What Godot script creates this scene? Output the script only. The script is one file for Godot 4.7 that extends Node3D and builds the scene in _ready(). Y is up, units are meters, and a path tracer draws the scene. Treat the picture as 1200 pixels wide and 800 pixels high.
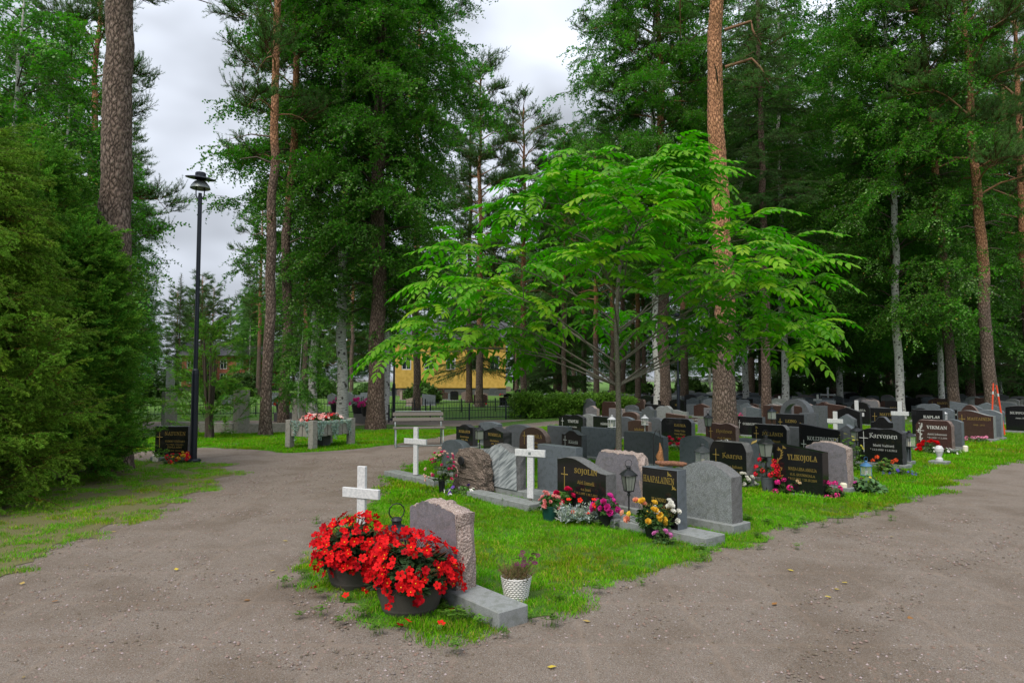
extends Node3D
# A Finnish woodland cemetery under an overcast summer sky. x right, y up, camera looks along -z.
const ROW_TURN := -0.8884          # the grave rows face left and towards the camera
var M := {}                        # materials
var P := {}                        # shared meshes
var rng := RandomNumberGenerator.new()
var names := {}

# ---------------------------------------------------------------- mesh builder
class MB:
	var v := PackedVector3Array()
	var n := PackedVector3Array()
	var c := PackedColorArray()
	var uv := PackedVector2Array()
	var col := Color.WHITE
	func tri(a: Vector3, b: Vector3, d: Vector3, na: Vector3, nb: Vector3, nd: Vector3) -> void:
		if (b - a).cross(d - a).dot(na + nb + nd) > 0.0:
			v.append_array([a, d, b]); n.append_array([na, nd, nb])
		else:
			v.append_array([a, b, d]); n.append_array([na, nb, nd])
		c.append_array([col, col, col])
		uv.append_array([Vector2.ZERO, Vector2.ZERO, Vector2.ZERO])
	func flat(a: Vector3, b: Vector3, d: Vector3) -> void:      # as wound, either side
		var k := (d - a).cross(b - a).normalized()
		v.append_array([a, b, d]); n.append_array([k, k, k]); c.append_array([col, col, col])
		uv.append_array([Vector2.ZERO, Vector2.ZERO, Vector2.ZERO])
	func out(a: Vector3, b: Vector3, d: Vector3, away: Vector3) -> void:
		var k := (d - a).cross(b - a).normalized()
		if k.dot(away) < 0.0: k = -k
		tri(a, b, d, k, k, k)
	func quad(a: Vector3, b: Vector3, d: Vector3, e: Vector3, away: Vector3) -> void:
		out(a, b, d, away); out(a, d, e, away)
	func box(at: Vector3, size: Vector3, bev := 0.0, basis := Basis.IDENTITY) -> void:
		var h := size / 2.0
		bev = minf(bev, minf(h.x, minf(h.y, h.z)) * 0.8)
		var q := func(x, y, z): return at + basis * Vector3(x, y, z)
		for ax in 3:
			var b1 := (ax + 1) % 3
			var b2 := (ax + 2) % 3
			for s in [-1.0, 1.0]:
				var pts := []
				for w in [[-1, -1], [1, -1], [1, 1], [-1, 1]]:
					var p := Vector3.ZERO
					p[ax] = s * h[ax]; p[b1] = w[0] * (h[b1] - bev); p[b2] = w[1] * (h[b2] - bev)
					pts.append(at + basis * p)
				var o := Vector3.ZERO
				o[ax] = s
				quad(pts[0], pts[1], pts[2], pts[3], basis * o)
		if bev <= 0.0: return
		for ax in 3:                     # edges along ax
			var b1 := (ax + 1) % 3
			var b2 := (ax + 2) % 3
			for s1 in [-1.0, 1.0]:
				for s2 in [-1.0, 1.0]:
					var pts := []
					for w in [[-1.0, 0], [1.0, 0], [1.0, 1], [-1.0, 1]]:
						var p := Vector3.ZERO
						p[ax] = w[0] * (h[ax] - bev)
						p[b1] = s1 * (h[b1] - (bev if w[1] == 0 else 0.0)); p[b2] = s2 * (h[b2] - (0.0 if w[1] == 0 else bev))
						pts.append(at + basis * p)
					var o := Vector3.ZERO
					o[b1] = s1; o[b2] = s2
					quad(pts[0], pts[1], pts[2], pts[3], basis * o)
		for sx in [-1.0, 1.0]:
			for sy in [-1.0, 1.0]:
				for sz in [-1.0, 1.0]:
					var s := Vector3(sx, sy, sz)
					out(at + basis * (s * (h - Vector3(0, bev, bev))), at + basis * (s * (h - Vector3(bev, 0, bev))), at + basis * (s * (h - Vector3(bev, bev, 0))), basis * s)
	# swept tube through pts with radii; cols optional per point; rough: radius noise
	func tube(pts: Array, radii: Array, sides := 6, cols: Array = [], cap := true, wob: FastNoiseLite = null, amp := 0.0) -> void:
		var rings := []
		var ups := []
		var side := Vector3.ZERO
		for i in pts.size():
			var t: Vector3 = (pts[mini(i + 1, pts.size() - 1)] - pts[maxi(i - 1, 0)]).normalized()
			if side == Vector3.ZERO:
				side = t.cross(Vector3.FORWARD if absf(t.z) < 0.9 else Vector3.UP).normalized()
			side = (side - t * side.dot(t)).normalized()
			var up2 := t.cross(side)
			var ring := []
			var nr := []
			for k in sides:
				var a := TAU * k / sides
				var d := side * cos(a) + up2 * sin(a)
				var r: float = radii[i]
				if wob: r *= 1.0 + amp * wob.get_noise_3dv(pts[i] + d * r)
				ring.append(pts[i] + d * r)
				nr.append(d)
			rings.append(ring); ups.append(nr)
		var len := 0.0
		for i in pts.size() - 1:
			var l2: float = len + pts[i].distance_to(pts[i + 1])
			for k in sides:
				var k2 := (k + 1) % sides
				var c0: Color = cols[i] if cols else col
				var c1: Color = cols[i + 1] if cols else col
				var a: Vector3 = rings[i][k]; var b: Vector3 = rings[i][k2]; var d: Vector3 = rings[i + 1][k2]; var e: Vector3 = rings[i + 1][k]
				var u0 := float(k) / sides; var u1 := float(k + 1) / sides
				v.append_array([a, d, b, a, e, d] if (b - a).cross(d - a).dot(ups[i][k]) > 0.0 else [a, b, d, a, d, e])
				if (b - a).cross(d - a).dot(ups[i][k]) > 0.0:
					n.append_array([ups[i][k], ups[i + 1][k2], ups[i][k2], ups[i][k], ups[i + 1][k], ups[i + 1][k2]])
					c.append_array([c0, c1, c0, c0, c1, c1])
					uv.append_array([Vector2(u0, len), Vector2(u1, l2), Vector2(u1, len), Vector2(u0, len), Vector2(u0, l2), Vector2(u1, l2)])
				else:
					n.append_array([ups[i][k], ups[i][k2], ups[i + 1][k2], ups[i][k], ups[i + 1][k2], ups[i + 1][k]])
					c.append_array([c0, c0, c1, c0, c1, c1])
					uv.append_array([Vector2(u0, len), Vector2(u1, len), Vector2(u1, l2), Vector2(u0, len), Vector2(u1, l2), Vector2(u0, l2)])
			len = l2
		if cap:
			for w in [0, pts.size() - 1]:
				if radii[w] < 0.004: continue
				var o: Vector3 = pts[w] - pts[1 if w == 0 else w - 1]
				for k in range(1, sides - 1):
					out(rings[w][0], rings[w][k], rings[w][k + 1], o)
	# profile of (radius, y) turned round y; sx, sz squash it
	func lathe(at: Vector3, prof: Array, sides := 16, sx := 1.0, sz := 1.0, basis := Basis.IDENTITY) -> void:
		for i in prof.size() - 1:
			var p0: Vector2 = prof[i]; var p1: Vector2 = prof[i + 1]
			var e := p1 - p0
			var slope := Vector2(e.y, -e.x).normalized()
			for k in sides:
				var q := []
				var nn := []
				for w in [k, k + 1]:
					var a: float = TAU * w / sides
					for p in [p0, p1]:
						q.append(at + basis * Vector3(cos(a) * p.x * sx, p.y, sin(a) * p.x * sz))
						nn.append((basis * Vector3(cos(a) * slope.x, slope.y, sin(a) * slope.x)).normalized())
				if p1.x > 1e-5: tri(q[0], q[1], q[3], nn[0], nn[1], nn[3])
				if p0.x > 1e-5: tri(q[0], q[3], q[2], nn[0], nn[3], nn[2])
	func leaf(at: Vector3, dir: Vector3, face: Vector3, l: float, w: float) -> void:
		var s := dir.cross(face).normalized() * w * 0.5
		var mid := at + dir * l * 0.42 - face * w * 0.12
		var tip := at + dir * l
		flat(at, mid + s + face * w * 0.14, tip); flat(at, tip, mid - s + face * w * 0.14)
	func blade(at: Vector3, dir: Vector3, side: Vector3, l: float, w: float) -> void:
		flat(at - side * w * 0.5, at + dir * l, at + side * w * 0.5)
	func mesh(into: ArrayMesh = null, uvs := false) -> ArrayMesh:
		var m := into if into else ArrayMesh.new()
		if v.is_empty(): return m
		var a := []
		a.resize(Mesh.ARRAY_MAX)
		a[Mesh.ARRAY_VERTEX] = v; a[Mesh.ARRAY_NORMAL] = n; a[Mesh.ARRAY_COLOR] = c
		if uvs: a[Mesh.ARRAY_TEX_UV] = uv
		m.add_surface_from_arrays(Mesh.PRIMITIVE_TRIANGLES, a)
		return m

# ---------------------------------------------------------------- object helpers
func numbered(called: String) -> String:
	if not names.has(called):
		names[called] = 0
		return called
	names[called] += 1
	return "%s_%03d" % [called, names[called]]
func tag(o: Node, label: String, category: String, group := "", kind := "") -> Node:
	if label: o.set_meta("label", label)
	if category: o.set_meta("category", category)
	if group: o.set_meta("group", group)
	if kind: o.set_meta("kind", kind)
	return o
func thing(called: String, label: String, category: String, at := Vector3.ZERO, turn := 0.0, group := "") -> Node3D:
	var o := Node3D.new()
	o.name = numbered(called)
	add_child(o)
	o.position = at; o.rotation.y = turn
	tag(o, label, category, group)
	return o
func part(called: String, mesh: Mesh, mat: Material, parent: Node, xf := Transform3D.IDENTITY) -> MeshInstance3D:
	var o := MeshInstance3D.new()
	o.name = called; o.mesh = mesh; o.transform = xf
	if mat: o.material_override = mat
	parent.add_child(o, true)
	return o
func solo(called: String, mesh: Mesh, mat: Material, label: String, category: String, at := Vector3.ZERO, turn := 0.0, group := "") -> MeshInstance3D:
	var o := part(numbered(called), mesh, mat, self)
	o.position = at; o.rotation.y = turn
	tag(o, label, category, group)
	return o
func structure(called: String, mesh: Mesh, mat: Material) -> MeshInstance3D:
	var o := part(called, mesh, mat, self)
	o.set_meta("kind", "structure")
	return o
func many(called: String, mesh: Mesh, mat: Material, parent: Node, xfs: Array, tints: Array = []) -> MultiMeshInstance3D:
	var mm := MultiMesh.new()
	mm.transform_format = MultiMesh.TRANSFORM_3D
	mm.use_colors = not tints.is_empty()
	mm.mesh = mesh
	mm.instance_count = xfs.size()
	for i in xfs.size():
		mm.set_instance_transform(i, xfs[i])
		if tints: mm.set_instance_color(i, tints[i])
	var o := MultiMeshInstance3D.new()
	o.name = called; o.multimesh = mm; o.material_override = mat
	o.set_meta("kind", "stuff")
	parent.add_child(o, true)
	return o
func rnd(a := 0.0, b := 1.0) -> float:
	return rng.randf_range(a, b)
func wall(c: Vector3) -> Color:
	return Color(c.x, c.y, c.z)
func shade(c: Color, k: float) -> Color:
	return Color(c.r * k, c.g * k, c.b * k)
func noise(f: float, type := FastNoiseLite.TYPE_SIMPLEX_SMOOTH, oct := 3, sd := 1) -> FastNoiseLite:
	var z := FastNoiseLite.new()
	z.noise_type = type; z.frequency = f; z.seed = sd
	z.fractal_type = FastNoiseLite.FRACTAL_FBM if oct > 1 else FastNoiseLite.FRACTAL_NONE
	z.fractal_octaves = oct
	return z
func ramp(stops: Array) -> Gradient:       # [[offset, linear colour], ...]
	var g := Gradient.new()
	var o := PackedFloat32Array(); var cs := PackedColorArray()
	for s in stops:
		o.append(s[0]); cs.append(s[1].linear_to_srgb())
	g.offsets = o; g.colors = cs
	return g
func tex(z: FastNoiseLite, size: int, stops: Array = []) -> NoiseTexture2D:
	var t := NoiseTexture2D.new()
	t.width = size; t.height = size; t.seamless = true; t.seamless_blend_skirt = 0.12
	t.noise = z
	if stops: t.color_ramp = ramp(stops)
	return t
func mat(c: Color, rough := 0.8, metal := 0.0) -> StandardMaterial3D:
	var m := StandardMaterial3D.new()
	m.albedo_color = c.linear_to_srgb(); m.roughness = rough; m.metallic = metal
	return m
func tmat(t: Texture2D, scale: Vector3, rough := 0.8, bump: Texture2D = null, depth := 0.0, world := false) -> StandardMaterial3D:
	var m := mat(Color.WHITE, rough)
	m.albedo_texture = t
	m.uv1_triplanar = true; m.uv1_world_triplanar = world; m.uv1_scale = scale; m.uv1_triplanar_sharpness = 4.0
	if bump:
		m.heightmap_enabled = true; m.heightmap_texture = bump; m.heightmap_scale = depth
	return m
func leafmat(back: Color, rough := 0.5, c := Color.WHITE) -> StandardMaterial3D:
	var m := mat(c, rough)
	m.vertex_color_use_as_albedo = true
	m.cull_mode = BaseMaterial3D.CULL_DISABLED
	m.backlight_enabled = true; m.backlight = back
	m.metallic_specular = 0.28
	return m
func G(r: float, g: float, b: float) -> Color:
	return Color(r, g, b)

func make_materials() -> void:
	var cell := noise(0.17, FastNoiseLite.TYPE_CELLULAR, 1, 5)
	cell.cellular_return_type = FastNoiseLite.RETURN_CELL_VALUE
	var cellh := noise(0.17, FastNoiseLite.TYPE_CELLULAR, 1, 5)
	cellh.cellular_return_type = FastNoiseLite.RETURN_DISTANCE
	# gravel: rounded crumbs of pink, grey and brown stone
	var gravel := tmat(tex(cell, 1024, [[0.0, G(0.107, 0.082, 0.065)], [0.18, G(0.223, 0.180, 0.142)], [0.35, G(0.169, 0.133, 0.101)], [0.5, G(0.268, 0.217, 0.179)], [0.65, G(0.209, 0.153, 0.118)], [0.8, G(0.294, 0.247, 0.207)], [0.92, G(0.240, 0.225, 0.212)], [1.0, G(0.409, 0.366, 0.326)]]), Vector3.ONE * 1.3, 0.95, tex(cellh, 1024), -0.6, true)
	gravel.detail_enabled = true; gravel.detail_blend_mode = BaseMaterial3D.BLEND_MODE_MUL
	gravel.detail_uv_layer = BaseMaterial3D.DETAIL_UV_2
	gravel.uv2_triplanar = true; gravel.uv2_world_triplanar = true; gravel.uv2_scale = Vector3.ONE * 0.13
	gravel.detail_albedo = tex(noise(0.012, FastNoiseLite.TYPE_SIMPLEX_SMOOTH, 5, 9), 512, [[0.2, G(.76, .72, .67)], [0.45, G(.93, .92, .9)], [0.6, G(1, 1, 1)], [0.85, G(.86, .83, .79)]])
	M.gravel = gravel
	var turf := tmat(tex(noise(0.09, FastNoiseLite.TYPE_SIMPLEX, 4, 3), 512, [[0.15, G(.03, .045, .006)], [0.4, G(.06, .155, .008)], [0.6, G(.085, .215, .010)], [0.9, G(.15, .235, .025)]]), Vector3.ONE * 1.3, 0.95, tex(noise(0.2, FastNoiseLite.TYPE_SIMPLEX, 3, 4), 512), 1.2, true)
	turf.detail_enabled = true; turf.detail_blend_mode = BaseMaterial3D.BLEND_MODE_MUL
	turf.detail_uv_layer = BaseMaterial3D.DETAIL_UV_2
	turf.uv2_triplanar = true; turf.uv2_world_triplanar = true; turf.uv2_scale = Vector3.ONE * 0.11
	turf.detail_albedo = tex(noise(0.014, FastNoiseLite.TYPE_SIMPLEX_SMOOTH, 5, 12), 512, [[0.22, G(1, .78, .6)], [0.4, G(1, .97, .85)], [0.7, G(.85, .97, .7)]])
	M.turf = turf
	M.litter = tmat(tex(noise(0.11, FastNoiseLite.TYPE_SIMPLEX, 5, 31), 512, [[0.2, G(.075, .055, .03)], [0.42, G(.15, .12, .06)], [0.58, G(.13, .155, .035)], [0.8, G(.20, .20, .06)]]), Vector3.ONE * 0.9, 0.95, tex(noise(0.2, FastNoiseLite.TYPE_SIMPLEX, 3, 4), 512), 1.0, true)
	M.dirt = M.gravel.duplicate(); M.dirt.albedo_color = G(.70, .64, .56).linear_to_srgb()
	# granites
	var speck := noise(0.32, FastNoiseLite.TYPE_VALUE, 2, 21)
	var fine := tex(noise(0.35, FastNoiseLite.TYPE_SIMPLEX, 2, 22), 256)
	var rough := tex(noise(0.05, FastNoiseLite.TYPE_SIMPLEX, 5, 23), 512)
	var stone := func(a: Color, b: Color, c: Color, scale: float, rough_: float, bump: Texture2D = null, depth := 0.0):
		return tmat(tex(speck, 512, [[0.22, a], [0.45, b], [0.6, b], [0.8, c]]), Vector3.ONE * scale, rough_, bump, depth)
	M.black = stone.call(G(.006, .006, .007), G(.011, .011, .012), G(.022, .022, .024), 3.0, 0.10)
	M.blackmatt = stone.call(G(.015, .016, .018), G(.035, .037, .04), G(.09, .09, .095), 3.0, 0.75, rough, 1.2)
	M.grey = stone.call(G(.075, .09, .105), G(.115, .135, .155), G(.165, .185, .205), 3.2, 0.55, fine, 0.03)
	M.greydark = stone.call(G(.06, .066, .076), G(.09, .098, .11), G(.13, .14, .155), 3.2, 0.5, fine, 0.03)
	M.greyrough = stone.call(G(.09, .09, .09), G(.20, .20, .205), G(.36, .36, .36), 2.5, 0.9, rough, 1.5)
	M.speckle = stone.call(G(.06, .07, .072), G(.20, .22, .225), G(.42, .44, .44), 2.2, 0.6, fine, 0.05)
	M.pale = stone.call(G(.16, .175, .175), G(.235, .25, .25), G(.33, .345, .335), 3.0, 0.8, fine, 0.06)
	M.concrete = tmat(tex(noise(0.15, FastNoiseLite.TYPE_SIMPLEX, 4, 25), 512, [[0.2, G(.19, .18, .155)], [0.5, G(.30, .285, .25)], [0.8, G(.42, .40, .355)]]), Vector3.ONE * 1.2, 0.95, fine, 0.2)
	M.concretedark = tmat(tex(noise(0.15, FastNoiseLite.TYPE_SIMPLEX, 4, 26), 512, [[0.2, G(.06, .06, .062)], [0.8, G(.13, .13, .13)]]), Vector3.ONE * 1.2, 0.95)
	M.red = stone.call(G(.018, .012, .011), G(.055, .030, .026), G(.13, .075, .062), 2.2, 0.16)
	M.redrough = stone.call(G(.12, .08, .07), G(.25, .18, .16), G(.40, .32, .29), 2.2, 0.9, rough, 1.5)
	M.pink = stone.call(G(.11, .112, .13), G(.185, .18, .205), G(.285, .235, .245), 1.3, 0.45, fine, 0.02)
	M.pinkrough = stone.call(G(.16, .11, .095), G(.36, .28, .25), G(.58, .50, .46), 1.4, 0.9, rough, 0.9)
	M.brownrock = tmat(tex(noise(0.045, FastNoiseLite.TYPE_SIMPLEX, 5, 27), 512, [[0.2, G(.055, .042, .035)], [0.45, G(.17, .125, .095)], [0.65, G(.27, .205, .165)], [0.85, G(.42, .35, .29)]]), Vector3.ONE * 1.8, 0.95, rough, 3.0)
	var gi := Image.create(256, 256, false, Image.FORMAT_RGB8)
	var gz := noise(0.02, FastNoiseLite.TYPE_SIMPLEX, 5, 28)
	for y in 256:
		for x in 256:
			var al := (x * 0.82 - y * 0.57); var ac := (x * 0.57 + y * 0.82)
			var q := clampf(0.5 + 0.9 * gz.get_noise_2d(al * 0.35, ac * 3.6), 0, 1)
			gi.set_pixel(x, y, G(.12, .14, .15).lerp(G(.42, .45, .46), q).linear_to_srgb())
	M.gneiss = tmat(ImageTexture.create_from_image(gi), Vector3.ONE * 1.25, 0.6)
	M.gold = mat(G(.62, .42, .12), 0.35, 0.75)
	M.silver = mat(G(.66, .66, .64), 0.4, 0.3)
	M.whitepaint = tmat(tex(noise(0.05, FastNoiseLite.TYPE_SIMPLEX, 4, 29), 256, [[0.2, G(.50, .51, .52)], [0.7, G(.62, .62, .62)]]), Vector3.ONE * 2.0, 0.55)
	M.iron = mat(G(.014, .015, .017), 0.45, 0.2)
	M.bluesteel = mat(G(.010, .014, .024), 0.4, 0.2)
	M.steel = mat(G(.30, .33, .33), 0.45, 0.6)
	M.glass = mat(G(.9, .92, .9), 0.05); M.glass.transparency = BaseMaterial3D.TRANSPARENCY_ALPHA; M.glass.albedo_color.a = 0.18
	M.frost = mat(G(.22, .24, .21), 0.25)
	M.candle = mat(G(.75, .70, .55), 0.6)
	M.pot = tmat(tex(noise(0.25, FastNoiseLite.TYPE_SIMPLEX, 3, 30), 256, [[0.2, G(.05, .044, .038)], [0.8, G(.105, .092, .08)]]), Vector3.ONE * 3.0, 0.75)
	M.rim = mat(G(.018, .018, .022), 0.3)
	M.soil = mat(G(.02, .014, .01), 1.0)
	M.wicker = mat(G(.66, .65, .62), 0.6)
	M.wood = tmat(tex(noise(0.06, FastNoiseLite.TYPE_SIMPLEX, 5, 32), 512, [[0.2, G(.08, .07, .057)], [0.5, G(.15, .132, .113)], [0.8, G(.23, .205, .18)]]), Vector3(1.0, 9.0, 9.0), 0.9)
	M.driftwood = tmat(tex(noise(0.06, FastNoiseLite.TYPE_SIMPLEX, 5, 33), 256, [[0.2, G(.08, .03, .015)], [0.8, G(.32, .15, .08)]]), Vector3(2, 14, 14), 0.8)
	M.yellowwall = tmat(tex(noise(0.02, FastNoiseLite.TYPE_SIMPLEX, 4, 34), 256, [[0.2, G(.56, .34, .07)], [0.8, G(.66, .42, .10)]]), Vector3.ONE * 0.3, 0.9)
	M.brickwall = mat(G(.30, .10, .06), 0.9)
	M.roofdark = mat(G(.05, .05, .055), 0.7)
	M.pane = mat(G(.02, .03, .04), 0.08)
	M.orangepole = mat(G(.75, .07, .02), 0.5)
	# bark
	var plate := noise(0.014, FastNoiseLite.TYPE_CELLULAR, 2, 40)
	plate.cellular_return_type = FastNoiseLite.RETURN_DISTANCE2_SUB
	plate.cellular_jitter = 1.0
	M.pinebark = tmat(tex(plate, 512, [[0.0, G(.08, .06, .05)], [0.12, G(.30, .24, .21)], [0.35, G(.72, .62, .57)], [0.7, G(1, .92, .88)]]), Vector3(2.2, 0.9, 2.2), 0.95, tex(plate, 512), 4.0)
	M.pinebark.vertex_color_use_as_albedo = true
	M.greybark = tmat(tex(noise(0.06, FastNoiseLite.TYPE_SIMPLEX, 5, 41), 256, [[0.2, G(.09, .075, .06)], [0.5, G(.19, .165, .13)], [0.8, G(.30, .27, .22)]]), Vector3(6, 1.5, 6), 0.95)
	M.twig = mat(G(.075, .055, .04), 0.9)
	# birch bark: white with dark cross marks
	var im := Image.create(256, 512, false, Image.FORMAT_RGB8)
	var zz := noise(0.02, FastNoiseLite.TYPE_SIMPLEX, 4, 44)
	for y in 512:
		for x in 256:
			var q := 0.5 + 0.5 * zz.get_noise_2d(x * 0.6, y * 3.0)
			im.set_pixel(x, y, G(.42, .41, .38).lerp(G(.66, .65, .62), q).linear_to_srgb())
	rng.seed = 77
	for i in 210:
		var w := rng.randi_range(6, 60)
		var h := rng.randi_range(1, 3) if i % 9 else rng.randi_range(6, 26)
		var x0 := rng.randi_range(0, 255); var y0 := rng.randi_range(0, 511)
		for dy in h:
			var ww := int(w * sqrt(maxf(0.0, 1.0 - pow((dy - h * 0.5) / (h * 0.5 + 0.5), 2))))
			for dx in ww:
				if rng.randf() < 0.85: im.set_pixel((x0 + (w - ww) / 2 + dx) % 256, (y0 + dy) % 512, shade(G(.05, .042, .036), rng.randf_range(0.6, 1.6)).linear_to_srgb())
	M.birchbark = mat(Color.WHITE, 0.8)
	M.birchbark.albedo_texture = ImageTexture.create_from_image(im)
	M.birchbark.uv1_scale = Vector3(2, 0.45, 1)
	# weathering: broad mottled stains on stone, paint and bark
	var stain := tex(noise(0.012, FastNoiseLite.TYPE_SIMPLEX, 5, 52), 512, [[0.22, G(.76, .77, .72)], [0.42, G(.93, .93, .91)], [0.55, G(1, 1, 1)], [0.75, G(.94, .94, .92)]])
	for key in ["grey", "greydark", "pale", "pink", "speckle", "concrete", "pinkrough", "greyrough", "redrough", "pinebark", "steel"]:
		var m: StandardMaterial3D = M[key]
		m.detail_enabled = true; m.detail_blend_mode = BaseMaterial3D.BLEND_MODE_MUL; m.detail_uv_layer = BaseMaterial3D.DETAIL_UV_2
		m.uv2_triplanar = true; m.uv2_scale = Vector3.ONE * (0.45 if key == "pinebark" else 1.3)
		m.uv2_offset = Vector3(key.length() * .37, .2, key.length() * .21)
		m.detail_albedo = stain
	# foliage
	M.birchleaf = leafmat(G(.62, .95, .30), 0.36); M.birchleaf.metallic_specular = 0.5
	M.needle = leafmat(G(.5, .65, .25), 0.65)
	M.walnut = leafmat(G(.55, .95, .12), 0.42)
	M.grass = leafmat(G(.45, .7, .08), 0.8); M.grass.metallic_specular = 0.12
	M.plant = leafmat(G(.4, .5, .2), 0.5)
	M.pebble = mat(Color.WHITE, 0.9); M.pebble.vertex_color_use_as_albedo = true

func petalmat(c: Color) -> StandardMaterial3D:
	var key := "petal%s" % c
	if not M.has(key):
		M[key] = leafmat(Color(.5, .5, .5), 0.6, c); M[key].metallic_specular = .2
	return M[key]

func make_sky() -> ImageTexture:
	var im := Image.create(1024, 512, false, Image.FORMAT_RGBF)
	var a := noise(1.6, FastNoiseLite.TYPE_SIMPLEX_SMOOTH, 5, 61)
	for y in 512:
		var el := PI * (0.5 - (y + 0.5) / 512.0)
		for x in 1024:
			var az := TAU * (x + 0.5) / 1024.0
			var d := Vector3(sin(az) * cos(el), sin(el), cos(az) * cos(el))
			var q := Vector3(d.x, d.y * 2.4, d.z) if d.y > 0 else Vector3(d.x, 0, d.z)
			var z := a.get_noise_3dv(q * 1.5)
			var e := 1.0 + 0.9 * maxf(d.y, 0.0)       # bright overcast: somewhat brighter overhead
			var k := 0.315 * e * (1.0 + 0.72 * z)
			var c := Color(k * 0.93, k * 1.0, k * 1.13)
			if d.y < 0.0: c = Color(.12, .12, .09)
			im.set_pixel(x, y, c)
	return ImageTexture.create_from_image(im)

# ---------------------------------------------------------------- foliage prototypes
func vary(c: Color, k := 0.25) -> Color:
	var s := 1.0 + rnd(-k, k)
	return Color(c.r * s * rnd(0.88, 1.14), c.g * s, c.b * s * rnd(0.8, 1.2))
func rdir() -> Vector3:
	return Vector3(rng.randfn(), rng.randfn(), rng.randfn()).normalized()

func proto_birch(sd: int) -> ArrayMesh:
	rng.seed = sd
	var b := MB.new()
	var g := G(.130, .300, .042)
	var axis := [Vector3.ZERO]
	var p := Vector3.ZERO
	var d := Vector3(1, 0.25, 0)
	for i in 6:
		p += d.normalized() * 0.2
		d += Vector3(0, -0.22, rnd(-.2, .2))
		axis.append(p)
	b.col = G(.06, .045, .035)
	b.tube(axis, [.009, .008, .007, .006, .005, .004, .002], 3, [], false)
	for i in 15:
		var t := rnd(0.12, 1.0) * 5.99
		var at: Vector3 = axis[int(t)].lerp(axis[int(t) + 1], t - int(t))
		var dir := Vector3(rnd(-.3, .9), rnd(-.7, .25), rnd(-1, 1)).normalized()
		var l := rnd(0.22, 0.62)
		var pts := [at]
		var q := at
		for k in 4:
			q += dir * l * 0.25
			dir = (dir + Vector3(0, -0.42, 0)).normalized()
			pts.append(q)
		b.col = G(.055, .042, .032)
		b.tube(pts, [.004, .0035, .003, .002, .001], 3, [], false)
		var nl := int(l / 0.031)
		for k in nl:
			var s := (k + rnd(0.2, 1.0)) / nl * 3.99
			var o: Vector3 = pts[int(s)].lerp(pts[int(s) + 1], s - int(s))
			var face := (Vector3(0, 1, 0) + rdir() * 0.9).normalized()
			var ld := (Vector3(0, -0.55, 0) + rdir()).normalized()
			ld = (ld - face * ld.dot(face)).normalized()
			b.col = vary(g, 0.3)
			if rng.randf() < 0.015: b.col = G(.24, .19, .03)
			b.leaf(o + ld * 0.012, ld, face, rnd(.055, .082), rnd(.044, .064))
	return b.mesh()

func needles(b: MB, at: Vector3, to: Vector3, num: int, l: float, w: float, spread := 0.9) -> void:
	var ax := (to - at).normalized()
	for k in num:
		var o := at.lerp(to, rnd(0.0, 1.0))
		var r := rdir()
		r = (r - ax * r.dot(ax)).normalized()
		var d := (ax * rnd(0.35, 1.0) + r * spread).normalized()
		b.blade(o, d, d.cross(rdir()).normalized(), l * rnd(0.75, 1.15), w)

func proto_pine(sd: int) -> ArrayMesh:
	rng.seed = sd
	var b := MB.new()
	var g := G(.105, .245, .062)
	var axis := [Vector3.ZERO, Vector3(.3, .03, .02), Vector3(.6, .02, -.02), Vector3(.9, .09, 0)]
	b.col = G(.11, .06, .035)
	b.tube(axis, [.014, .011, .008, .004], 3, [], false)
	for i in 26:
		var t := rnd(0.22, 1.0) * 2.99
		var at: Vector3 = axis[int(t)].lerp(axis[int(t) + 1], t - int(t))
		var dir := Vector3(rnd(.1, 1.0), rnd(-.1, .75), rnd(-1, 1)).normalized()
		var l := rnd(0.12, 0.36)
		var end := at + dir * l + Vector3(0, l * 0.18, 0)
		b.col = G(.09, .055, .03)
		b.tube([at, end], [.006, .003], 3, [], false)
		b.col = vary(g, 0.22)
		needles(b, at.lerp(end, 0.25), end, 34, 0.068, 0.0075)
	return b.mesh()

func proto_spruce(sd: int) -> ArrayMesh:
	rng.seed = sd
	var b := MB.new()
	var g := G(.080, .205, .05)
	var axis := []
	for i in 8:
		var x := i * 0.2
		axis.append(Vector3(x, -0.16 * x + 0.055 * x * x, sin(i * 1.3) * .02))
	b.col = G(.06, .045, .032)
	b.tube(axis, [.016, .014, .012, .010, .008, .006, .004, .002], 3, [], false)
	for i in 44:
		var f := rnd(0.05, 1.0)
		var t := f * 6.99
		var at: Vector3 = axis[int(t)].lerp(axis[int(t) + 1], t - int(t))
		var l := (0.5 - 0.34 * f) * rnd(0.6, 1.1)
		var side := 1.0 if i % 2 else -1.0
		var dir := Vector3(rnd(.45, .9), rnd(-.45, .06), side * rnd(.5, 1.0)).normalized()
		var end := at + dir * l - Vector3(0, l * 0.22, 0)
		b.col = G(.06, .045, .03)
		b.tube([at, end], [.005, .002], 3, [], false)
		b.col = vary(g, 0.25)
		needles(b, at, end, 30, 0.034, 0.009, 1.1)
		if f > 0.75:
			b.col = vary(G(.05, .09, .026), 0.2)
			needles(b, at.lerp(end, 0.8), end, 6, 0.03, 0.009, 1.0)
	return b.mesh()

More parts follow.
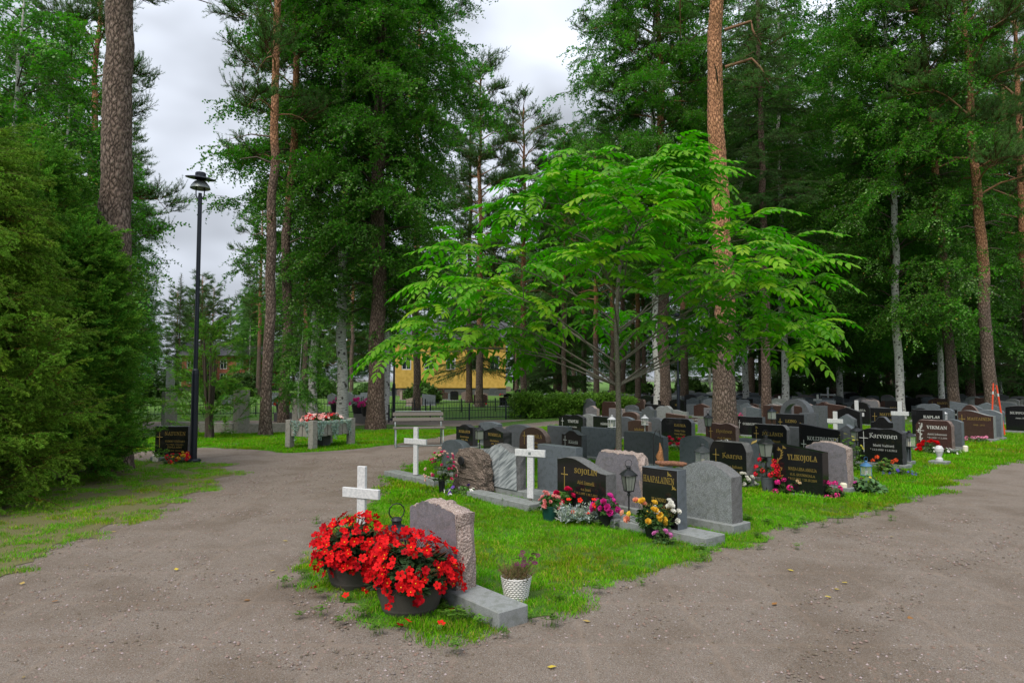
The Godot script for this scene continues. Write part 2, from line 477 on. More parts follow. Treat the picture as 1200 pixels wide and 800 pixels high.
func proto_juniper(sd: int, bronze: bool) -> ArrayMesh:
	rng.seed = sd
	var b := MB.new()
	var g := G(.145, .285, .026) if bronze else G(.10, .28, .028)
	var axis := []
	for i in 7:
		var x := i * 0.085
		axis.append(Vector3(x, 0.05 * sin(x * 4.0) - 0.10 * x * x * (2.2 if bronze else 0.6), sin(i * 1.7) * .015))
	b.col = G(.09, .055, .03)
	b.tube(axis, [.006, .005, .0045, .004, .003, .002, .001], 3, [], false)
	for i in 30:
		var f := rnd(0.08, 1.0)
		var t := f * 5.99
		var at: Vector3 = axis[int(t)].lerp(axis[int(t) + 1], t - int(t))
		var l := (0.20 - 0.12 * f) * rnd(0.6, 1.15)
		var dir := Vector3(rnd(.5, 1.0), rnd(-.4, .45), (1.0 if i % 2 else -1.0) * rnd(.3, 1.0)).normalized()
		var end := at + dir * l - Vector3(0, l * (0.5 if bronze else 0.1), 0)
		b.col = vary(g, 0.35)
		if rng.randf() < 0.03: b.col = vary(G(.17, .085, .025), 0.3)
		needles(b, at, end, 22, 0.027, 0.0075, 0.75)
		b.col = vary(G(.20, .36, .04), 0.2)
		needles(b, at.lerp(end, 0.72), end, 7, 0.022, 0.006, 0.6)
	return b.mesh()

func proto_shrub(sd: int, g: Color, l0 := 0.06) -> ArrayMesh:      # leafy upright twigs
	rng.seed = sd
	var b := MB.new()
	for i in 7:
		var dir := (Vector3(rnd(-.7, .7), 1, rnd(-.7, .7))).normalized()
		var at := Vector3(rnd(-.08, .08), 0, rnd(-.08, .08))
		var l := rnd(0.25, 0.42)
		b.col = G(.07, .05, .03)
		b.tube([at, at + dir * l], [.004, .0015], 3, [], false)
		for k in 22:
			var o := at + dir * l * rnd(0.15, 1.0)
			var face := (Vector3.UP + rdir() * 0.8).normalized()
			var ld := rdir(); ld = (ld - face * ld.dot(face)).normalized()
			b.col = vary(g, 0.3)
			b.leaf(o, ld, face, l0 * rnd(.7, 1.2), l0 * 0.5)
	return b.mesh()

func proto_tuft(sd: int, h: float, r: float, num: int, w: float, dry := 0.12) -> ArrayMesh:
	rng.seed = sd
	var b := MB.new()
	for i in num:
		var a := rnd(0, TAU)
		var q := sqrt(rng.randf()) * r
		var at := Vector3(cos(a) * q, -0.006, sin(a) * q)
		var d := Vector3(rnd(-.6, .6), 1.0, rnd(-.6, .6)).normalized()
		var hh := h * rnd(0.5, 1.25)
		b.col = vary(G(.125, .35, .010), 0.25) if rng.randf() > dry else vary(G(.30, .30, .07), 0.2)
		var s := d.cross(rdir()).normalized() * w * 0.5
		var m := at + d * hh * 0.55
		var tip := m + (d + Vector3(rnd(-.7, .7), -0.15, rnd(-.7, .7))).normalized() * hh * 0.5
		b.flat(at - s, m - s * 0.8, at + s); b.flat(at + s, m - s * 0.8, m + s * 0.8); b.flat(m - s * 0.8, tip, m + s * 0.8)
	return b.mesh()

func proto_clover(sd: int) -> ArrayMesh:
	rng.seed = sd
	var b := MB.new()
	for i in 16:
		var a := rnd(0, TAU)
		var r := rnd(0.0, 0.10)
		var at := Vector3(cos(a) * r, 0, sin(a) * r)
		var up := at + Vector3(rnd(-.02, .02), rnd(.04, .11), rnd(-.02, .02))
		b.col = vary(G(.10, .20, .03), .25)
		b.blade(at, (up - at).normalized(), Vector3.RIGHT, at.distance_to(up), .004)
		for k in 3:
			var d := Vector3(cos(a + k * 2.1), rnd(-.2, .35), sin(a + k * 2.1)).normalized()
			b.leaf(up, d, Vector3.UP, rnd(.025, .045), .022)
	return b.mesh()

func proto_walnut(sd: int) -> ArrayMesh:                            # one pinnate leaf
	rng.seed = sd
	var b := MB.new()
	var L := rnd(0.62, 0.82)
	var pts := []
	var droop := rnd(0.18, 0.6)
	for i in 9:
		var t := i / 8.0
		pts.append(Vector3(L * t * (1.0 - 0.12 * t * droop), 0.10 * L * sin(t * PI * 0.8) - droop * L * t * t, 0.03 * sin(t * 3.0 + sd)))
	b.col = G(.16, .24, .05)
	b.tube(pts, [.006, .005, .0045, .004, .0035, .003, .0025, .002, .0015], 3, [], false)
	var pairs := 7
	var tone := vary(G(.125, .34, .018), 0.16) if sd % 6 < 3 else vary(G(.25, .46, .026), 0.14)
	for i in pairs * 2 + 1:
		var f := 1.0 if i == pairs * 2 else 0.20 + 0.76 * float(i / 2) / (pairs - 1) * 0.97
		var t := f * 7.99
		var at: Vector3 = pts[int(t)].lerp(pts[mini(int(t) + 1, 8)], t - int(t))
		var fwd: Vector3 = (pts[mini(int(t) + 1, 8)] - pts[maxi(int(t) - 1, 0)]).normalized()
		var side := 1.0 if i % 2 else -1.0
		var dir := (fwd * (0.55 + 0.25 * f) + Vector3(0, rnd(-.42, -.12), side)).normalized() if i < pairs * 2 else fwd
		var l := (0.115 + 0.055 * sin(f * PI * 0.85)) * rnd(0.88, 1.1)
		var up := fwd.cross(dir).normalized() * -side if i < pairs * 2 else fwd.cross(Vector3(0, 0, 1)).normalized() * -1.0
		if up.y < 0: up = -up
		up = (up + rdir() * 0.18).normalized()
		var s := dir.cross(up).normalized()
		b.col = vary(tone, 0.12)
		# spine and two edges, pointed oval, folded along the midrib and curling down at the tip
		var prev := [at, at, at]
		var ws := [0.0, 0.8, 1.0, 0.72, 0.0]
		for k in range(1, 5):
			var u := k / 4.0
			var mid := at + dir * l * u - Vector3(0, 0.16 * l * u * u, 0)
			var w: float = l * 0.235 * ws[k]
			var cur := [mid + s * w + up * w * 0.28, mid, mid - s * w + up * w * 0.28]
			for e in [[0, 1], [1, 2]]:
				b.flat(prev[e[0]], cur[e[0]], prev[e[1]]); b.flat(prev[e[1]], cur[e[0]], cur[e[1]])
			prev = cur
	return b.mesh()

# ---------------------------------------------------------------- trees
func trunk_mesh(h: float, r0: float, lean: Vector3, kind: String, sides := 12, step := 0.5, detail := false, turn := 5.0) -> ArrayMesh:
	var b := MB.new()
	var pts := []; var rad := []; var cols := []
	var nz := noise(0.35, FastNoiseLite.TYPE_SIMPLEX, 3, rng.randi() % 1000)
	var bark := noise(4.2, FastNoiseLite.TYPE_CELLULAR, 1, 8)
	bark.cellular_return_type = FastNoiseLite.RETURN_DISTANCE2_SUB
	var y := -0.15
	while y < h:
		var t := clampf(y / h, 0, 1)
		var r := r0 * (1.0 - 0.82 * pow(t, 1.15)) * (1.0 + 0.45 * exp(-maxf(y, 0.0) / (r0 * 1.6)))
		pts.append(lean * t * h + Vector3(nz.get_noise_2d(y * .5, 0) * .12, y, nz.get_noise_2d(y * .5, 9) * .12) * Vector3(minf(t * 6, 1), 1, minf(t * 6, 1)))
		rad.append(r)
		var c := Color.WHITE
		if kind == "pine":
			var k := smoothstep(turn - 1.6, turn + 1.6, y + 1.5 * nz.get_noise_2d(y * 2.0, 40))
			c = G(.25, .205, .18).lerp(G(.66, .37, .21), k)
		elif kind == "dark":
			c = G(.26, .20, .17)
		cols.append(c)
		y += step
	b.tube(pts, rad, sides, cols, true, bark if detail else nz, 0.10 if detail else 0.05)
	return b.mesh(null, true)

func tree(called: String, label: String, at: Vector3, group := "") -> Node3D:
	return thing(called, label, "tree", at, 0.0, group)

func branch_at(p: Vector3, az: float, tilt: float, roll: float, s: float) -> Transform3D:
	var bs := Basis(Vector3.UP, az) * Basis(Vector3(0, 0, 1), tilt) * Basis(Vector3(1, 0, 0), roll)
	return Transform3D(bs.scaled(Vector3.ONE * s), p)

func trunk_at(lean: Vector3, h: float, H: float) -> Vector3:
	return lean * h + Vector3(0, h, 0)

func birch(o: Node3D, sd: int, H: float, r0: float, cb: float, R: float, limbs: int, dens := 1.0, lean := Vector3.ZERO, bark := "birch", tint := Color.WHITE, ss := 1.0) -> void:
	rng.seed = sd
	part("trunk", trunk_mesh(H, r0, lean, "birch" if bark == "birch" else "dark", 14, 0.4), M.birchbark if bark == "birch" else M.pinebark, o)
	var b := MB.new()
	var xf := []; var tn := []
	for i in limbs:
		var t := (i + rnd(0.0, 1.0)) / limbs
		var h := lerpf(cb, H * 0.97, t)
		var prof := pow(sin(PI * clampf(0.17 + 0.80 * t, 0, 1)), 0.8)
		var r := R * prof * rnd(0.65, 1.12)
		var az := i * 2.39996 + rnd(-.5, .5)
		var st := trunk_at(lean, h - r * 0.35, H)
		var out := Vector3(cos(az), 0, sin(az))
		var pts := [st]
		for k in range(1, 6):
			var u := k / 5.0
			pts.append(st + out * r * u + Vector3(0, r * (0.95 * u - 0.85 * u * u * (1.3 - 0.6 * t)), 0) + rdir() * 0.07 * r * u)
		b.col = G(.10, .085, .075)
		b.tube(pts, [r0 * .22, r0 * .17, r0 * .12, r0 * .08, r0 * .05, r0 * .02], 4, [], false)
		var num := int((3.0 + r * 4.2) * dens)
		for k in num:
			var u := pow(rnd(0.06, 1.0), 0.8) * 4.99
			var p: Vector3 = pts[int(u)].lerp(pts[int(u) + 1], u - int(u))
			xf.append(branch_at(p + rdir() * 0.15, -az + rnd(-1.5, 1.5), rnd(-0.5, 0.35), rnd(-.6, .6), rnd(0.75, 1.35) * ss))
			var s := rnd(0.75, 1.25)
			tn.append(Color(s * rnd(.92, 1.1), s, s * rnd(.85, 1.1)) * tint)
	part("limbs", b.mesh(), M.twig, o)
	many("crown", P.birch[sd % 3], M.birchleaf, o, xf, tn)

func pine(o: Node3D, sd: int, H: float, r0: float, cb: float, R: float, limbs: int, dens := 1.0, lean := Vector3.ZERO, turn := 5.0, detail := false, dead := 5) -> void:
	rng.seed = sd
	part("trunk", trunk_mesh(H, r0, lean, "pine", 40 if detail else 12, 0.06 if detail else 0.4, detail, turn), M.pinebark, o)
	var b := MB.new()
	var xf := []; var tn := []
	for i in limbs:
		var t := (i + rnd(0.0, 1.0)) / limbs
		var h := lerpf(cb, H * 0.985, t)
		var r := R * (0.35 + 0.75 * sin(PI * clampf(0.22 + 0.66 * t, 0, 1))) * rnd(0.55, 1.1) * (1.0 - 0.45 * t * t)
		var az := i * 2.39996 + rnd(-.7, .7)
		var out := Vector3(cos(az), 0, sin(az))
		var st := trunk_at(lean, h, H)
		var rise := lerpf(-0.12, 0.55, t) + rnd(-.15, .15)
		var pts := [st]
		for k in range(1, 5):
			var u := k / 4.0
			pts.append(st + out * r * u + Vector3(0, r * (rise * u + 0.16 * sin(u * 3.0)), 0) + rdir() * .08 * r * u)
		b.col = G(.30, .155, .085)
		b.tube(pts, [r0 * .2, r0 * .16, r0 * .11, r0 * .07, .008], 5, [], false)
		var num := int((3.0 + r * 5.5) * dens)
		for k in num:
			var u := pow(rnd(0.10, 1.0), 0.6) * 3.99
			var p: Vector3 = pts[int(u)].lerp(pts[int(u) + 1], u - int(u))
			xf.append(branch_at(p + rdir() * 0.12, -az + rnd(-1.2, 1.2), rnd(-.1, .75), rnd(-.8, .8), rnd(0.7, 1.25)))
			var s := rnd(0.72, 1.25)
			tn.append(Color(s, s * rnd(.95, 1.05), s * rnd(.85, 1.1)))
	for i in dead:                      # bare stubs below the crown
		var h := cb * rnd(0.55, 1.0)
		var az := rnd(0, TAU)
		var st := trunk_at(lean, h, H)
		var l := rnd(0.5, 1.6)
		b.col = G(.13, .10, .08)
		b.tube([st, st + Vector3(cos(az) * l * .5, .1, sin(az) * l * .5), st + Vector3(cos(az) * l, -.05, sin(az) * l)], [.03, .02, .008], 4, [], false)
	var lm: StandardMaterial3D = mat(Color.WHITE, .9) if not M.has("limb") else M.limb
	lm.vertex_color_use_as_albedo = true
	M.limb = lm
	part("limbs", b.mesh(), lm, o)
	many("crown", P.pine[sd % 3], M.needle, o, xf, tn)

func spruce(o: Node3D, sd: int, H: float, r0: float, cb: float, R: float, dens := 1.0, tint := Color.WHITE) -> void:
	rng.seed = sd
	part("trunk", trunk_mesh(H, r0, Vector3.ZERO, "dark", 10, 0.6), M.pinebark, o)
	var xf := []; var tn := []
	var y := cb
	while y < H - 0.2:
		var t := (y - cb) / (H - cb)
		var r := R * pow(1.0 - t, 0.85) + 0.15
		for k in int(7 * dens):
			var az := rnd(0, TAU)
			var s := r / 1.4 * rnd(0.7, 1.12)
			var q := rnd(0.75, 1.3)
			var tt := Color(q, q * rnd(.95, 1.08), q * rnd(.8, 1.05)) * tint
			xf.append(branch_at(Vector3(0, y + rnd(-.15, .15), 0), az, rnd(-.25, .12) + 0.5 * t, rnd(-.3, .3), s)); tn.append(tt)
			if s > 0.75:                # fill long boughs with smaller sprays
				for w in int(s * 2.2):
					var f := rnd(.35, .9) * r
					xf.append(branch_at(Vector3(cos(az) * f, y - f * 0.12 + rnd(-.1, .1), -sin(az) * f), az + rnd(-.9, .9), rnd(-.5, .1), rnd(-.4, .4), rnd(.5, .8))); tn.append(tt)
		y += clampf(r * 0.22, 0.2, 0.5)
	many("crown", P.spruce[sd % 2], M.needle, o, xf, tn)

func juniper(called: String, label: String, at: Vector3, sd: int, H: float, R: float, num: int, bronze: bool, sparse := 0.0) -> void:
	var o := thing(called, label, "shrub", at, 0.0, "conifer shrubs along the left path")
	rng.seed = sd
	var b := MB.new()
	var xf := []; var tn := []
	b.col = G(.11, .08, .06)
	for i in 9:
		var az := rnd(0, TAU)
		var r := rnd(0.1, 0.5) * R
		b.tube([Vector3(rnd(-.1, .1), -.05, rnd(-.1, .1)), Vector3(cos(az) * r * .5, H * .35, sin(az) * r * .5), Vector3(cos(az) * r, H * rnd(.6, .95), sin(az) * r)], [.05, .035, .01], 5, [], false)
	part("stems", b.mesh(), M.twig, o)
	var lump := noise(0.9, FastNoiseLite.TYPE_SIMPLEX, 2, sd)
	for i in num:
		var t := pow(rng.randf(), 0.9)
		var az := rnd(0, TAU)
		var y := 0.12 + t * (H - 0.3)
		var prof := pow(sin(PI * clampf(0.40 + 0.58 * t, 0, 1)), 0.9)
		var q := Vector3(cos(az), t * 2.2, sin(az))
		var lum := 1.0 + 0.85 * lump.get_noise_3dv(q * 1.3 + Vector3(0, y, 0))
		if sparse > 0.0 and lump.get_noise_3dv(q * 2.2 + Vector3(5, y * 1.2, 3)) < sparse - 0.35: continue
		var r := R * prof * lum * sqrt(rnd(0.22, 1.0))
		xf.append(branch_at(Vector3(cos(az) * r, y, sin(az) * r), -az + rnd(-.8, .8), rnd(-0.25, 0.8) if not bronze else rnd(-.5, .7), rnd(-1, 1), rnd(0.7, 1.35)))
		var s := rnd(0.72, 1.3)
		tn.append(Color(s * rnd(.9, 1.15), s, s * rnd(.8, 1.1)))
	many("foliage", P.juniper[(0 if not bronze else 1)], M.needle, o, xf, tn)

func walnut_tree(at: Vector3) -> void:
	var o := thing("walnut_tree", "slender young tree with large bright green feather leaves between the graves", "tree", at)
	rng.seed = 404
	var b := MB.new()
	var trunk := [Vector3(0, -.1, 0), Vector3(.01, .8, 0), Vector3(0, 1.6, .02), Vector3(-.02, 2.4, 0), Vector3(.02, 3.2, 0), Vector3(.1, 3.9, .02), Vector3(.25, 4.6, 0), Vector3(.45, 5.15, 0)]
	b.tube(trunk, [.058, .046, .042, .038, .032, .024, .016, .008], 10, [], false)
	part("trunk", b.mesh(), M.greybark, o)
	var lb := MB.new()
	lb.col = G(.17, .15, .12)
	var spots := []
	var limbs := []
	for i in 14:
		var t := (i + 0.5) / 14.0
		var y := lerpf(2.5, 5.1, pow(t, 1.1))
		var R := lerpf(3.35, 0.8, pow(t, 1.7)) * rnd(.8, 1.05)
		var az := i * 2.39996 + rnd(-.3, .3)
		limbs.append(Vector3(cos(az) * R, y + rnd(-.2, .2), sin(az) * R * 0.92))
	# tips read off the outline of the crown
	for q in [[-3.65, 1.95, .3], [-3.5, 2.35, -.4], [-2.7, 2.0, .9], [-3.0, 2.75, .5], [-2.6, 3.6, .2], [-1.4, 4.5, .4], [0.95, 5.3, .1], [1.5, 4.8, .2], [2.9, 3.65, 0.1], [3.15, 2.25, .2], [2.75, 2.0, .7], [3.0, 2.75, -.4], [3.2, 3.2, .2], [-.6, 5.1, .1], [-.5, 3.2, 2.0], [1.5, 3.1, 1.9], [.3, 4.1, 1.3]]:
		limbs.append(Vector3(q[0], q[1], q[2]))
	for tip: Vector3 in limbs:
		var reach := Vector2(tip.x, tip.z).length()
		var hb := clampf(tip.y - reach * 0.42, 1.5, 4.6)
		var st := Vector3(0.45 * pow(hb / 5.15, 4), hb, 0)
		var pts := []
		for k in 7:
			var f := k / 6.0
			pts.append(st.lerp(tip, f) + Vector3(0, 0.10 * reach * sin(f * PI), 0) + rdir() * .03 * minf(k, 1))
		lb.tube(pts, [.018, .015, .013, .011, .009, .007, .005], 5, [], false)
		var ends := [[tip, tip - pts[4], 6]]
		for k in 5:                          # side shoots
			var u := 0.30 + 0.14 * k + rnd(-.04, .04)
			var p: Vector3 = pts[int(u * 6)].lerp(pts[int(u * 6) + 1], u * 6 - int(u * 6))
			var dir := (tip - st).normalized().rotated(Vector3.UP, (1 if k % 2 else -1) * rnd(.5, 1.1)) + Vector3(0, rnd(.0, .45), 0)
			var e := p + dir.normalized() * rnd(.35, .8) * (0.45 + 0.18 * reach)
			lb.tube([p, p.lerp(e, .5) + Vector3(0, .04, 0), e], [.009, .006, .004], 4, [], false)
			ends.append([e, dir, 4])
		for w in ends:
			var az := atan2(w[1].z, w[1].x)
			var num: int = w[2]
			for k in num:
				var p: Vector3 = w[0] - w[1].normalized() * 0.16 * float(k) / num
				var a2 := az + (k - (num - 1) * 0.5) * (0.7 if num > 4 else 1.0) + rnd(-.4, .4)
				var el := rnd(-0.15, 0.5) if tip.y < 3.0 else rnd(-0.05, 0.7)
				spots.append([branch_at(p, -a2, el, rnd(-.35, .35), rnd(0.7, 1.08)), p.z])
	part("limbs", lb.mesh(), M.greybark, o)
	spots.sort_custom(func(a, c): return a[1] > c[1])
	var rest := []; var tints := []
	for i in spots.size():
		if i < 290:
			part("leaf", P.walnut[i % 6], M.walnut, o, spots[i][0])
		else:
			rest.append(spots[i][0]); tints.append(Color.WHITE * rnd(.85, 1.1))
	many("foliage", P.walnut[2], M.walnut, o, rest, tints)

# ---------------------------------------------------------------- gravestones
func top_of(shape: String, u: float, a: float) -> float:
	var e := absf(2.0 * u - 1.0)
	match shape:
		"arch": return 1.0 - a * e * e
		"peak": return 1.0 - a * e
		"slant": return 1.0 - a * u
		"wave": return 1.0 - a * smoothstep(0.28, 0.98, u) - 0.10 * a * smoothstep(0.22, 0.0, u) * 2.0
		"waveback": return 1.0 - a * smoothstep(0.62, 1.0, u) - 0.05 * smoothstep(0.7, 0.0, u)
		"shoulder": return 1.0 - a * pow(maxf(0.0, (e - 0.72) / 0.28), 2.0)
		"hump": return 1.0 - a * smoothstep(0.12, 0.75, e)
		"round": return 1.0 - a + a * sqrt(maxf(0.0, 1.0 - e * e))
		"ragged": return 1.0 - a * (0.5 + 0.5 * sin(u * 9.0 + 1.0) * cos(u * 5.0)) - 0.12 * pow(e, 4.0)
		"notch": return 0.85 + 0.012 * sin(u * 23.0) + 0.008 * sin(u * 51.0) + 0.03 * smoothstep(0.0, 0.08, u) + 0.085 * smoothstep(0.1, 0.22, u) + 0.025 * smoothstep(0.22, 0.45, u) - 0.075 * smoothstep(0.55, 1.0, u)
	return 1.0
func profile(shape: String, w: float, h: float, a: float, belly := 0.0) -> PackedVector2Array:
	var q := PackedVector2Array()
	var steps := 28
	q.append(Vector2(-w / 2, 0)); q.append(Vector2(-w / 4, 0)); q.append(Vector2(0, 0)); q.append(Vector2(w / 4, 0)); q.append(Vector2(w / 2, 0))
	var hr := h * top_of(shape, 1.0, a)
	for k in range(1, 6): q.append(Vector2(w / 2 + belly * sin(PI * (0.25 + 0.75 * k / 6.0)) - belly * sin(PI * .25), hr * k / 6.0))
	for k in steps + 1:
		var u := 1.0 - float(k) / steps
		q.append(Vector2((u - 0.5) * w, h * top_of(shape, u, a)))
	var hl := h * top_of(shape, 0.0, a)
	for k in range(5, 0, -1): q.append(Vector2(-w / 2, hl * k / 6.0))
	return q
# front face is surface 0; rim and back are surface 1, rough by amp metres
func slab(q: PackedVector2Array, t: float, bev: float, amp: float, sd: int, foot := 0.0) -> ArrayMesh:
	var front := MB.new()
	var rim := MB.new()
	var mid := Vector2(0, 0)
	for p in q: mid += p / q.size()
	var nz := noise(7.0, FastNoiseLite.TYPE_SIMPLEX, 3, sd)
	var zs := [t / 2, t / 2 - bev, t / 6, -t / 6, -t / 2 + bev, -t / 2]
	var rings := []
	for i in zs.size():
		var ring := []
		for k in q.size():
			var p := q[k]
			var o := (p - mid).normalized()
			var shrink := bev if i == 0 or i == 5 else 0.0
			if amp > 0.0:
				shrink += amp * (0.5 + 0.5 * nz.get_noise_3d(p.x * 1.6, p.y * 1.6, zs[i] * 3.0)) * (0.35 if i == 0 else 1.0) - (amp * 0.6 if i in [2, 3] else 0.0)
			var z: float = zs[i] + (amp * 0.35 * nz.get_noise_3d(p.x * 2, p.y * 2, 7.0 + i) if amp > 0.0 and i > 0 else 0.0)
			p -= o * shrink
			if q[k].y <= 0.0: p.y = 0.0
			ring.append(Vector3(p.x, p.y, z))
		rings.append(ring)
	for i in zs.size() - 1:
		for k in q.size():
			var k2 := (k + 1) % q.size()
			var o2 := (q[k] + q[k2]) * 0.5 - mid
			rim.quad(rings[i][k], rings[i][k2], rings[i + 1][k2], rings[i + 1][k], Vector3(o2.x, o2.y, 0.4 if i == 0 else -0.4 if i == 4 else 0.0))
	for w in [[front, 0, 1.0], [rim, 5, -1.0]]:
		var flat := PackedVector2Array()
		for p in rings[w[1]]: flat.append(Vector2(p.x, p.y))
		var ix := Geometry2D.triangulate_polygon(flat)
		for k in range(0, ix.size(), 3):
			(w[0] as MB).out(rings[w[1]][ix[k]], rings[w[1]][ix[k + 1]], rings[w[1]][ix[k + 2]], Vector3(0, 0, w[2]))
	return rim.mesh(front.mesh())

func boulder(w: float, h: float, t: float, amp: float, sd: int, power := 0.35, lean := 0.0) -> ArrayMesh:
	var nz := noise(3.2, FastNoiseLite.TYPE_SIMPLEX, 5, sd)
	var b := MB.new()
	var rows := 22; var cols := 36
	var g := []
	for i in rows + 1:
		var v := float(i) / rows
		var ring := []
		for k in cols:
			var a := TAU * k / cols
			var cx := signf(cos(a)) * pow(absf(cos(a)), power * 1.6); var cz := signf(sin(a)) * pow(absf(sin(a)), power * 1.6)
			var s := pow(maxf(0.0, 1.0 - pow(v, 7.0)), 0.5) * (1.0 - 0.10 * v)
			var p := Vector3(cx * w / 2 * s + lean * v, v * h, cz * t / 2 * s)
			var dsp := nz.get_noise_3dv(p * 1.8) * amp + nz.get_noise_3dv(p * 6.0) * amp * 0.35
			var o := Vector3(cx, 0.7 * v * v, cz).normalized()
			p += o * dsp
			if i == 0: p.y = 0.0
			ring.append(p)
		g.append(ring)
	for i in rows:
		for k in cols:
			var k2 := (k + 1) % cols
			b.quad(g[i][k], g[i][k2], g[i + 1][k2], g[i + 1][k], Vector3(g[i][k].x, (0.6 if i > rows - 4 else 0.0) * h, g[i][k].z))
	return b.mesh()

func text_part(parent: Node, s: String, size: float, at: Vector3, m: Material, font := "serif", width := 0.0) -> void:
	var t := TextMesh.new()
	t.text = s
	var f := SystemFont.new()
	f.font_names = PackedStringArray(["Droid Sans" if font == "sans" else "Droid Serif"])
	f.font_weight = 700 if font == "bold" else 400
	if font == "script":
		var fv := FontVariation.new()
		fv.base_font = f
		fv.variation_transform = Transform2D(Vector2(1, 0), Vector2(0.25, 1), Vector2.ZERO)
		t.font = fv
	else:
		t.font = f
	t.font_size = 48
	t.pixel_size = size / 48.0
	t.depth = 0.003
	t.curve_step = 4.0
	var o := part("lettering", t, m, parent, Transform3D(Basis.IDENTITY, at))
	if width > 0.0:
		var got := t.get_aabb().size.x
		if got > 0.001: o.scale.x = minf(1.0, width / got)

func cross_mesh(h: float, arm: float, w: float, d: float, up := 0.68, bev := 0.004) -> ArrayMesh:
	var b := MB.new()
	b.box(Vector3(0, h / 2, 0), Vector3(w, h, d), bev)
	for s in [-1, 1]:
		b.box(Vector3(s * (w / 2 + arm / 4 - w / 4), h * up, 0), Vector3(arm / 2 - w / 2, w, d * 0.98), bev)
	return b.mesh()

func gravestone(x: float, z: float, w: float, h: float, t: float, shape: String, a: float, face: String, side: String, rough: float, label: String, o: Dictionary = {}) -> Node3D:
	var turn: float = o.get("turn", ROW_TURN)
	var n := thing("headstone", label, "headstone", Vector3(x, 0, z), turn, o.get("group", "headstones in the grave rows"))
	var plinth: float = o.get("plinth", 0.09)
	if plinth > 0.0 and not o.has("noplinth"):
		var b := MB.new()
		b.box(Vector3(0, plinth / 2 - 0.02, 0), Vector3(w + 0.10, plinth + 0.04, t + 0.12), 0.006)
		part("plinth", b.mesh(), M.pale, n)
	if shape == "rock":
		part("stone", boulder(w, h - plinth, t, a, int(absf(x * 100 + z * 37)), o.get("power", .35)), M[face], n, Transform3D(Basis.IDENTITY, Vector3(0, plinth, 0)))
	else:
		var body := part("stone", slab(profile(shape, w, h - plinth, a, o.get("belly", 0.0)), t, 0.006 if rough < 0.001 else 0.004, rough, int(absf(x * 100 + z * 37))), null, n, Transform3D(Basis.IDENTITY, Vector3(0, plinth, 0)))
		body.set_surface_override_material(0, M[face]); body.set_surface_override_material(1, M[side])
	var zt := t / 2 + 0.001
	var ink: Material = M[o.get("ink", "gold")]
	var hh := h - plinth
	if o.has("text"):
		var cx: float = o.get("tx", 0.06) * w
		var y: float = plinth + hh * o.get("ty", 0.74)
		var tx: Array = o.text
		for i in tx.size():
			var size: float = (tx[i][1] if tx[i] is Array else 0.045)
			var s: String = tx[i][0] if tx[i] is Array else tx[i]
			text_part(n, s, size, Vector3(cx, y, zt), ink, (o.get("font", "serif") if i == 0 else "serif"), w * o.get("tw", 0.66) * (1.0 if i == 0 else 0.95))
			y -= size * (1.35 if i else 1.5)
	if o.has("cross"):
		var ch: float = hh * o.get("ch", 0.46)
		part("cross_emblem", cross_mesh(ch, ch * 0.42, 0.010 + 0.006 * ch, 0.006), ink, n, Transform3D(Basis.IDENTITY, Vector3(o.cross * w, plinth + hh * o.get("cy", 0.34), zt)))
	if o.has("sprig"):                    # engraved leafy sprig
		var e := MB.new()
		rng.seed = 12
		for k in 22:
			var u := k / 21.0
			var p := Vector3(0.02 * sin(u * 9.0), u * hh * 0.6, 0)
			e.leaf(p, Vector3(rnd(-1, 1), rnd(.1, 1), 0).normalized(), Vector3(0, 0, 1), .05, .022)
		part("sprig_emblem", e.mesh(), ink, n, Transform3D(Basis.IDENTITY, Vector3(o.sprig * w, plinth + hh * 0.26, zt + .003)))
	if o.has("birds"):
		for k in o.birds:
			var e := MB.new()
			e.leaf(Vector3.ZERO, Vector3(.8, .6, 0), Vector3(0, 0, 1), .06, .018)
			e.leaf(Vector3(.02, .01, 0), Vector3(-.2, 1, 0).normalized(), Vector3(0, 0, 1), .045, .02)
			e.leaf(Vector3(.025, .015, 0), Vector3(1, -.15, 0).normalized(), Vector3(0, 0, 1), .04, .018)
			part("bird_emblem", e.mesh(), ink, n, Transform3D(Basis.IDENTITY, Vector3(k[0] * w, plinth + hh * k[1], zt + .003)))
	return n

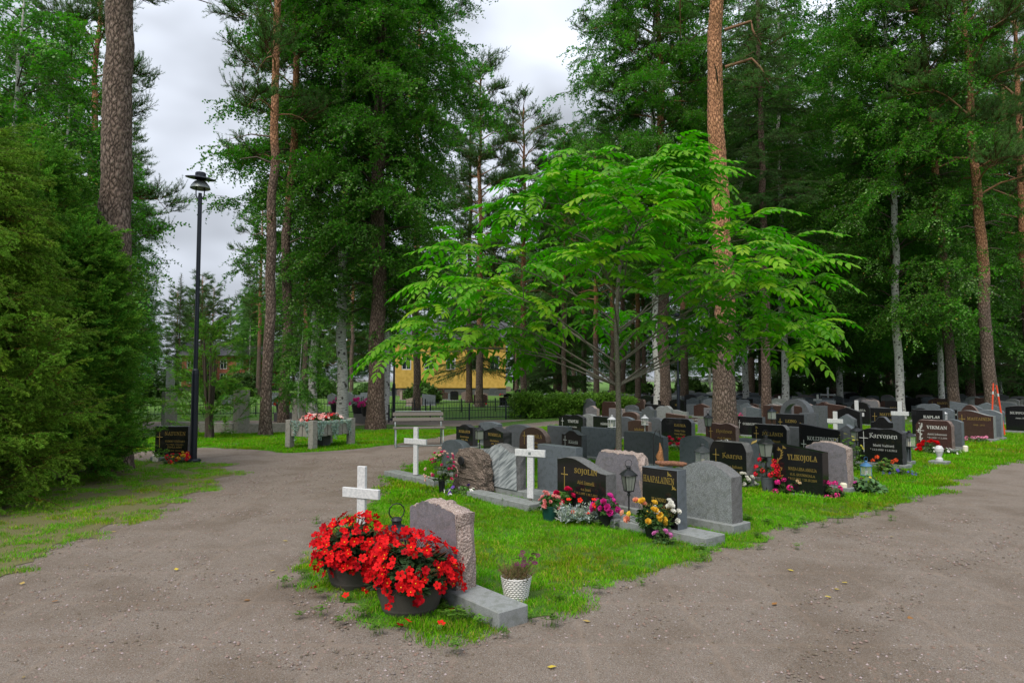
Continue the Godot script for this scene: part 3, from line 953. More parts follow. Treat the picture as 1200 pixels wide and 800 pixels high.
func wooden_cross(x: float, z: float, h: float, label: String, o: Dictionary = {}) -> void:
	var n := thing("grave_cross", label, "cross", Vector3(x, 0, z), o.get("turn", ROW_TURN), "white grave crosses")
	var foot: float = o.get("foot", 0.0)
	if o.has("ornate"):
		part("cross", cross_mesh(h, h * .62, h * .07, .05, .7, .004), M.whitepaint, n)
		for q in [[0, h], [-h * .31, h * .7], [h * .31, h * .7]]:
			var b := MB.new()
			b.lathe(Vector3.ZERO, [Vector2(0, -.07), Vector2(.055, -.04), Vector2(.07, 0), Vector2(.055, .04), Vector2(0, .07)], 8)
			part("knob", b.mesh(), M.whitepaint, n, Transform3D(Basis.IDENTITY, Vector3(q[0], q[1], 0)))
		return
	var w: float = o.get("w", 0.085)
	part("upright", plank(Vector3(w, h - foot, 0.035)), M.whitepaint, n, Transform3D(Basis.IDENTITY, Vector3(0, foot + (h - foot) / 2, 0)))
	var ah: float = o.get("arm_y", 0.74)
	part("crosspiece", plank(Vector3(o.get("arm", h * 0.46), w, 0.035)), M.whitepaint, n, Transform3D(Basis.IDENTITY, Vector3(0, foot + (h - foot) * ah, 0.012)))
	if foot > 0.0:
		var b := MB.new()
		b.tube([Vector3(0, -.1, 0), Vector3(0, foot + .05, 0)], [.014, .014], 8)
		part("peg", b.mesh(), M.wood, n)
	if o.has("plate"):
		var b := MB.new()
		b.box(Vector3.ZERO, Vector3(.035, .03, .006), .001)
		part("name_plate", b.mesh(), M.steel, n, Transform3D(Basis.IDENTITY, Vector3(0, foot + (h - foot) * ah, 0.033)))
func plank(size: Vector3) -> ArrayMesh:
	var b := MB.new()
	b.box(Vector3.ZERO, size, 0.004)
	return b.mesh()

# ---------------------------------------------------------------- lanterns, pots and flowers
func lantern(at: Vector3, s: float, label: String, o: Dictionary = {}) -> void:
	var m: Material = M[o.get("m", "iron")]
	var n := thing("grave_lantern", label, "lantern", at, o.get("turn", 0.3), "candle lanterns on the graves")
	var y0: float = o.get("pole", 0.0)
	if y0 > 0.0:
		var b := MB.new()
		b.tube([Vector3(0, -.12, 0), Vector3(0, y0, 0)], [.009, .009], 8)
		b.lathe(Vector3(0, y0 - .05, 0), [Vector2(.009, 0), Vector2(.02, .015), Vector2(.012, .035), Vector2(.03, .05)], 10)
		part("post", b.mesh(), m, n)
	var taper: float = o.get("taper", 1.0)       # width at the bottom over width at the top
	var h := 0.20 * s; var w := 0.07 * s; var wb := w * taper
	var f := MB.new()
	f.box(Vector3(0, y0 + .006 * s, 0), Vector3(wb * 2.3, .014 * s, wb * 2.3), .002)
	f.box(Vector3(0, y0 + h, 0), Vector3(w * 2.15, .012 * s, w * 2.15), .002)
	for sx in [-1, 1]:
		for sz in [-1, 1]:
			f.tube([Vector3(sx * wb, y0, sz * wb), Vector3(sx * w, y0 + h, sz * w)], [.006 * s, .006 * s], 4)
	if o.has("bars"):
		for k in [-0.33, 0.33]:
			for sgn in [-1, 1]:
				f.tube([Vector3(k * wb, y0, sgn * wb), Vector3(k * w, y0 + h, sgn * w)], [.0025 * s, .0025 * s], 4)
				f.tube([Vector3(sgn * wb, y0, k * wb), Vector3(sgn * w, y0 + h, k * w)], [.0025 * s, .0025 * s], 4)
	part("frame", f.mesh(), m, n)
	var r := MB.new()
	r.lathe(Vector3(0, y0 + h + .006 * s, 0), [Vector2(w * 1.75, -.012 * s), Vector2(w * 1.7, 0), Vector2(w * 0.75, .05 * s), Vector2(w * 0.4, .06 * s), Vector2(w * 0.38, .08 * s), Vector2(w * .5, .085 * s), Vector2(w * .3, .10 * s), Vector2(0, .105 * s)], 4 if not o.has("cone") else 14, 1, 1, Basis(Vector3.UP, PI / 4))
	part("roof", r.mesh(), m, n)
	if not o.has("noring"):
		var g := MB.new()
		var ring := []
		var ra := []
		for k in 13:
			var a := TAU * k / 12.0
			ring.append(Vector3(cos(a) * .045 * s, y0 + h + .14 * s + sin(a) * .045 * s, 0)); ra.append(.0035 * s)
		g.tube(ring, ra, 4, [], false)
		part("ring", g.mesh(), m, n)
	for k in 4:
		var b := MB.new()
		var bs := Basis(Vector3.UP, k * PI / 2)
		var q := [Vector3(-wb * .93, y0 + .014 * s, wb), Vector3(wb * .93, y0 + .014 * s, wb), Vector3(w * .93, y0 + h - .006 * s, w), Vector3(-w * .93, y0 + h - .006 * s, w)]
		b.quad(bs * q[0], bs * q[1], bs * q[2], bs * q[3], bs * Vector3(0, 0, 1))
		part("pane", b.mesh(), M.glass if not o.has("frost") else M.frost, n)
	if not o.has("frost"):
		var c := MB.new()
		c.lathe(Vector3(0, y0 + .014 * s, 0), [Vector2(.028 * s, 0), Vector2(.028 * s, .09 * s), Vector2(0, .092 * s)], 12)
		part("candle", c.mesh(), M.candle, n)

func bloom(kind: String) -> ArrayMesh:
	if P.has("bloom_" + kind): return P["bloom_" + kind]
	rng.seed = kind.hash() % 1000
	var b := MB.new()
	match kind:
		"begonia":                         # four or five round petals, flat to the side
			for k in 5:
				var a := TAU * k / 5.0
				var d := Vector3(cos(a), 0.35, sin(a)).normalized()
				var s := Vector3(-sin(a), 0, cos(a))
				var p0 := d * .004; var p1 := d * .018 + s * .013; var p2 := d * .034 + s * .009; var p3 := d * .034 - s * .009 - Vector3(0, .004, 0); var p4 := d * .018 - s * .013
				b.flat(p0, p1, p4); b.flat(p4, p1, p2); b.flat(p4, p2, p3)
		"rose":                            # rings of cupped petals round a closed heart
			for ring in 4:
				var num: int = [3, 4, 5, 6][ring]
				var r: float = [.008, .016, .024, .030][ring]
				for k in num:
					var a := TAU * (k + ring * .37) / num
					var o := Vector3(cos(a), 0, sin(a)); var s := Vector3(-sin(a), 0, cos(a))
					var wd := r * 0.9 + .004
					var y1: float = [.034, .031, .025, .016][ring]
					var lo := o * r * 0.35 + Vector3(0, -.012, 0)
					var hi := o * (r + .003) + Vector3(0, y1, 0)
					b.flat(lo, hi + s * wd * .6, hi - s * wd * .6)
					b.flat(lo, o * r * .9 + s * wd + Vector3(0, y1 * .4, 0), hi + s * wd * .6)
					b.flat(lo, hi - s * wd * .6, o * r * .9 - s * wd + Vector3(0, y1 * .4, 0))
		"daisy":
			for k in 9:
				var a := TAU * k / 9.0
				b.leaf(Vector3(cos(a) * .004, 0, sin(a) * .004), Vector3(cos(a), .2, sin(a)).normalized(), Vector3.UP, .02, .009)
		"cluster":                         # geranium head: many small florets on a ball
			for k in 22:
				var d := rdir(); d.y = absf(d.y) * .9 - .15
				d = d.normalized()
				var s := d.cross(Vector3.UP if absf(d.y) < .9 else Vector3.RIGHT).normalized(); var t := d.cross(s)
				var c := d * .030
				for q in 4:
					var a := TAU * q / 4.0 + k
					b.leaf(c, (s * cos(a) + t * sin(a) + d * .25).normalized(), d, .016, .012)
	P["bloom_" + kind] = b.mesh()
	return P["bloom_" + kind]

func leafball(key: String, g: Color, l: float) -> ArrayMesh:
	if P.has(key): return P[key]
	rng.seed = key.hash() % 1000
	var b := MB.new()
	for k in 14:
		var d := rdir(); d.y = absf(d.y) * .8 + .05
		var face := (d + Vector3.UP + rdir() * .5).normalized()
		var ld := (d - face * d.dot(face)).normalized()
		b.col = vary(g, .3)
		b.leaf(d * .012, ld, face, l * rnd(.7, 1.2), l * .7)
	P[key] = b.mesh()
	return P[key]

# r: radius, h: height of the leafy dome above base; flowers are parts, leaves one part
func flowers(called: String, label: String, at: Vector3, r: float, h: float, sets: Array, o: Dictionary = {}) -> Node3D:
	var n := thing(called, label, o.get("category", "flowers"), at, 0.0, "flowers on the graves")
	rng.seed = int(absf(at.x * 131 + at.z * 57)) + 3
	var y0 := 0.0
	if o.has("pot"):
		var pr: float = o.get("pr", r * .7); var ph: float = o.pot
		var b := MB.new()
		var px: float = o.get("px", 1.0)
		b.lathe(Vector3.ZERO, [Vector2(0, 0), Vector2(pr * .72, 0), Vector2(pr * .96, ph * .9), Vector2(pr, ph * .93), Vector2(pr, ph), Vector2(pr * .93, ph), Vector2(pr * .9, ph * .88), Vector2(0, ph * .86)], 20, px)
		part("pot", b.mesh(), M[o.get("pm", "iron")], n, Transform3D(Basis(Vector3.UP, o.get("pturn", 0.0)), Vector3.ZERO))
		y0 = ph * .9
	var key := "leafball%s" % o.get("leaf", G(.06, .11, .03))
	var xf := []; var tn := []
	var lift: float = o.get("lift", 0.25)
	for k in int(o.get("leaves", 60)):
		var d := rdir(); d.y = absf(d.y)
		var q := d * pow(rng.randf(), .4)
		xf.append(Transform3D(Basis(Vector3.UP, rnd(0, TAU)) * Basis(Vector3.RIGHT, rnd(-.6, .6)), Vector3(q.x * r * .93, y0 + q.y * h * .9 + lift * .0, q.z * r * .93)))
		tn.append(Color.WHITE * rnd(.7, 1.25))
	many("foliage", leafball(key, o.get("leaf", G(.06, .11, .03)), o.get("leaf_l", .045)), M.plant, n, xf, tn)
	var st := MB.new()
	st.col = G(.08, .13, .03)
	for s in sets:                        # [bloom kind, colour, how many, size, optional centre colour]
		for k in s[2]:
			var d := Vector3(rng.randfn(), absf(rng.randfn()) * .9 + (.1 if not o.has("hang") else -.15), rng.randfn()).normalized()
			var p := Vector3(d.x * r, y0 + d.y * h, d.z * r) * 1.0
			p = Vector3(p.x, p.y, p.z) * Vector3(rnd(.8, 1.06), 1, rnd(.8, 1.06)) + Vector3(0, rnd(-.02, .03), 0)
			if s.size() > 5: p += s[5]
			st.tube([Vector3(p.x * .3, y0, p.z * .3), p], [.003, .002], 3, [], false)
			var up := (d + rdir() * .35 + Vector3(0, .1, .25)).normalized()
			var side := up.cross(Vector3(0.3, .1, 1)).normalized()
			var f := part("flower", bloom(s[0]), petalmat(s[1]), n, Transform3D(Basis(side, up, side.cross(up)) * Basis(Vector3.UP, rnd(0, TAU)).scaled(Vector3.ONE * s[3] * rnd(.8, 1.2)), p))
			if s.size() > 4 and s[4] != null:
				if not P.has("heart"):
					var hb := MB.new()
					hb.lathe(Vector3(0, .004, 0), [Vector2(.0055, 0), Vector2(.004, .005), Vector2(0, .006)], 6)
					P.heart = hb.mesh()
				part("flower_centre", P.heart, petalmat(s[4]), f)
	if st.v.size(): part("stems", st.mesh(), M.plant, n)
	return n

func build_graves() -> void:
	gravestone(-0.528, -5.183, 0.659, 0.705, 0.17, "notch", 0.16, "pink", "pinkrough", 0.05, "pinkish grey granite headstone with one chiselled edge beside the red begonias", {"plinth": .12, "belly": .03, "noplinth": 1})
	wooden_cross(-1.348, -6.192, 0.826, "white wooden cross standing behind the pots of red begonias", {"arm_y": .71, "arm": .40, "turn": -.45, "w": .088})
	gravestone(-0.555, -9.750, 0.778, 0.645, 0.24, "rock", 0.05, "brownrock", "brownrock", 0.03, "rough brown natural boulder headstone with a dark oval plaque", {"power": .3, "plinth": .03, "noplinth": 1})
	gravestone(-0.118, -9.530, 0.793, 0.714, 0.17, "hump", 0.16, "gneiss", "greyrough", 0.03, "pale grey headstone with diagonal streaks and a sloping top behind the low kerb", {"plinth": .13, "noplinth": 1})
	wooden_cross(0.233, -8.591, 0.907, "white wooden cross on a thin peg beside the pale streaked headstone", {"foot": .13, "arm_y": .72, "arm": .42, "turn": -.5, "w": .088, "plate": 1})
	gravestone(0.860, -8.010, 0.801, 0.688, 0.17, "wave", 0.24, "black", "greyrough", 0.01, "polished black headstone with wave-shaped top and a tall gold cross behind pink flowers", {"text": [["SOJOLIN", .085], ["Airi Ismeli", .055], ["o.s. Jauri", .038], ["* 10.1.1937  † 30.7.2012", .034]], "tx": .10, "tw": .62, "cross": -.34, "font": "bold", "noplinth": 1, "plinth": .10, "ty": .76})
	gravestone(1.573, -7.133, 0.460, 0.691, 0.15, "rect", 0, "black", "grey", 0, "upright black headstone with flat grey top carrying a piece of driftwood", {"text": [["HAAPALAINEN", .09], ["", .05], ["HANNU", .05], ["JAAKKO OLAVI", .05], ["24.11.1953 - 16.2.2012", .04]], "tx": -.02, "tw": .86, "ty": .8, "birds": [[.22, .88], [.34, .66]], "noplinth": 1, "plinth": .10})
	gravestone(-0.919, -11.245, 0.634, 0.624, 0.14, "round", 0.22, "grey", "grey", 0, "plain grey round-shouldered headstone seen from behind, left of the brown boulder", {})
	gravestone(0.645, -9.321, 0.754, 0.711, 0.14, "rect", 0, "grey", "grey", 0, "plain flat-topped grey slab right of the white cross on a peg", {})
	gravestone(1.356, -8.447, 0.771, 0.721, 0.2, "shoulder", 0.34, "pink", "pinkrough", 0.05, "bluish pink granite headstone with a rough broken rim behind the tall post lantern", {"plinth": .09})
	gravestone(2.140, -7.482, 0.691, 0.720, 0.2, "arch", 0.22, "speckle", "greyrough", 0.012, "broad speckled grey headstone with curved top at the row end beside the driftwood stone", {"plinth": .11})
	gravestone(-1.044, -15.869, 0.674, 0.576, 0.14, "hump", 0.12, "black", "blackmatt", 0.004, "small black headstone with gold lettering nearest the bench", {"text": [["KUKKANEN", .08], ["Martta Helena", .05], ["1921 - 2004", .05]], "tx": 0, "tw": .8, "ty": .66})
	gravestone(-0.316, -14.974, 0.720, 0.578, 0.24, "peak", 0.22, "black", "blackmatt", 0.03, "pointed black headstone with gold lettering and rough grey sides", {"text": [["NUMMELA", .085], ["Eino Kalervo", .05], ["1936 - 2009", .045]], "tx": .06, "tw": .74, "ty": .66})
	gravestone(0.469, -14.008, 0.840, 0.644, 0.14, "round", 0.5, "red", "redrough", 0.02, "round dark red headstone with gold lettering half behind the white cross on a peg", {"text": [["SEPPÄLÄ", .085], ["Toivo", .05], ["Aino Maria", .05]], "tx": .12, "tw": .6, "cross": -.3, "ty": .66})
	gravestone(1.188, -13.124, 0.553, 0.639, 0.14, "hump", 0.14, "black", "greydark", 0.004, "narrow black headstone with a pale cross between two plain grey slabs", {"text": [["Kääriä", .08], ["Helmi Sofia", .04]], "ink": "silver", "tx": .08, "cross": -.32, "ty": .6})
	gravestone(3.343, -10.473, 0.646, 0.665, 0.2, "shoulder", 0.22, "black", "greyrough", 0.02, "black headstone with rounded shoulders, a gold cross and a small gilt bird on top", {"text": [["Kaarna", .10], ["Raino Juhani", .055], ["* 3.4.1939  † 9.1.2013", .04]], "font": "script", "tx": .12, "cross": -.32, "ty": .64, "plinth": .06})
	gravestone(4.033, -9.623, 0.719, 0.693, 0.17, "slant", 0.12, "black", "black", 0, "large glossy black headstone with a slanting top and a gold leaf sprig", {"text": [["YLIKOJOLA", .105], ["MAIJA-LIISA AMALIA", .058], ["O.S. SUUNNIALA", .045], ["* 9.12.1932  † 28.10.2009", .045]], "font": "bold", "tx": .10, "tw": .6, "sprig": -.36, "birds": [[-.4, .86], [-.3, .9]], "ty": .74, "plinth": .03})
	gravestone(-0.504, -16.252, 0.726, 0.611, 0.14, "arch", 0.08, "grey", "grey", 0, "grey flat-arched slab headstone peeping out behind the pointed black one", {})
	gravestone(0.191, -15.396, 0.918, 0.606, 0.14, "arch", 0.18, "greydark", "greydark", 0, "dark grey curved-top headstone seen from behind, left of the round dark red one", {})
	gravestone(1.000, -14.401, 0.622, 0.635, 0.14, "rect", 0, "greydark", "grey", 0, "small square grey headstone seen from behind, left of the narrow black one", {})
	gravestone(1.725, -13.509, 0.889, 0.661, 0.14, "rect", 0, "grey", "grey", 0, "wide pale blue-grey slab headstone beside the young tree trunk", {})
	gravestone(2.454, -12.613, 0.934, 0.661, 0.14, "waveback", 0.14, "greydark", "grey", 0.004, "dark grey headstone with a wave-shaped top right of the young tree trunk", {})
	gravestone(3.168, -11.734, 0.602, 0.654, 0.2, "round", 0.22, "grey", "greyrough", 0.01, "grey round-topped headstone behind the two hooked lanterns", {})
	gravestone(3.855, -10.889, 0.489, 0.668, 0.14, "rect", 0, "grey", "greydark", 0, "plain grey rectangular headstone between the shouldered and the slanting black ones", {})
	gravestone(4.600, -9.972, 0.621, 0.710, 0.2, "arch", 0.13, "pink", "pinkrough", 0.04, "pinkish grey headstone with a rough arched rim just right of the slanting black one", {})
	gravestone(1.665, -18.878, 0.964, 0.662, 0.14, "ragged", 0.08, "black", "blackmatt", 0.02, "black headstone with rough edges and a white cross in front of the hedge end", {"text": [["TIMPERI", .10], ["Väinö Aleksi", .05]], "ink": "silver", "tx": .1, "cross": -.34, "ty": .66})
	gravestone(2.447, -17.916, 0.778, 0.643, 0.14, "rect", 0, "black", "greydark", 0, "low black headstone with white lettering left of the young tree trunk", {"text": [["HÄNNINEN", .075], ["Eeva", .05]], "ink": "silver", "tx": .12, "tw": .55, "ty": .66})
	gravestone(3.171, -17.026, 0.649, 0.606, 0.14, "arch", 0.1, "red", "redrough", 0.01, "brown polished headstone with gold lettering right of the young tree trunk", {"text": [["RÄSÄNEN", .075], ["Veli Kalevi", .05]], "tx": .1, "tw": .6, "ty": .55})
	gravestone(3.903, -16.126, 0.873, 0.699, 0.14, "shoulder", 0.14, "black", "greydark", 0.004, "black headstone with rounded corners and three gold lines behind the red roses", {"text": [["KAURIA", .085], ["Pekka Veijo", .055], ["Taimi Maria", .055], ["1930 - 2008", .045]], "tx": .12, "tw": .55, "ty": .74})
	gravestone(4.657, -15.197, 0.776, 0.656, 0.14, "ragged", 0.06, "red", "redrough", 0.02, "dark red headstone with a gold cross just in front of the big orange pine", {"text": [["Hyvönen", .095], ["Pauli Markus", .055], ["1945 - 2010", .045]], "font": "script", "tx": .12, "cross": -.32, "ty": .66})
	gravestone(5.390, -14.296, 0.801, 0.677, 0.14, "shoulder", 0.16, "black", "greyrough", 0.012, "black headstone with rounded shoulders, small gold cross and bird at upper left", {"text": [["PÖLLÄNEN", .095], ["Pekka Ilmari", .055], ["1928 - 2011", .045]], "tx": .1, "tw": .58, "cross": -.36, "birds": [[-.38, .84]], "ty": .66})
	gravestone(6.062, -13.470, 0.829, 0.730, 0.14, "slant", 0.16, "black", "blackmatt", 0.008, "wide black headstone with pale blue lettering above the pinkish rough-rimmed stone", {"text": [["KOLEHMAINEN", .10], ["MARTTI OLAVI", .055]], "ink": "silver", "tx": .08, "tw": .74, "cross": -.38, "ch": .4, "cy": .1, "ty": .56})
	gravestone(6.782, -12.583, 0.783, 0.725, 0.2, "ragged", 0.04, "black", "blackmatt", 0.03, "black headstone with rough natural edges, white lettering and a white cross", {"text": [["Karvonen", .11], ["Matti Valtteri", .058], ["* 11.9.1940  † 5.8.2011", .045]], "ink": "silver", "font": "script", "tx": .08, "tw": .62, "cross": -.36, "ch": .6, "cy": .28, "ty": .76})
	gravestone(2.181, -19.290, 0.496, 0.641, 0.14, "arch", 0.1, "pale", "pale", 0, "small pale headstone just right of the black one with rough edges", {})
	gravestone(3.647, -17.486, 0.598, 0.644, 0.14, "round", 0.25, "greydark", "greydark", 0, "grey rounded headstone behind the brown polished one", {})
	gravestone(3.016, -18.262, 0.593, 0.624, 0.14, "arch", 0.12, "greydark", "grey", 0, "grey narrow headstone partly behind the young tree trunk", {})
	gravestone(6.006, -14.585, 0.283, 0.604, 0.14, "rect", 0, "greydark", "greydark", 0, "narrow grey block between the two black stones with gold and pale blue lettering", {})
	gravestone(6.715, -13.712, 0.434, 0.715, 0.14, "peak", 0.24, "greydark", "grey", 0, "grey gabled headstone seen from behind, below the middle white cross", {})
	gravestone(7.278, -13.020, 0.482, 0.631, 0.14, "rect", 0, "grey", "grey", 0, "low grey slab seen behind the rough-edged black stone with white lettering", {})
	gravestone(6.564, -18.875, 0.826, 0.592, 0.14, "rect", 0, "black", "greydark", 0, "low black headstone with white lettering right of the big orange pine", {"text": [["SORMUNEN", .085]], "ink": "silver", "tx": .06, "cross": -.36, "ty": .6})
	gravestone(7.313, -17.955, 0.794, 0.708, 0.14, "rect", 0, "black", "greydark", 0, "black oblong headstone with gold lettering in front of the grey ring monument", {"text": [["LEINO", .10], ["Eero Kustaa", .055], ["Lempi Elina", .055]], "tx": .04, "tw": .5, "cross": -.34, "birds": [[.34, .6]], "ty": .7})
	gravestone(8.755, -16.180, 0.512, 0.736, 0.14, "hump", 0.2, "black", "greydark", 0, "low humped black headstone with gold lettering in front of a bigger black one", {"text": [["MUTTONEN", .08]], "tx": .06, "tw": .7, "ty": .4})
	gravestone(9.450, -15.326, 0.731, 0.705, 0.2, "shoulder", 0.2, "red", "redrough", 0.025, "red-brown headstone with white lettering and a leafy white cross above red roses", {"text": [["VIKMAN", .10], ["Antti Johannes", .058], ["* 8.5.1930  † 7.3.2008", .045]], "ink": "silver", "font": "bold", "tx": .1, "tw": .56, "sprig": -.36, "cross": -.36, "ch": .6, "cy": .2, "ty": .74})
	wooden_cross(7.903, -16.754, 0.830, "white wooden cross in front of the gabled black headstone", {"arm_y": .72, "w": .1})
	gravestone(7.915, -18.261, 0.465, 0.715, 0.14, "rect", 0, "greydark", "greydark", 0, "grey block headstone under the grey ring monument", {})
	gravestone(8.550, -17.479, 0.426, 0.731, 0.14, "peak", 0.2, "grey", "greydark", 0, "grey gabled headstone behind the middle white cross", {})
	gravestone(10.039, -15.648, 0.444, 0.706, 0.14, "arch", 0.1, "greydark", "grey", 0, "dark grey headstone seen from behind, right of the red-brown one with white lettering", {})
	gravestone(9.306, -16.550, 0.210, 0.736, 0.14, "rect", 0, "greydark", "greydark", 0, "small grey block beside the low humped black headstone", {})
	gravestone(8.582, -22.417, 0.714, 0.764, 0.14, "rect", 0, "red", "redrough", 0.004, "brown headstone with gold lettering behind the dark blue lantern", {"text": [["NIIRA", .085], ["Oskari", .055]], "tx": .1, "tw": .6, "ty": .66})
	gravestone(10.076, -20.580, 0.802, 0.781, 0.14, "peak", 0.2, "black", "blackmatt", 0.004, "gabled black headstone with white lettering behind the middle white cross", {"text": [["HEMMI", .085]], "ink": "silver", "tx": .1, "tw": .5, "ty": .5})
	gravestone(10.778, -19.717, 0.828, 0.791, 0.14, "rect", 0, "black", "greydark", 0, "black oblong headstone with gold name and cross in front of the white birch", {"text": [["MATTERO", .10], ["Tauno Ilari", .055]], "tx": .1, "tw": .6, "cross": -.36, "ty": .74})
	gravestone(11.463, -18.873, 0.780, 0.779, 0.14, "rect", 0, "black", "greydark", 0, "black oblong headstone with white lettering behind the red-brown stone", {"text": [["KAPLAS", .10], ["Armas", .055]], "ink": "silver", "font": "bold", "tx": .14, "tw": .56, "ty": .72})
	gravestone(12.190, -17.979, 0.804, 0.796, 0.2, "wave", 0.18, "red", "pale", 0.004, "brown wave-topped headstone with gold lettering and pale edge beside the orange poles", {"text": [["MASTAINEN", .105], ["1938 - 2011", .05]], "tx": .1, "tw": .66, "cross": -.38, "ch": .5, "ty": .7})
	gravestone(6.634, -24.814, 0.875, 0.244, 0.14, "hump", 0.2, "red", "greyrough", 0.004, "low dark headstone with a curved top and white lettering left of the big orange pine", {"text": [["SALMINEN", .08]], "ink": "silver", "tx": .1, "tw": .6, "ty": .5})
	wooden_cross(10.849, -19.153, 1.004, "white wooden cross beside the white birch trunk", {"arm_y": .66, "w": .11})
	wooden_cross(10.694, -21.247, 0.966, "broad white wooden cross behind the gabled black headstone", {"arm_y": .55, "w": .11})
	gravestone(12.113, -19.121, 0.399, 0.816, 0.14, "arch", 0.1, "grey", "grey", 0, "grey headstone beside a small white lantern, behind the red-brown stone", {})
	gravestone(12.764, -18.320, 0.578, 0.803, 0.14, "arch", 0.14, "grey", "pale", 0, "plain grey headstone with pale edge standing behind the brown wave-topped one", {})
	gravestone(7.494, -24.802, 1.200, 0.644, 0.14, "hump", 0.12, "pink", "pinkrough", 0.006, "pale pinkish grey broad headstone left of the big orange pine", {})
	gravestone(14.308, -21.399, 0.550, 0.828, 0.14, "arch", 0.4, "red", "redrough", 0.01, "small arched red headstone with rough rim behind the brown wave-topped one", {"text": [["LAHTI", .08]], "tx": 0, "tw": .6, "ty": .5})
	gravestone(15.153, -20.359, 0.788, 0.841, 0.14, "arch", 0.08, "black", "greyrough", 0.02, "black headstone with a rough pale rim at the right edge of the view", {"text": [["NUPPONEN", .10], ["Aarne Olavi", .05]], "ink": "silver", "tx": 0, "tw": .8, "ty": .7})
	gravestone(6.229, -26.359, 1.276, 0.453, 0.14, "hump", 0.16, "pale", "pale", 0, "pale grey humped headstone above the black one with rounded corners", {})
	gravestone(18.131, -28.744, 1.137, 0.849, 0.14, "ragged", 0.06, "red", "redrough", 0.01, "brown gold-lettered headstone far behind the black oblong ones, near the leaning pine", {"text": [["MANTUNEN", .12]], "tx": .1, "tw": .6, "cross": -.36, "ty": .7})
	wooden_cross(16.809, -36.394, 1.147, "tall ornate white cross with rounded ends among the far graves", {"ornate": 1})
	wooden_cross(14.719, -32.941, 0.903, "small white cross left of the tall ornate white one", {"arm_y": .7, "w": .1})
	wooden_cross(11.881, -30.408, 0.881, "small white cross at the foot of the thin birch", {"arm_y": .7, "w": .09})
	wooden_cross(3.227, -35.030, 0.424, "white cross among the small graves in front of the hedge", {"arm_y": .7, "w": .12})
	gravestone(-6.697, -13.606, 0.72, 0.688, 0.16, "rect", 0, "black", "greyrough", .02, "black headstone with gold lettering and cross behind the lamp post", {"text": [["NATUNEN", .10], ["VEIKKO RIKHARD", .05], ["* 5.5.1929  † 14.2.2005", .036], ["PAULA AINO", .05], ["* 2.2.1931  † 9.8.2017", .036]], "tx": .1, "tw": .62, "cross": -.36, "ch": .5, "cy": .3, "ty": .76, "turn": -.15, "group": "headstones left of the path"})
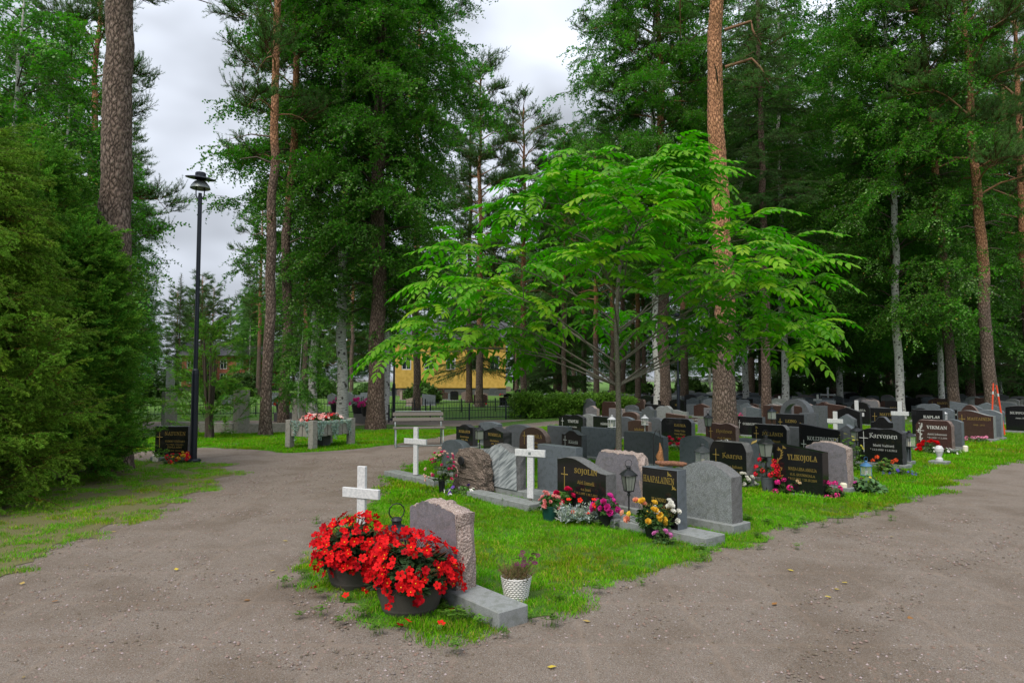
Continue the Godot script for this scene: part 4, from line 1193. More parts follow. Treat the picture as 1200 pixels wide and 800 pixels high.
const FILL := [[6.82, -19.61, 0.58, 0.54, "shoulder", 0.2, "greydark"], [5.73, -19.9, 0.72, 0.53, "peak", 0.2, "pink"], [11.18, -20.26, 0.76, 0.57, "rect", 0, "greydark"], [16.01, -20.36, 0.59, 0.63, "peak", 0.2, "pink"], [6.17, -20.41, 0.6, 0.79, "arch", 0.15, "grey"], [5.0, -20.79, 0.74, 0.59, "slant", 0.12, "red"], [4.33, -21.63, 0.5, 0.77, "hump", 0.15, "greydark"], [14.74, -21.91, 0.84, 0.79, "hump", 0.15, "grey"], [4.89, -21.98, 0.6, 0.78, "ragged", 0.06, "pale"], [9.74, -22.03, 0.78, 0.78, "rect", 0, "greydark"], [3.86, -22.21, 0.64, 0.57, "round", 0.25, "red"], [4.17, -22.86, 0.74, 0.59, "slant", 0.12, "grey"], [13.87, -22.98, 0.67, 0.55, "arch", 0.15, "greydark"], [8.96, -23.0, 0.56, 0.79, "slant", 0.12, "pink"], [12.82, -23.23, 0.61, 0.67, "slant", 0.12, "greydark"], [17.66, -23.3, 0.79, 0.71, "arch", 0.15, "black"], [3.61, -23.55, 0.63, 0.62, "rect", 0, "pink"], [8.37, -23.72, 0.51, 0.68, "slant", 0.12, "grey"], [12.21, -23.98, 0.64, 0.82, "round", 0.25, "black"], [16.85, -24.3, 0.71, 0.8, "peak", 0.2, "grey"], [12.76, -24.35, 0.64, 0.51, "hump", 0.15, "greydark"], [2.88, -24.46, 0.56, 0.68, "hump", 0.15, "pink"], [11.65, -24.67, 0.74, 0.75, "slant", 0.12, "red"], [17.39, -24.67, 0.58, 0.51, "shoulder", 0.2, "grey"], [16.18, -25.12, 0.75, 0.51, "shoulder", 0.2, "black"], [10.94, -25.54, 0.83, 0.63, "slant", 0.12, "red"], [16.68, -25.55, 0.57, 0.8, "slant", 0.12, "grey"], [20.4, -25.95, 0.68, 0.55, "slant", 0.12, "greydark"], [15.49, -25.96, 0.62, 0.54, "hump", 0.15, "black"], [5.47, -26.25, 0.85, 0.66, "rect", 0, "black"], [11.17, -26.3, 0.85, 0.73, "round", 0.25, "pink"], [16.03, -26.36, 0.78, 0.7, "ragged", 0.06, "grey"], [10.21, -26.44, 0.77, 0.64, "round", 0.25, "grey"], [20.77, -26.54, 0.55, 0.59, "shoulder", 0.2, "grey"], [14.87, -26.74, 0.53, 0.78, "rect", 0, "black"], [4.75, -27.13, 0.65, 0.61, "round", 0.25, "greydark"], [10.49, -27.15, 0.83, 0.72, "peak", 0.2, "pale"], [9.55, -27.26, 0.74, 0.56, "peak", 0.2, "pink"], [14.4, -27.31, 0.5, 0.78, "shoulder", 0.2, "pink"], [15.24, -27.32, 0.62, 0.74, "rect", 0, "pink"], [19.58, -28.01, 0.76, 0.67, "arch", 0.15, "greydark"], [13.82, -28.03, 0.79, 0.51, "ragged", 0.06, "pale"], [4.01, -28.04, 0.78, 0.71, "shoulder", 0.2, "red"], [14.65, -28.05, 0.57, 0.79, "rect", 0, "pink"], [9.65, -28.18, 0.55, 0.65, "hump", 0.15, "grey"], [18.96, -28.77, 0.56, 0.57, "shoulder", 0.2, "grey"], [13.16, -28.83, 0.67, 0.68, "hump", 0.15, "red"], [9.11, -28.84, 0.63, 0.67, "ragged", 0.06, "grey"], [4.13, -28.94, 0.72, 0.63, "ragged", 0.06, "pink"], [3.27, -28.95, 0.62, 0.81, "hump", 0.15, "greydark"], [8.06, -29.09, 0.73, 0.6, "peak", 0.2, "red"], [22.59, -29.28, 0.77, 0.67, "slant", 0.12, "pink"], [18.53, -29.3, 0.68, 0.68, "ragged", 0.06, "grey"], [13.51, -29.45, 0.79, 0.73, "rect", 0, "grey"], [12.65, -29.47, 0.78, 0.57, "round", 0.25, "greydark"], [8.59, -29.48, 0.8, 0.81, "ragged", 0.06, "grey"], [3.36, -29.89, 0.52, 0.8, "hump", 0.15, "pink"], [22.93, -29.91, 0.79, 0.73, "rect", 0, "pale"], [17.94, -30.03, 0.73, 0.53, "hump", 0.15, "grey"], [7.28, -30.04, 0.81, 0.76, "arch", 0.15, "black"], [21.84, -30.21, 0.78, 0.6, "round", 0.25, "grey"], [12.87, -30.24, 0.63, 0.54, "rect", 0, "pale"], [7.92, -30.3, 0.81, 0.53, "round", 0.25, "grey"], [11.89, -30.4, 0.81, 0.8, "ragged", 0.06, "pale"], [16.72, -30.47, 0.56, 0.67, "shoulder", 0.2, "red"], [22.26, -30.74, 0.65, 0.66, "slant", 0.12, "pale"], [12.33, -30.9, 0.6, 0.55, "peak", 0.2, "grey"], [17.21, -30.92, 0.82, 0.57, "arch", 0.15, "greydark"], [21.24, -30.94, 0.52, 0.79, "rect", 0, "red"], [6.53, -30.97, 0.56, 0.74, "arch", 0.15, "black"], [7.33, -31.03, 0.8, 0.65, "rect", 0, "pale"], [16.04, -31.32, 0.59, 0.78, "arch", 0.15, "pink"], [11.05, -31.43, 0.61, 0.51, "arch", 0.15, "red"], [21.59, -31.56, 0.8, 0.67, "rect", 0, "pale"], [11.76, -31.6, 0.82, 0.58, "peak", 0.2, "grey"], [20.65, -31.66, 0.72, 0.63, "ragged", 0.06, "greydark"], [16.61, -31.67, 0.52, 0.77, "arch", 0.15, "pink"], [5.94, -31.69, 0.56, 0.7, "shoulder", 0.2, "red"], [6.53, -32.02, 0.56, 0.61, "ragged", 0.06, "greydark"], [15.35, -32.16, 0.72, 0.51, "hump", 0.15, "black"], [10.42, -32.21, 0.71, 0.53, "peak", 0.2, "grey"], [5.39, -32.37, 0.8, 0.79, "shoulder", 0.2, "greydark"], [20.07, -32.38, 0.56, 0.54, "arch", 0.15, "pale"], [16.01, -32.4, 0.75, 0.55, "arch", 0.15, "grey"], [24.89, -32.48, 0.54, 0.71, "arch", 0.15, "grey"], [20.8, -32.53, 0.56, 0.66, "peak", 0.2, "grey"], [10.94, -32.62, 0.84, 0.66, "shoulder", 0.2, "grey"], [14.77, -32.88, 0.52, 0.57, "round", 0.25, "greydark"], [9.71, -33.08, 0.72, 0.71, "hump", 0.15, "greydark"], [25.2, -33.14, 0.51, 0.56, "hump", 0.15, "greydark"], [19.42, -33.19, 0.84, 0.79, "slant", 0.12, "black"], [15.34, -33.22, 0.56, 0.77, "slant", 0.12, "grey"], [20.22, -33.25, 0.6, 0.77, "ragged", 0.06, "grey"], [4.62, -33.32, 0.61, 0.79, "slant", 0.12, "pale"], [10.32, -33.37, 0.53, 0.55, "round", 0.25, "greydark"], [23.93, -33.66, 0.78, 0.51, "slant", 0.12, "greydark"], [14.11, -33.69, 0.63, 0.8, "slant", 0.12, "pale"], [5.14, -33.73, 0.72, 0.69, "ragged", 0.06, "grey"], [24.7, -33.76, 0.54, 0.67, "arch", 0.15, "pale"], [14.79, -33.9, 0.83, 0.59, "hump", 0.15, "grey"], [4.1, -33.96, 0.68, 0.63, "slant", 0.12, "black"], [9.75, -34.08, 0.71, 0.73, "arch", 0.15, "grey"], [19.5, -34.13, 0.81, 0.69, "shoulder", 0.2, "pale"], [18.59, -34.21, 0.72, 0.55, "slant", 0.12, "black"], [23.26, -34.48, 0.7, 0.77, "round", 0.25, "pale"], [13.46, -34.49, 0.6, 0.56, "arch", 0.15, "pale"], [24.11, -34.49, 0.66, 0.56, "shoulder", 0.2, "grey"], [4.36, -34.68, 0.79, 0.75, "hump", 0.15, "pink"], [9.21, -34.74, 0.77, 0.7, "hump", 0.15, "grey"], [14.07, -34.78, 0.59, 0.75, "hump", 0.15, "grey"], [17.99, -34.95, 0.81, 0.52, "peak", 0.2, "grey"], [12.98, -35.07, 0.5, 0.68, "rect", 0, "pink"], [23.49, -35.24, 0.63, 0.53, "round", 0.25, "grey"], [7.69, -35.57, 0.68, 0.59, "peak", 0.2, "grey"], [13.44, -35.57, 0.56, 0.72, "round", 0.25, "pink"], [8.48, -35.64, 0.67, 0.74, "slant", 0.12, "pale"], [18.18, -35.76, 0.75, 0.73, "arch", 0.15, "greydark"], [23.0, -35.85, 0.83, 0.7, "hump", 0.15, "grey"], [12.32, -35.89, 0.62, 0.61, "rect", 0, "black"], [26.99, -35.92, 0.5, 0.59, "shoulder", 0.2, "pale"], [27.67, -36.13, 0.7, 0.7, "peak", 0.2, "pink"], [7.15, -36.22, 0.82, 0.79, "round", 0.25, "black"], [21.82, -36.25, 0.58, 0.68, "slant", 0.12, "black"], [12.8, -36.35, 0.73, 0.68, "shoulder", 0.2, "grey"], [16.78, -36.43, 0.7, 0.63, "hump", 0.15, "black"], [26.51, -36.51, 0.79, 0.57, "shoulder", 0.2, "greydark"], [7.75, -36.54, 0.74, 0.79, "hump", 0.15, "grey"], [11.76, -36.58, 0.77, 0.68, "ragged", 0.06, "black"], [17.45, -36.65, 0.64, 0.74, "round", 0.25, "greydark"], [22.31, -36.69, 0.82, 0.72, "arch", 0.15, "greydark"], [6.54, -36.98, 0.76, 0.51, "hump", 0.15, "pink"], [26.98, -36.98, 0.8, 0.58, "arch", 0.15, "pink"], [12.23, -37.05, 0.69, 0.66, "arch", 0.15, "grey"], [21.16, -37.06, 0.52, 0.75, "shoulder", 0.2, "grey"], [16.23, -37.1, 0.84, 0.68, "slant", 0.12, "grey"], [16.94, -37.28, 0.56, 0.57, "hump", 0.15, "grey"], [11.05, -37.46, 0.64, 0.74, "shoulder", 0.2, "black"], [25.74, -37.46, 0.61, 0.66, "rect", 0, "grey"], [21.65, -37.51, 0.7, 0.69, "round", 0.25, "greydark"], [6.95, -37.52, 0.5, 0.52, "peak", 0.2, "pink"], [20.74, -37.58, 0.83, 0.65, "round", 0.25, "pale"], [11.7, -37.7, 0.73, 0.75, "shoulder", 0.2, "greydark"], [16.44, -37.89, 0.77, 0.64, "arch", 0.15, "pink"], [5.77, -37.93, 0.72, 0.82, "peak", 0.2, "grey"], [15.51, -38.0, 0.74, 0.78, "peak", 0.2, "black"], [26.14, -38.02, 0.57, 0.71, "rect", 0, "grey"], [10.55, -38.07, 0.6, 0.74, "peak", 0.2, "pale"], [6.41, -38.18, 0.74, 0.59, "rect", 0, "greydark"], [25.09, -38.26, 0.63, 0.79, "arch", 0.15, "greydark"], [21.01, -38.29, 0.65, 0.77, "round", 0.25, "pink"], [11.16, -38.36, 0.54, 0.5, "hump", 0.15, "pink"], [29.85, -38.42, 0.65, 0.51, "ragged", 0.06, "black"], [25.69, -38.57, 0.51, 0.8, "peak", 0.2, "pale"], [10.06, -38.68, 0.61, 0.79, "ragged", 0.06, "black"], [15.72, -38.78, 0.8, 0.52, "shoulder", 0.2, "pink"], [14.84, -38.82, 0.65, 0.59, "shoulder", 0.2, "pale"], [5.04, -38.83, 0.56, 0.72, "round", 0.25, "black"], [20.51, -38.91, 0.52, 0.72, "arch", 0.15, "grey"], [10.68, -38.96, 0.63, 0.8, "peak", 0.2, "greydark"], [24.45, -39.04, 0.71, 0.66, "ragged", 0.06, "black"], [30.17, -39.07, 0.67, 0.79, "hump", 0.15, "greydark"], [5.65, -39.11, 0.79, 0.82, "arch", 0.15, "grey"], [29.23, -39.19, 0.68, 0.54, "rect", 0, "black"], [4.55, -39.43, 0.74, 0.53, "slant", 0.12, "greydark"], [9.41, -39.47, 0.78, 0.73, "arch", 0.15, "pale"], [19.15, -39.54, 0.55, 0.54, "slant", 0.12, "grey"], [14.21, -39.59, 0.59, 0.6, "rect", 0, "greydark"], [19.95, -39.6, 0.63, 0.68, "peak", 0.2, "grey"], [15.0, -39.66, 0.66, 0.6, "hump", 0.15, "grey"], [9.98, -39.81, 0.8, 0.61, "round", 0.25, "grey"], [23.81, -39.83, 0.76, 0.53, "hump", 0.15, "pale"], [29.54, -39.85, 0.71, 0.65, "ragged", 0.06, "greydark"], [5.03, -39.89, 0.81, 0.52, "ragged", 0.06, "pale"], [28.58, -39.98, 0.57, 0.75, "round", 0.25, "greydark"], [3.94, -40.18, 0.78, 0.67, "slant", 0.12, "pink"], [19.43, -40.24, 0.78, 0.52, "peak", 0.2, "pale"], [8.75, -40.28, 0.84, 0.8, "round", 0.25, "red"], [18.55, -40.28, 0.58, 0.81, "hump", 0.15, "red"], [13.63, -40.3, 0.63, 0.57, "shoulder", 0.2, "pink"], [24.28, -40.3, 0.77, 0.75, "shoulder", 0.2, "pink"], [14.31, -40.52, 0.84, 0.73, "shoulder", 0.2, "greydark"], [23.22, -40.56, 0.61, 0.55, "rect", 0, "greydark"], [28.87, -40.68, 0.53, 0.78, "shoulder", 0.2, "pale"], [9.27, -40.69, 0.83, 0.54, "peak", 0.2, "greydark"], [27.93, -40.78, 0.83, 0.53, "hump", 0.15, "greydark"], [4.18, -40.93, 0.72, 0.72, "rect", 0, "grey"], [18.0, -40.95, 0.76, 0.52, "rect", 0, "pink"], [18.85, -40.95, 0.67, 0.73, "hump", 0.15, "pale"], [23.66, -41.06, 0.68, 0.54, "shoulder", 0.2, "grey"], [8.05, -41.15, 0.54, 0.7, "shoulder", 0.2, "greydark"], [12.93, -41.17, 0.71, 0.77, "ragged", 0.06, "red"], [32.49, -41.2, 0.82, 0.52, "hump", 0.15, "black"], [22.62, -41.29, 0.73, 0.53, "ragged", 0.06, "greydark"], [13.63, -41.36, 0.8, 0.66, "peak", 0.2, "grey"], [8.62, -41.48, 0.79, 0.62, "slant", 0.12, "grey"], [17.43, -41.65, 0.77, 0.56, "ragged", 0.06, "grey"], [27.23, -41.65, 0.66, 0.73, "slant", 0.12, "black"], [2.67, -41.74, 0.82, 0.58, "hump", 0.15, "greydark"], [3.47, -41.8, 0.55, 0.66, "peak", 0.2, "grey"], [18.16, -41.8, 0.67, 0.65, "peak", 0.2, "pink"], [32.84, -41.81, 0.78, 0.55, "arch", 0.15, "greydark"], [7.48, -41.84, 0.58, 0.63, "slant", 0.12, "black"], [23.02, -41.85, 0.65, 0.5, "hump", 0.15, "grey"], [21.97, -42.09, 0.74, 0.68, "round", 0.25, "black"], [31.76, -42.1, 0.68, 0.57, "hump", 0.15, "red"], [27.7, -42.11, 0.79, 0.73, "hump", 0.15, "pale"], [12.14, -42.14, 0.73, 0.57, "ragged", 0.06, "pale"], [26.71, -42.28, 0.67, 0.71, "slant", 0.12, "grey"], [7.9, -42.38, 0.78, 0.73, "arch", 0.15, "grey"], [16.73, -42.51, 0.81, 0.75, "peak", 0.2, "red"], [17.55, -42.55, 0.67, 0.63, "ragged", 0.06, "greydark"], [6.9, -42.56, 0.67, 0.74, "ragged", 0.06, "greydark"], [2.78, -42.65, 0.55, 0.69, "arch", 0.15, "grey"], [32.12, -42.7, 0.82, 0.73, "arch", 0.15, "greydark"], [21.35, -42.86, 0.75, 0.8, "hump", 0.15, "black"], [27.09, -42.87, 0.53, 0.76, "ragged", 0.06, "greydark"], [11.47, -42.97, 0.81, 0.64, "hump", 0.15, "greydark"], [12.27, -43.02, 0.55, 0.7, "rect", 0, "grey"], [26.0, -43.16, 0.51, 0.82, "round", 0.25, "red"], [7.2, -43.24, 0.76, 0.72, "slant", 0.12, "pink"], [21.81, -43.34, 0.8, 0.54, "shoulder", 0.2, "grey"], [2.2, -43.36, 0.55, 0.75, "ragged", 0.06, "pale"], [16.89, -43.36, 0.65, 0.67, "round", 0.25, "greydark"], [26.66, -43.4, 0.83, 0.71, "rect", 0, "grey"], [6.14, -43.49, 0.81, 0.62, "peak", 0.2, "red"], [15.93, -43.5, 0.83, 0.66, "slant", 0.12, "pale"], [31.4, -43.59, 0.84, 0.53, "peak", 0.2, "grey"], [25.57, -43.69, 0.67, 0.71, "shoulder", 0.2, "black"], [11.68, -43.76, 0.66, 0.73, "rect", 0, "grey"], [30.28, -43.92, 0.71, 0.77, "round", 0.25, "red"], [10.66, -43.95, 0.57, 0.52, "round", 0.25, "black"], [16.28, -44.11, 0.56, 0.75, "rect", 0, "grey"], [6.4, -44.23, 0.53, 0.7, "hump", 0.15, "greydark"], [30.77, -44.36, 0.64, 0.6, "ragged", 0.06, "grey"], [25.87, -44.37, 0.69, 0.68, "round", 0.25, "pink"], [5.36, -44.46, 0.69, 0.75, "slant", 0.12, "grey"], [10.2, -44.52, 0.55, 0.53, "round", 0.25, "black"], [15.07, -44.56, 0.72, 0.71, "round", 0.25, "black"], [19.96, -44.57, 0.6, 0.76, "arch", 0.15, "grey"], [10.97, -44.62, 0.58, 0.56, "arch", 0.15, "greydark"], [34.56, -44.68, 0.66, 0.64, "shoulder", 0.2, "pink"], [15.81, -44.69, 0.8, 0.75, "hump", 0.15, "grey"], [29.57, -44.79, 0.75, 0.55, "shoulder", 0.2, "greydark"], [5.88, -44.86, 0.63, 0.56, "slant", 0.12, "grey"], [20.43, -45.03, 0.64, 0.7, "peak", 0.2, "greydark"], [30.2, -45.07, 0.66, 0.71, "hump", 0.15, "grey"], [24.41, -45.12, 0.75, 0.78, "slant", 0.12, "black"], [35.05, -45.12, 0.79, 0.79, "ragged", 0.06, "pale"], [9.67, -45.18, 0.66, 0.53, "peak", 0.2, "black"], [33.98, -45.39, 0.51, 0.5, "arch", 0.15, "black"], [4.59, -45.4, 0.84, 0.7, "peak", 0.2, "black"], [10.3, -45.45, 0.56, 0.54, "hump", 0.15, "greydark"], [14.34, -45.46, 0.57, 0.52, "peak", 0.2, "greydark"], [15.04, -45.64, 0.55, 0.7, "peak", 0.2, "pale"], [19.92, -45.66, 0.79, 0.59, "rect", 0, "grey"], [5.17, -45.74, 0.58, 0.65, "shoulder", 0.2, "pink"], [28.75, -45.8, 0.74, 0.59, "round", 0.25, "red"], [9.13, -45.84, 0.69, 0.56, "slant", 0.12, "pink"], [23.77, -45.91, 0.55, 0.61, "shoulder", 0.2, "pink"], [9.83, -46.03, 0.84, 0.59, "ragged", 0.06, "grey"], [13.86, -46.05, 0.81, 0.67, "peak", 0.2, "greydark"], [18.74, -46.06, 0.71, 0.63, "slant", 0.12, "black"], [24.36, -46.23, 0.53, 0.8, "slant", 0.12, "grey"], [14.49, -46.32, 0.77, 0.71, "shoulder", 0.2, "grey"], [4.66, -46.36, 0.61, 0.74, "rect", 0, "pale"], [19.3, -46.42, 0.52, 0.8, "rect", 0, "pale"], [3.73, -46.46, 0.76, 0.78, "round", 0.25, "grey"], [28.09, -46.61, 0.84, 0.75, "peak", 0.2, "red"], [28.95, -46.61, 0.82, 0.76, "hump", 0.15, "grey"], [8.49, -46.63, 0.64, 0.65, "hump", 0.15, "grey"], [33.8, -46.66, 0.82, 0.52, "rect", 0, "greydark"], [23.11, -46.72, 0.81, 0.64, "slant", 0.12, "greydark"], [23.84, -46.87, 0.62, 0.7, "peak", 0.2, "pink"], [18.05, -46.91, 0.51, 0.52, "arch", 0.15, "greydark"], [13.13, -46.95, 0.77, 0.67, "ragged", 0.06, "grey"], [4.13, -47.01, 0.52, 0.67, "rect", 0, "grey"], [9.02, -47.03, 0.62, 0.6, "ragged", 0.06, "pink"], [18.81, -47.03, 0.59, 0.51, "peak", 0.2, "greydark"], [32.65, -47.03, 0.58, 0.67, "peak", 0.2, "grey"], [13.81, -47.15, 0.56, 0.68, "round", 0.25, "pale"], [2.99, -47.36, 0.8, 0.54, "hump", 0.15, "black"], [28.27, -47.44, 0.53, 0.77, "arch", 0.15, "pink"], [22.5, -47.46, 0.6, 0.74, "round", 0.25, "red"], [33.13, -47.48, 0.82, 0.55, "slant", 0.12, "grey"], [7.78, -47.5, 0.83, 0.56, "slant", 0.12, "pale"], [27.35, -47.52, 0.7, 0.58, "shoulder", 0.2, "greydark"], [23.29, -47.54, 0.57, 0.79, "ragged", 0.06, "pale"], [17.39, -47.72, 0.7, 0.71, "ragged", 0.06, "grey"], [32.09, -47.72, 0.57, 0.76, "arch", 0.15, "black"], [3.49, -47.81, 0.59, 0.62, "round", 0.25, "pink"], [12.4, -47.84, 0.85, 0.54, "round", 0.25, "black"], [37.72, -47.86, 0.78, 0.54, "peak", 0.2, "pink"], [8.33, -47.88, 0.79, 0.58, "arch", 0.15, "grey"], [13.13, -47.99, 0.58, 0.74, "peak", 0.2, "grey"], [22.05, -48.02, 0.64, 0.62, "arch", 0.15, "pink"], [27.74, -48.09, 0.59, 0.58, "round", 0.25, "grey"], [26.83, -48.16, 0.83, 0.65, "hump", 0.15, "pink"], [36.53, -48.29, 0.63, 0.76, "shoulder", 0.2, "pale"], [7.12, -48.31, 0.55, 0.69, "shoulder", 0.2, "pink"], [31.49, -48.45, 0.68, 0.82, "shoulder", 0.2, "black"], [17.62, -48.5, 0.82, 0.5, "peak", 0.2, "grey"], [16.75, -48.51, 0.72, 0.73, "round", 0.25, "black"], [32.3, -48.51, 0.52, 0.74, "rect", 0, "grey"], [2.83, -48.61, 0.65, 0.63, "peak", 0.2, "grey"], [7.71, -48.63, 0.64, 0.6, "round", 0.25, "grey"], [12.6, -48.64, 0.69, 0.76, "shoulder", 0.2, "grey"], [36.95, -48.81, 0.69, 0.67, "ragged", 0.06, "grey"], [21.39, -48.83, 0.71, 0.54, "slant", 0.12, "red"], [6.69, -48.84, 0.55, 0.8, "ragged", 0.06, "black"], [27.1, -48.88, 0.79, 0.62, "rect", 0, "greydark"], [31.84, -49.07, 0.84, 0.57, "slant", 0.12, "pale"], [35.85, -49.11, 0.72, 0.81, "rect", 0, "red"], [26.0, -49.19, 0.54, 0.79, "arch", 0.15, "black"], [30.9, -49.19, 0.79, 0.77, "rect", 0, "grey"], [21.87, -49.29, 0.7, 0.59, "hump", 0.15, "pale"], [16.92, -49.35, 0.55, 0.79, "hump", 0.15, "pale"], [15.99, -49.45, 0.84, 0.53, "rect", 0, "pink"], [7.03, -49.47, 0.8, 0.76, "rect", 0, "pink"], [11.93, -49.47, 0.62, 0.68, "arch", 0.15, "greydark"], [20.8, -49.55, 0.5, 0.52, "shoulder", 0.2, "pink"], [6.09, -49.58, 0.51, 0.53, "slant", 0.12, "red"], [10.97, -49.61, 0.67, 0.64, "hump", 0.15, "greydark"], [36.24, -49.68, 0.69, 0.6, "arch", 0.15, "grey"], [35.29, -49.8, 0.76, 0.56, "slant", 0.12, "red"], [31.2, -49.86, 0.83, 0.56, "peak", 0.2, "greydark"], [16.5, -49.87, 0.63, 0.7, "peak", 0.2, "greydark"], [25.43, -49.89, 0.59, 0.62, "ragged", 0.06, "black"], [30.21, -50.03, 0.66, 0.56, "peak", 0.2, "greydark"], [21.23, -50.07, 0.79, 0.54, "shoulder", 0.2, "grey"], [20.33, -50.14, 0.59, 0.77, "slant", 0.12, "greydark"], [11.35, -50.18, 0.52, 0.81, "peak", 0.2, "pink"], [26.02, -50.21, 0.67, 0.73, "rect", 0, "grey"], [5.55, -50.25, 0.76, 0.67, "arch", 0.15, "pink"], [6.3, -50.37, 0.72, 0.73, "shoulder", 0.2, "pink"], [35.59, -50.49, 0.76, 0.79, "slant", 0.12, "greydark"], [34.72, -50.51, 0.59, 0.62, "ragged", 0.06, "greydark"], [15.93, -50.57, 0.77, 0.72, "ragged", 0.06, "greydark"], [24.88, -50.57, 0.65, 0.6, "hump", 0.15, "pale"], [19.79, -50.8, 0.58, 0.8, "round", 0.25, "greydark"], [20.62, -50.82, 0.59, 0.59, "shoulder", 0.2, "greydark"], [30.36, -50.89, 0.54, 0.65, "ragged", 0.06, "pale"], [29.49, -50.92, 0.57, 0.54, "slant", 0.12, "black"], [14.79, -50.93, 0.58, 0.71, "hump", 0.15, "pale"], [4.94, -50.99, 0.53, 0.56, "arch", 0.15, "red"], [10.7, -50.99, 0.5, 0.6, "round", 0.25, "pink"], [9.81, -51.02, 0.56, 0.65, "round", 0.25, "black"], [25.29, -51.1, 0.73, 0.72, "rect", 0, "pale"], [34.22, -51.13, 0.59, 0.72, "round", 0.25, "pink"], [5.67, -51.15, 0.76, 0.66, "ragged", 0.06, "grey"], [24.39, -51.17, 0.79, 0.81, "arch", 0.15, "pink"], [34.9, -51.33, 0.8, 0.71, "arch", 0.15, "grey"], [4.49, -51.55, 0.81, 0.6, "peak", 0.2, "red"], [15.14, -51.55, 0.66, 0.67, "hump", 0.15, "grey"], [20.02, -51.56, 0.57, 0.69, "slant", 0.12, "pale"], [19.16, -51.57, 0.73, 0.51, "shoulder", 0.2, "pink"], [10.16, -51.64, 0.53, 0.69, "arch", 0.15, "grey"], [9.3, -51.66, 0.61, 0.7, "rect", 0, "greydark"], [28.83, -51.72, 0.8, 0.72, "slant", 0.12, "greydark"], [29.69, -51.72, 0.76, 0.81, "ragged", 0.06, "greydark"], [33.61, -51.88, 0.57, 0.76, "round", 0.25, "pale"], [4.93, -52.05, 0.65, 0.75, "rect", 0, "greydark"], [23.6, -52.14, 0.76, 0.6, "rect", 0, "grey"], [34.18, -52.22, 0.67, 0.78, "hump", 0.15, "grey"], [14.55, -52.27, 0.72, 0.6, "peak", 0.2, "greydark"], [13.68, -52.3, 0.58, 0.8, "round", 0.25, "greydark"], [3.86, -52.32, 0.66, 0.81, "peak", 0.2, "red"], [19.32, -52.42, 0.76, 0.77, "round", 0.25, "grey"], [18.45, -52.45, 0.53, 0.65, "shoulder", 0.2, "grey"], [29.04, -52.51, 0.7, 0.73, "shoulder", 0.2, "pale"], [33.09, -52.52, 0.74, 0.77, "peak", 0.2, "pink"], [28.05, -52.69, 0.83, 0.55, "hump", 0.15, "grey"], [23.91, -52.8, 0.56, 0.5, "hump", 0.15, "grey"], [33.67, -52.85, 0.61, 0.57, "shoulder", 0.2, "greydark"], [23.01, -52.86, 0.8, 0.62, "peak", 0.2, "red"], [4.24, -52.9, 0.51, 0.69, "round", 0.25, "pink"], [9.1, -52.95, 0.54, 0.56, "rect", 0, "grey"], [8.19, -53.03, 0.51, 0.72, "rect", 0, "pink"], [13.08, -53.03, 0.61, 0.74, "arch", 0.15, "black"], [17.89, -53.13, 0.79, 0.78, "slant", 0.12, "black"], [28.52, -53.16, 0.83, 0.6, "slant", 0.12, "grey"], [18.54, -53.38, 0.73, 0.69, "arch", 0.15, "greydark"], [32.29, -53.49, 0.51, 0.72, "arch", 0.15, "greydark"], [27.39, -53.5, 0.51, 0.65, "shoulder", 0.2, "black"], [3.71, -53.55, 0.58, 0.76, "shoulder", 0.2, "pink"], [23.26, -53.6, 0.79, 0.82, "ragged", 0.06, "grey"], [7.7, -53.63, 0.54, 0.81, "hump", 0.15, "greydark"], [8.51, -53.68, 0.52, 0.75, "slant", 0.12, "greydark"], [32.99, -53.68, 0.79, 0.56, "ragged", 0.06, "grey"], [22.17, -53.89, 0.6, 0.58, "rect", 0, "grey"], [12.37, -53.9, 0.71, 0.55, "arch", 0.15, "greydark"], [13.15, -53.99, 0.55, 0.82, "peak", 0.2, "grey"], [26.99, -53.99, 0.61, 0.52, "slant", 0.12, "black"], [17.13, -54.07, 0.76, 0.51, "ragged", 0.06, "black"], [17.93, -54.14, 0.66, 0.72, "rect", 0, "pale"], [27.71, -54.15, 0.77, 0.68, "ragged", 0.06, "grey"], [7.24, -54.2, 0.81, 0.62, "hump", 0.15, "black"], [3.18, -54.21, 0.53, 0.73, "shoulder", 0.2, "grey"], [31.66, -54.27, 0.59, 0.63, "slant", 0.12, "pale"], [7.88, -54.45, 0.69, 0.51, "peak", 0.2, "pale"], [22.55, -54.48, 0.71, 0.58, "slant", 0.12, "grey"]]
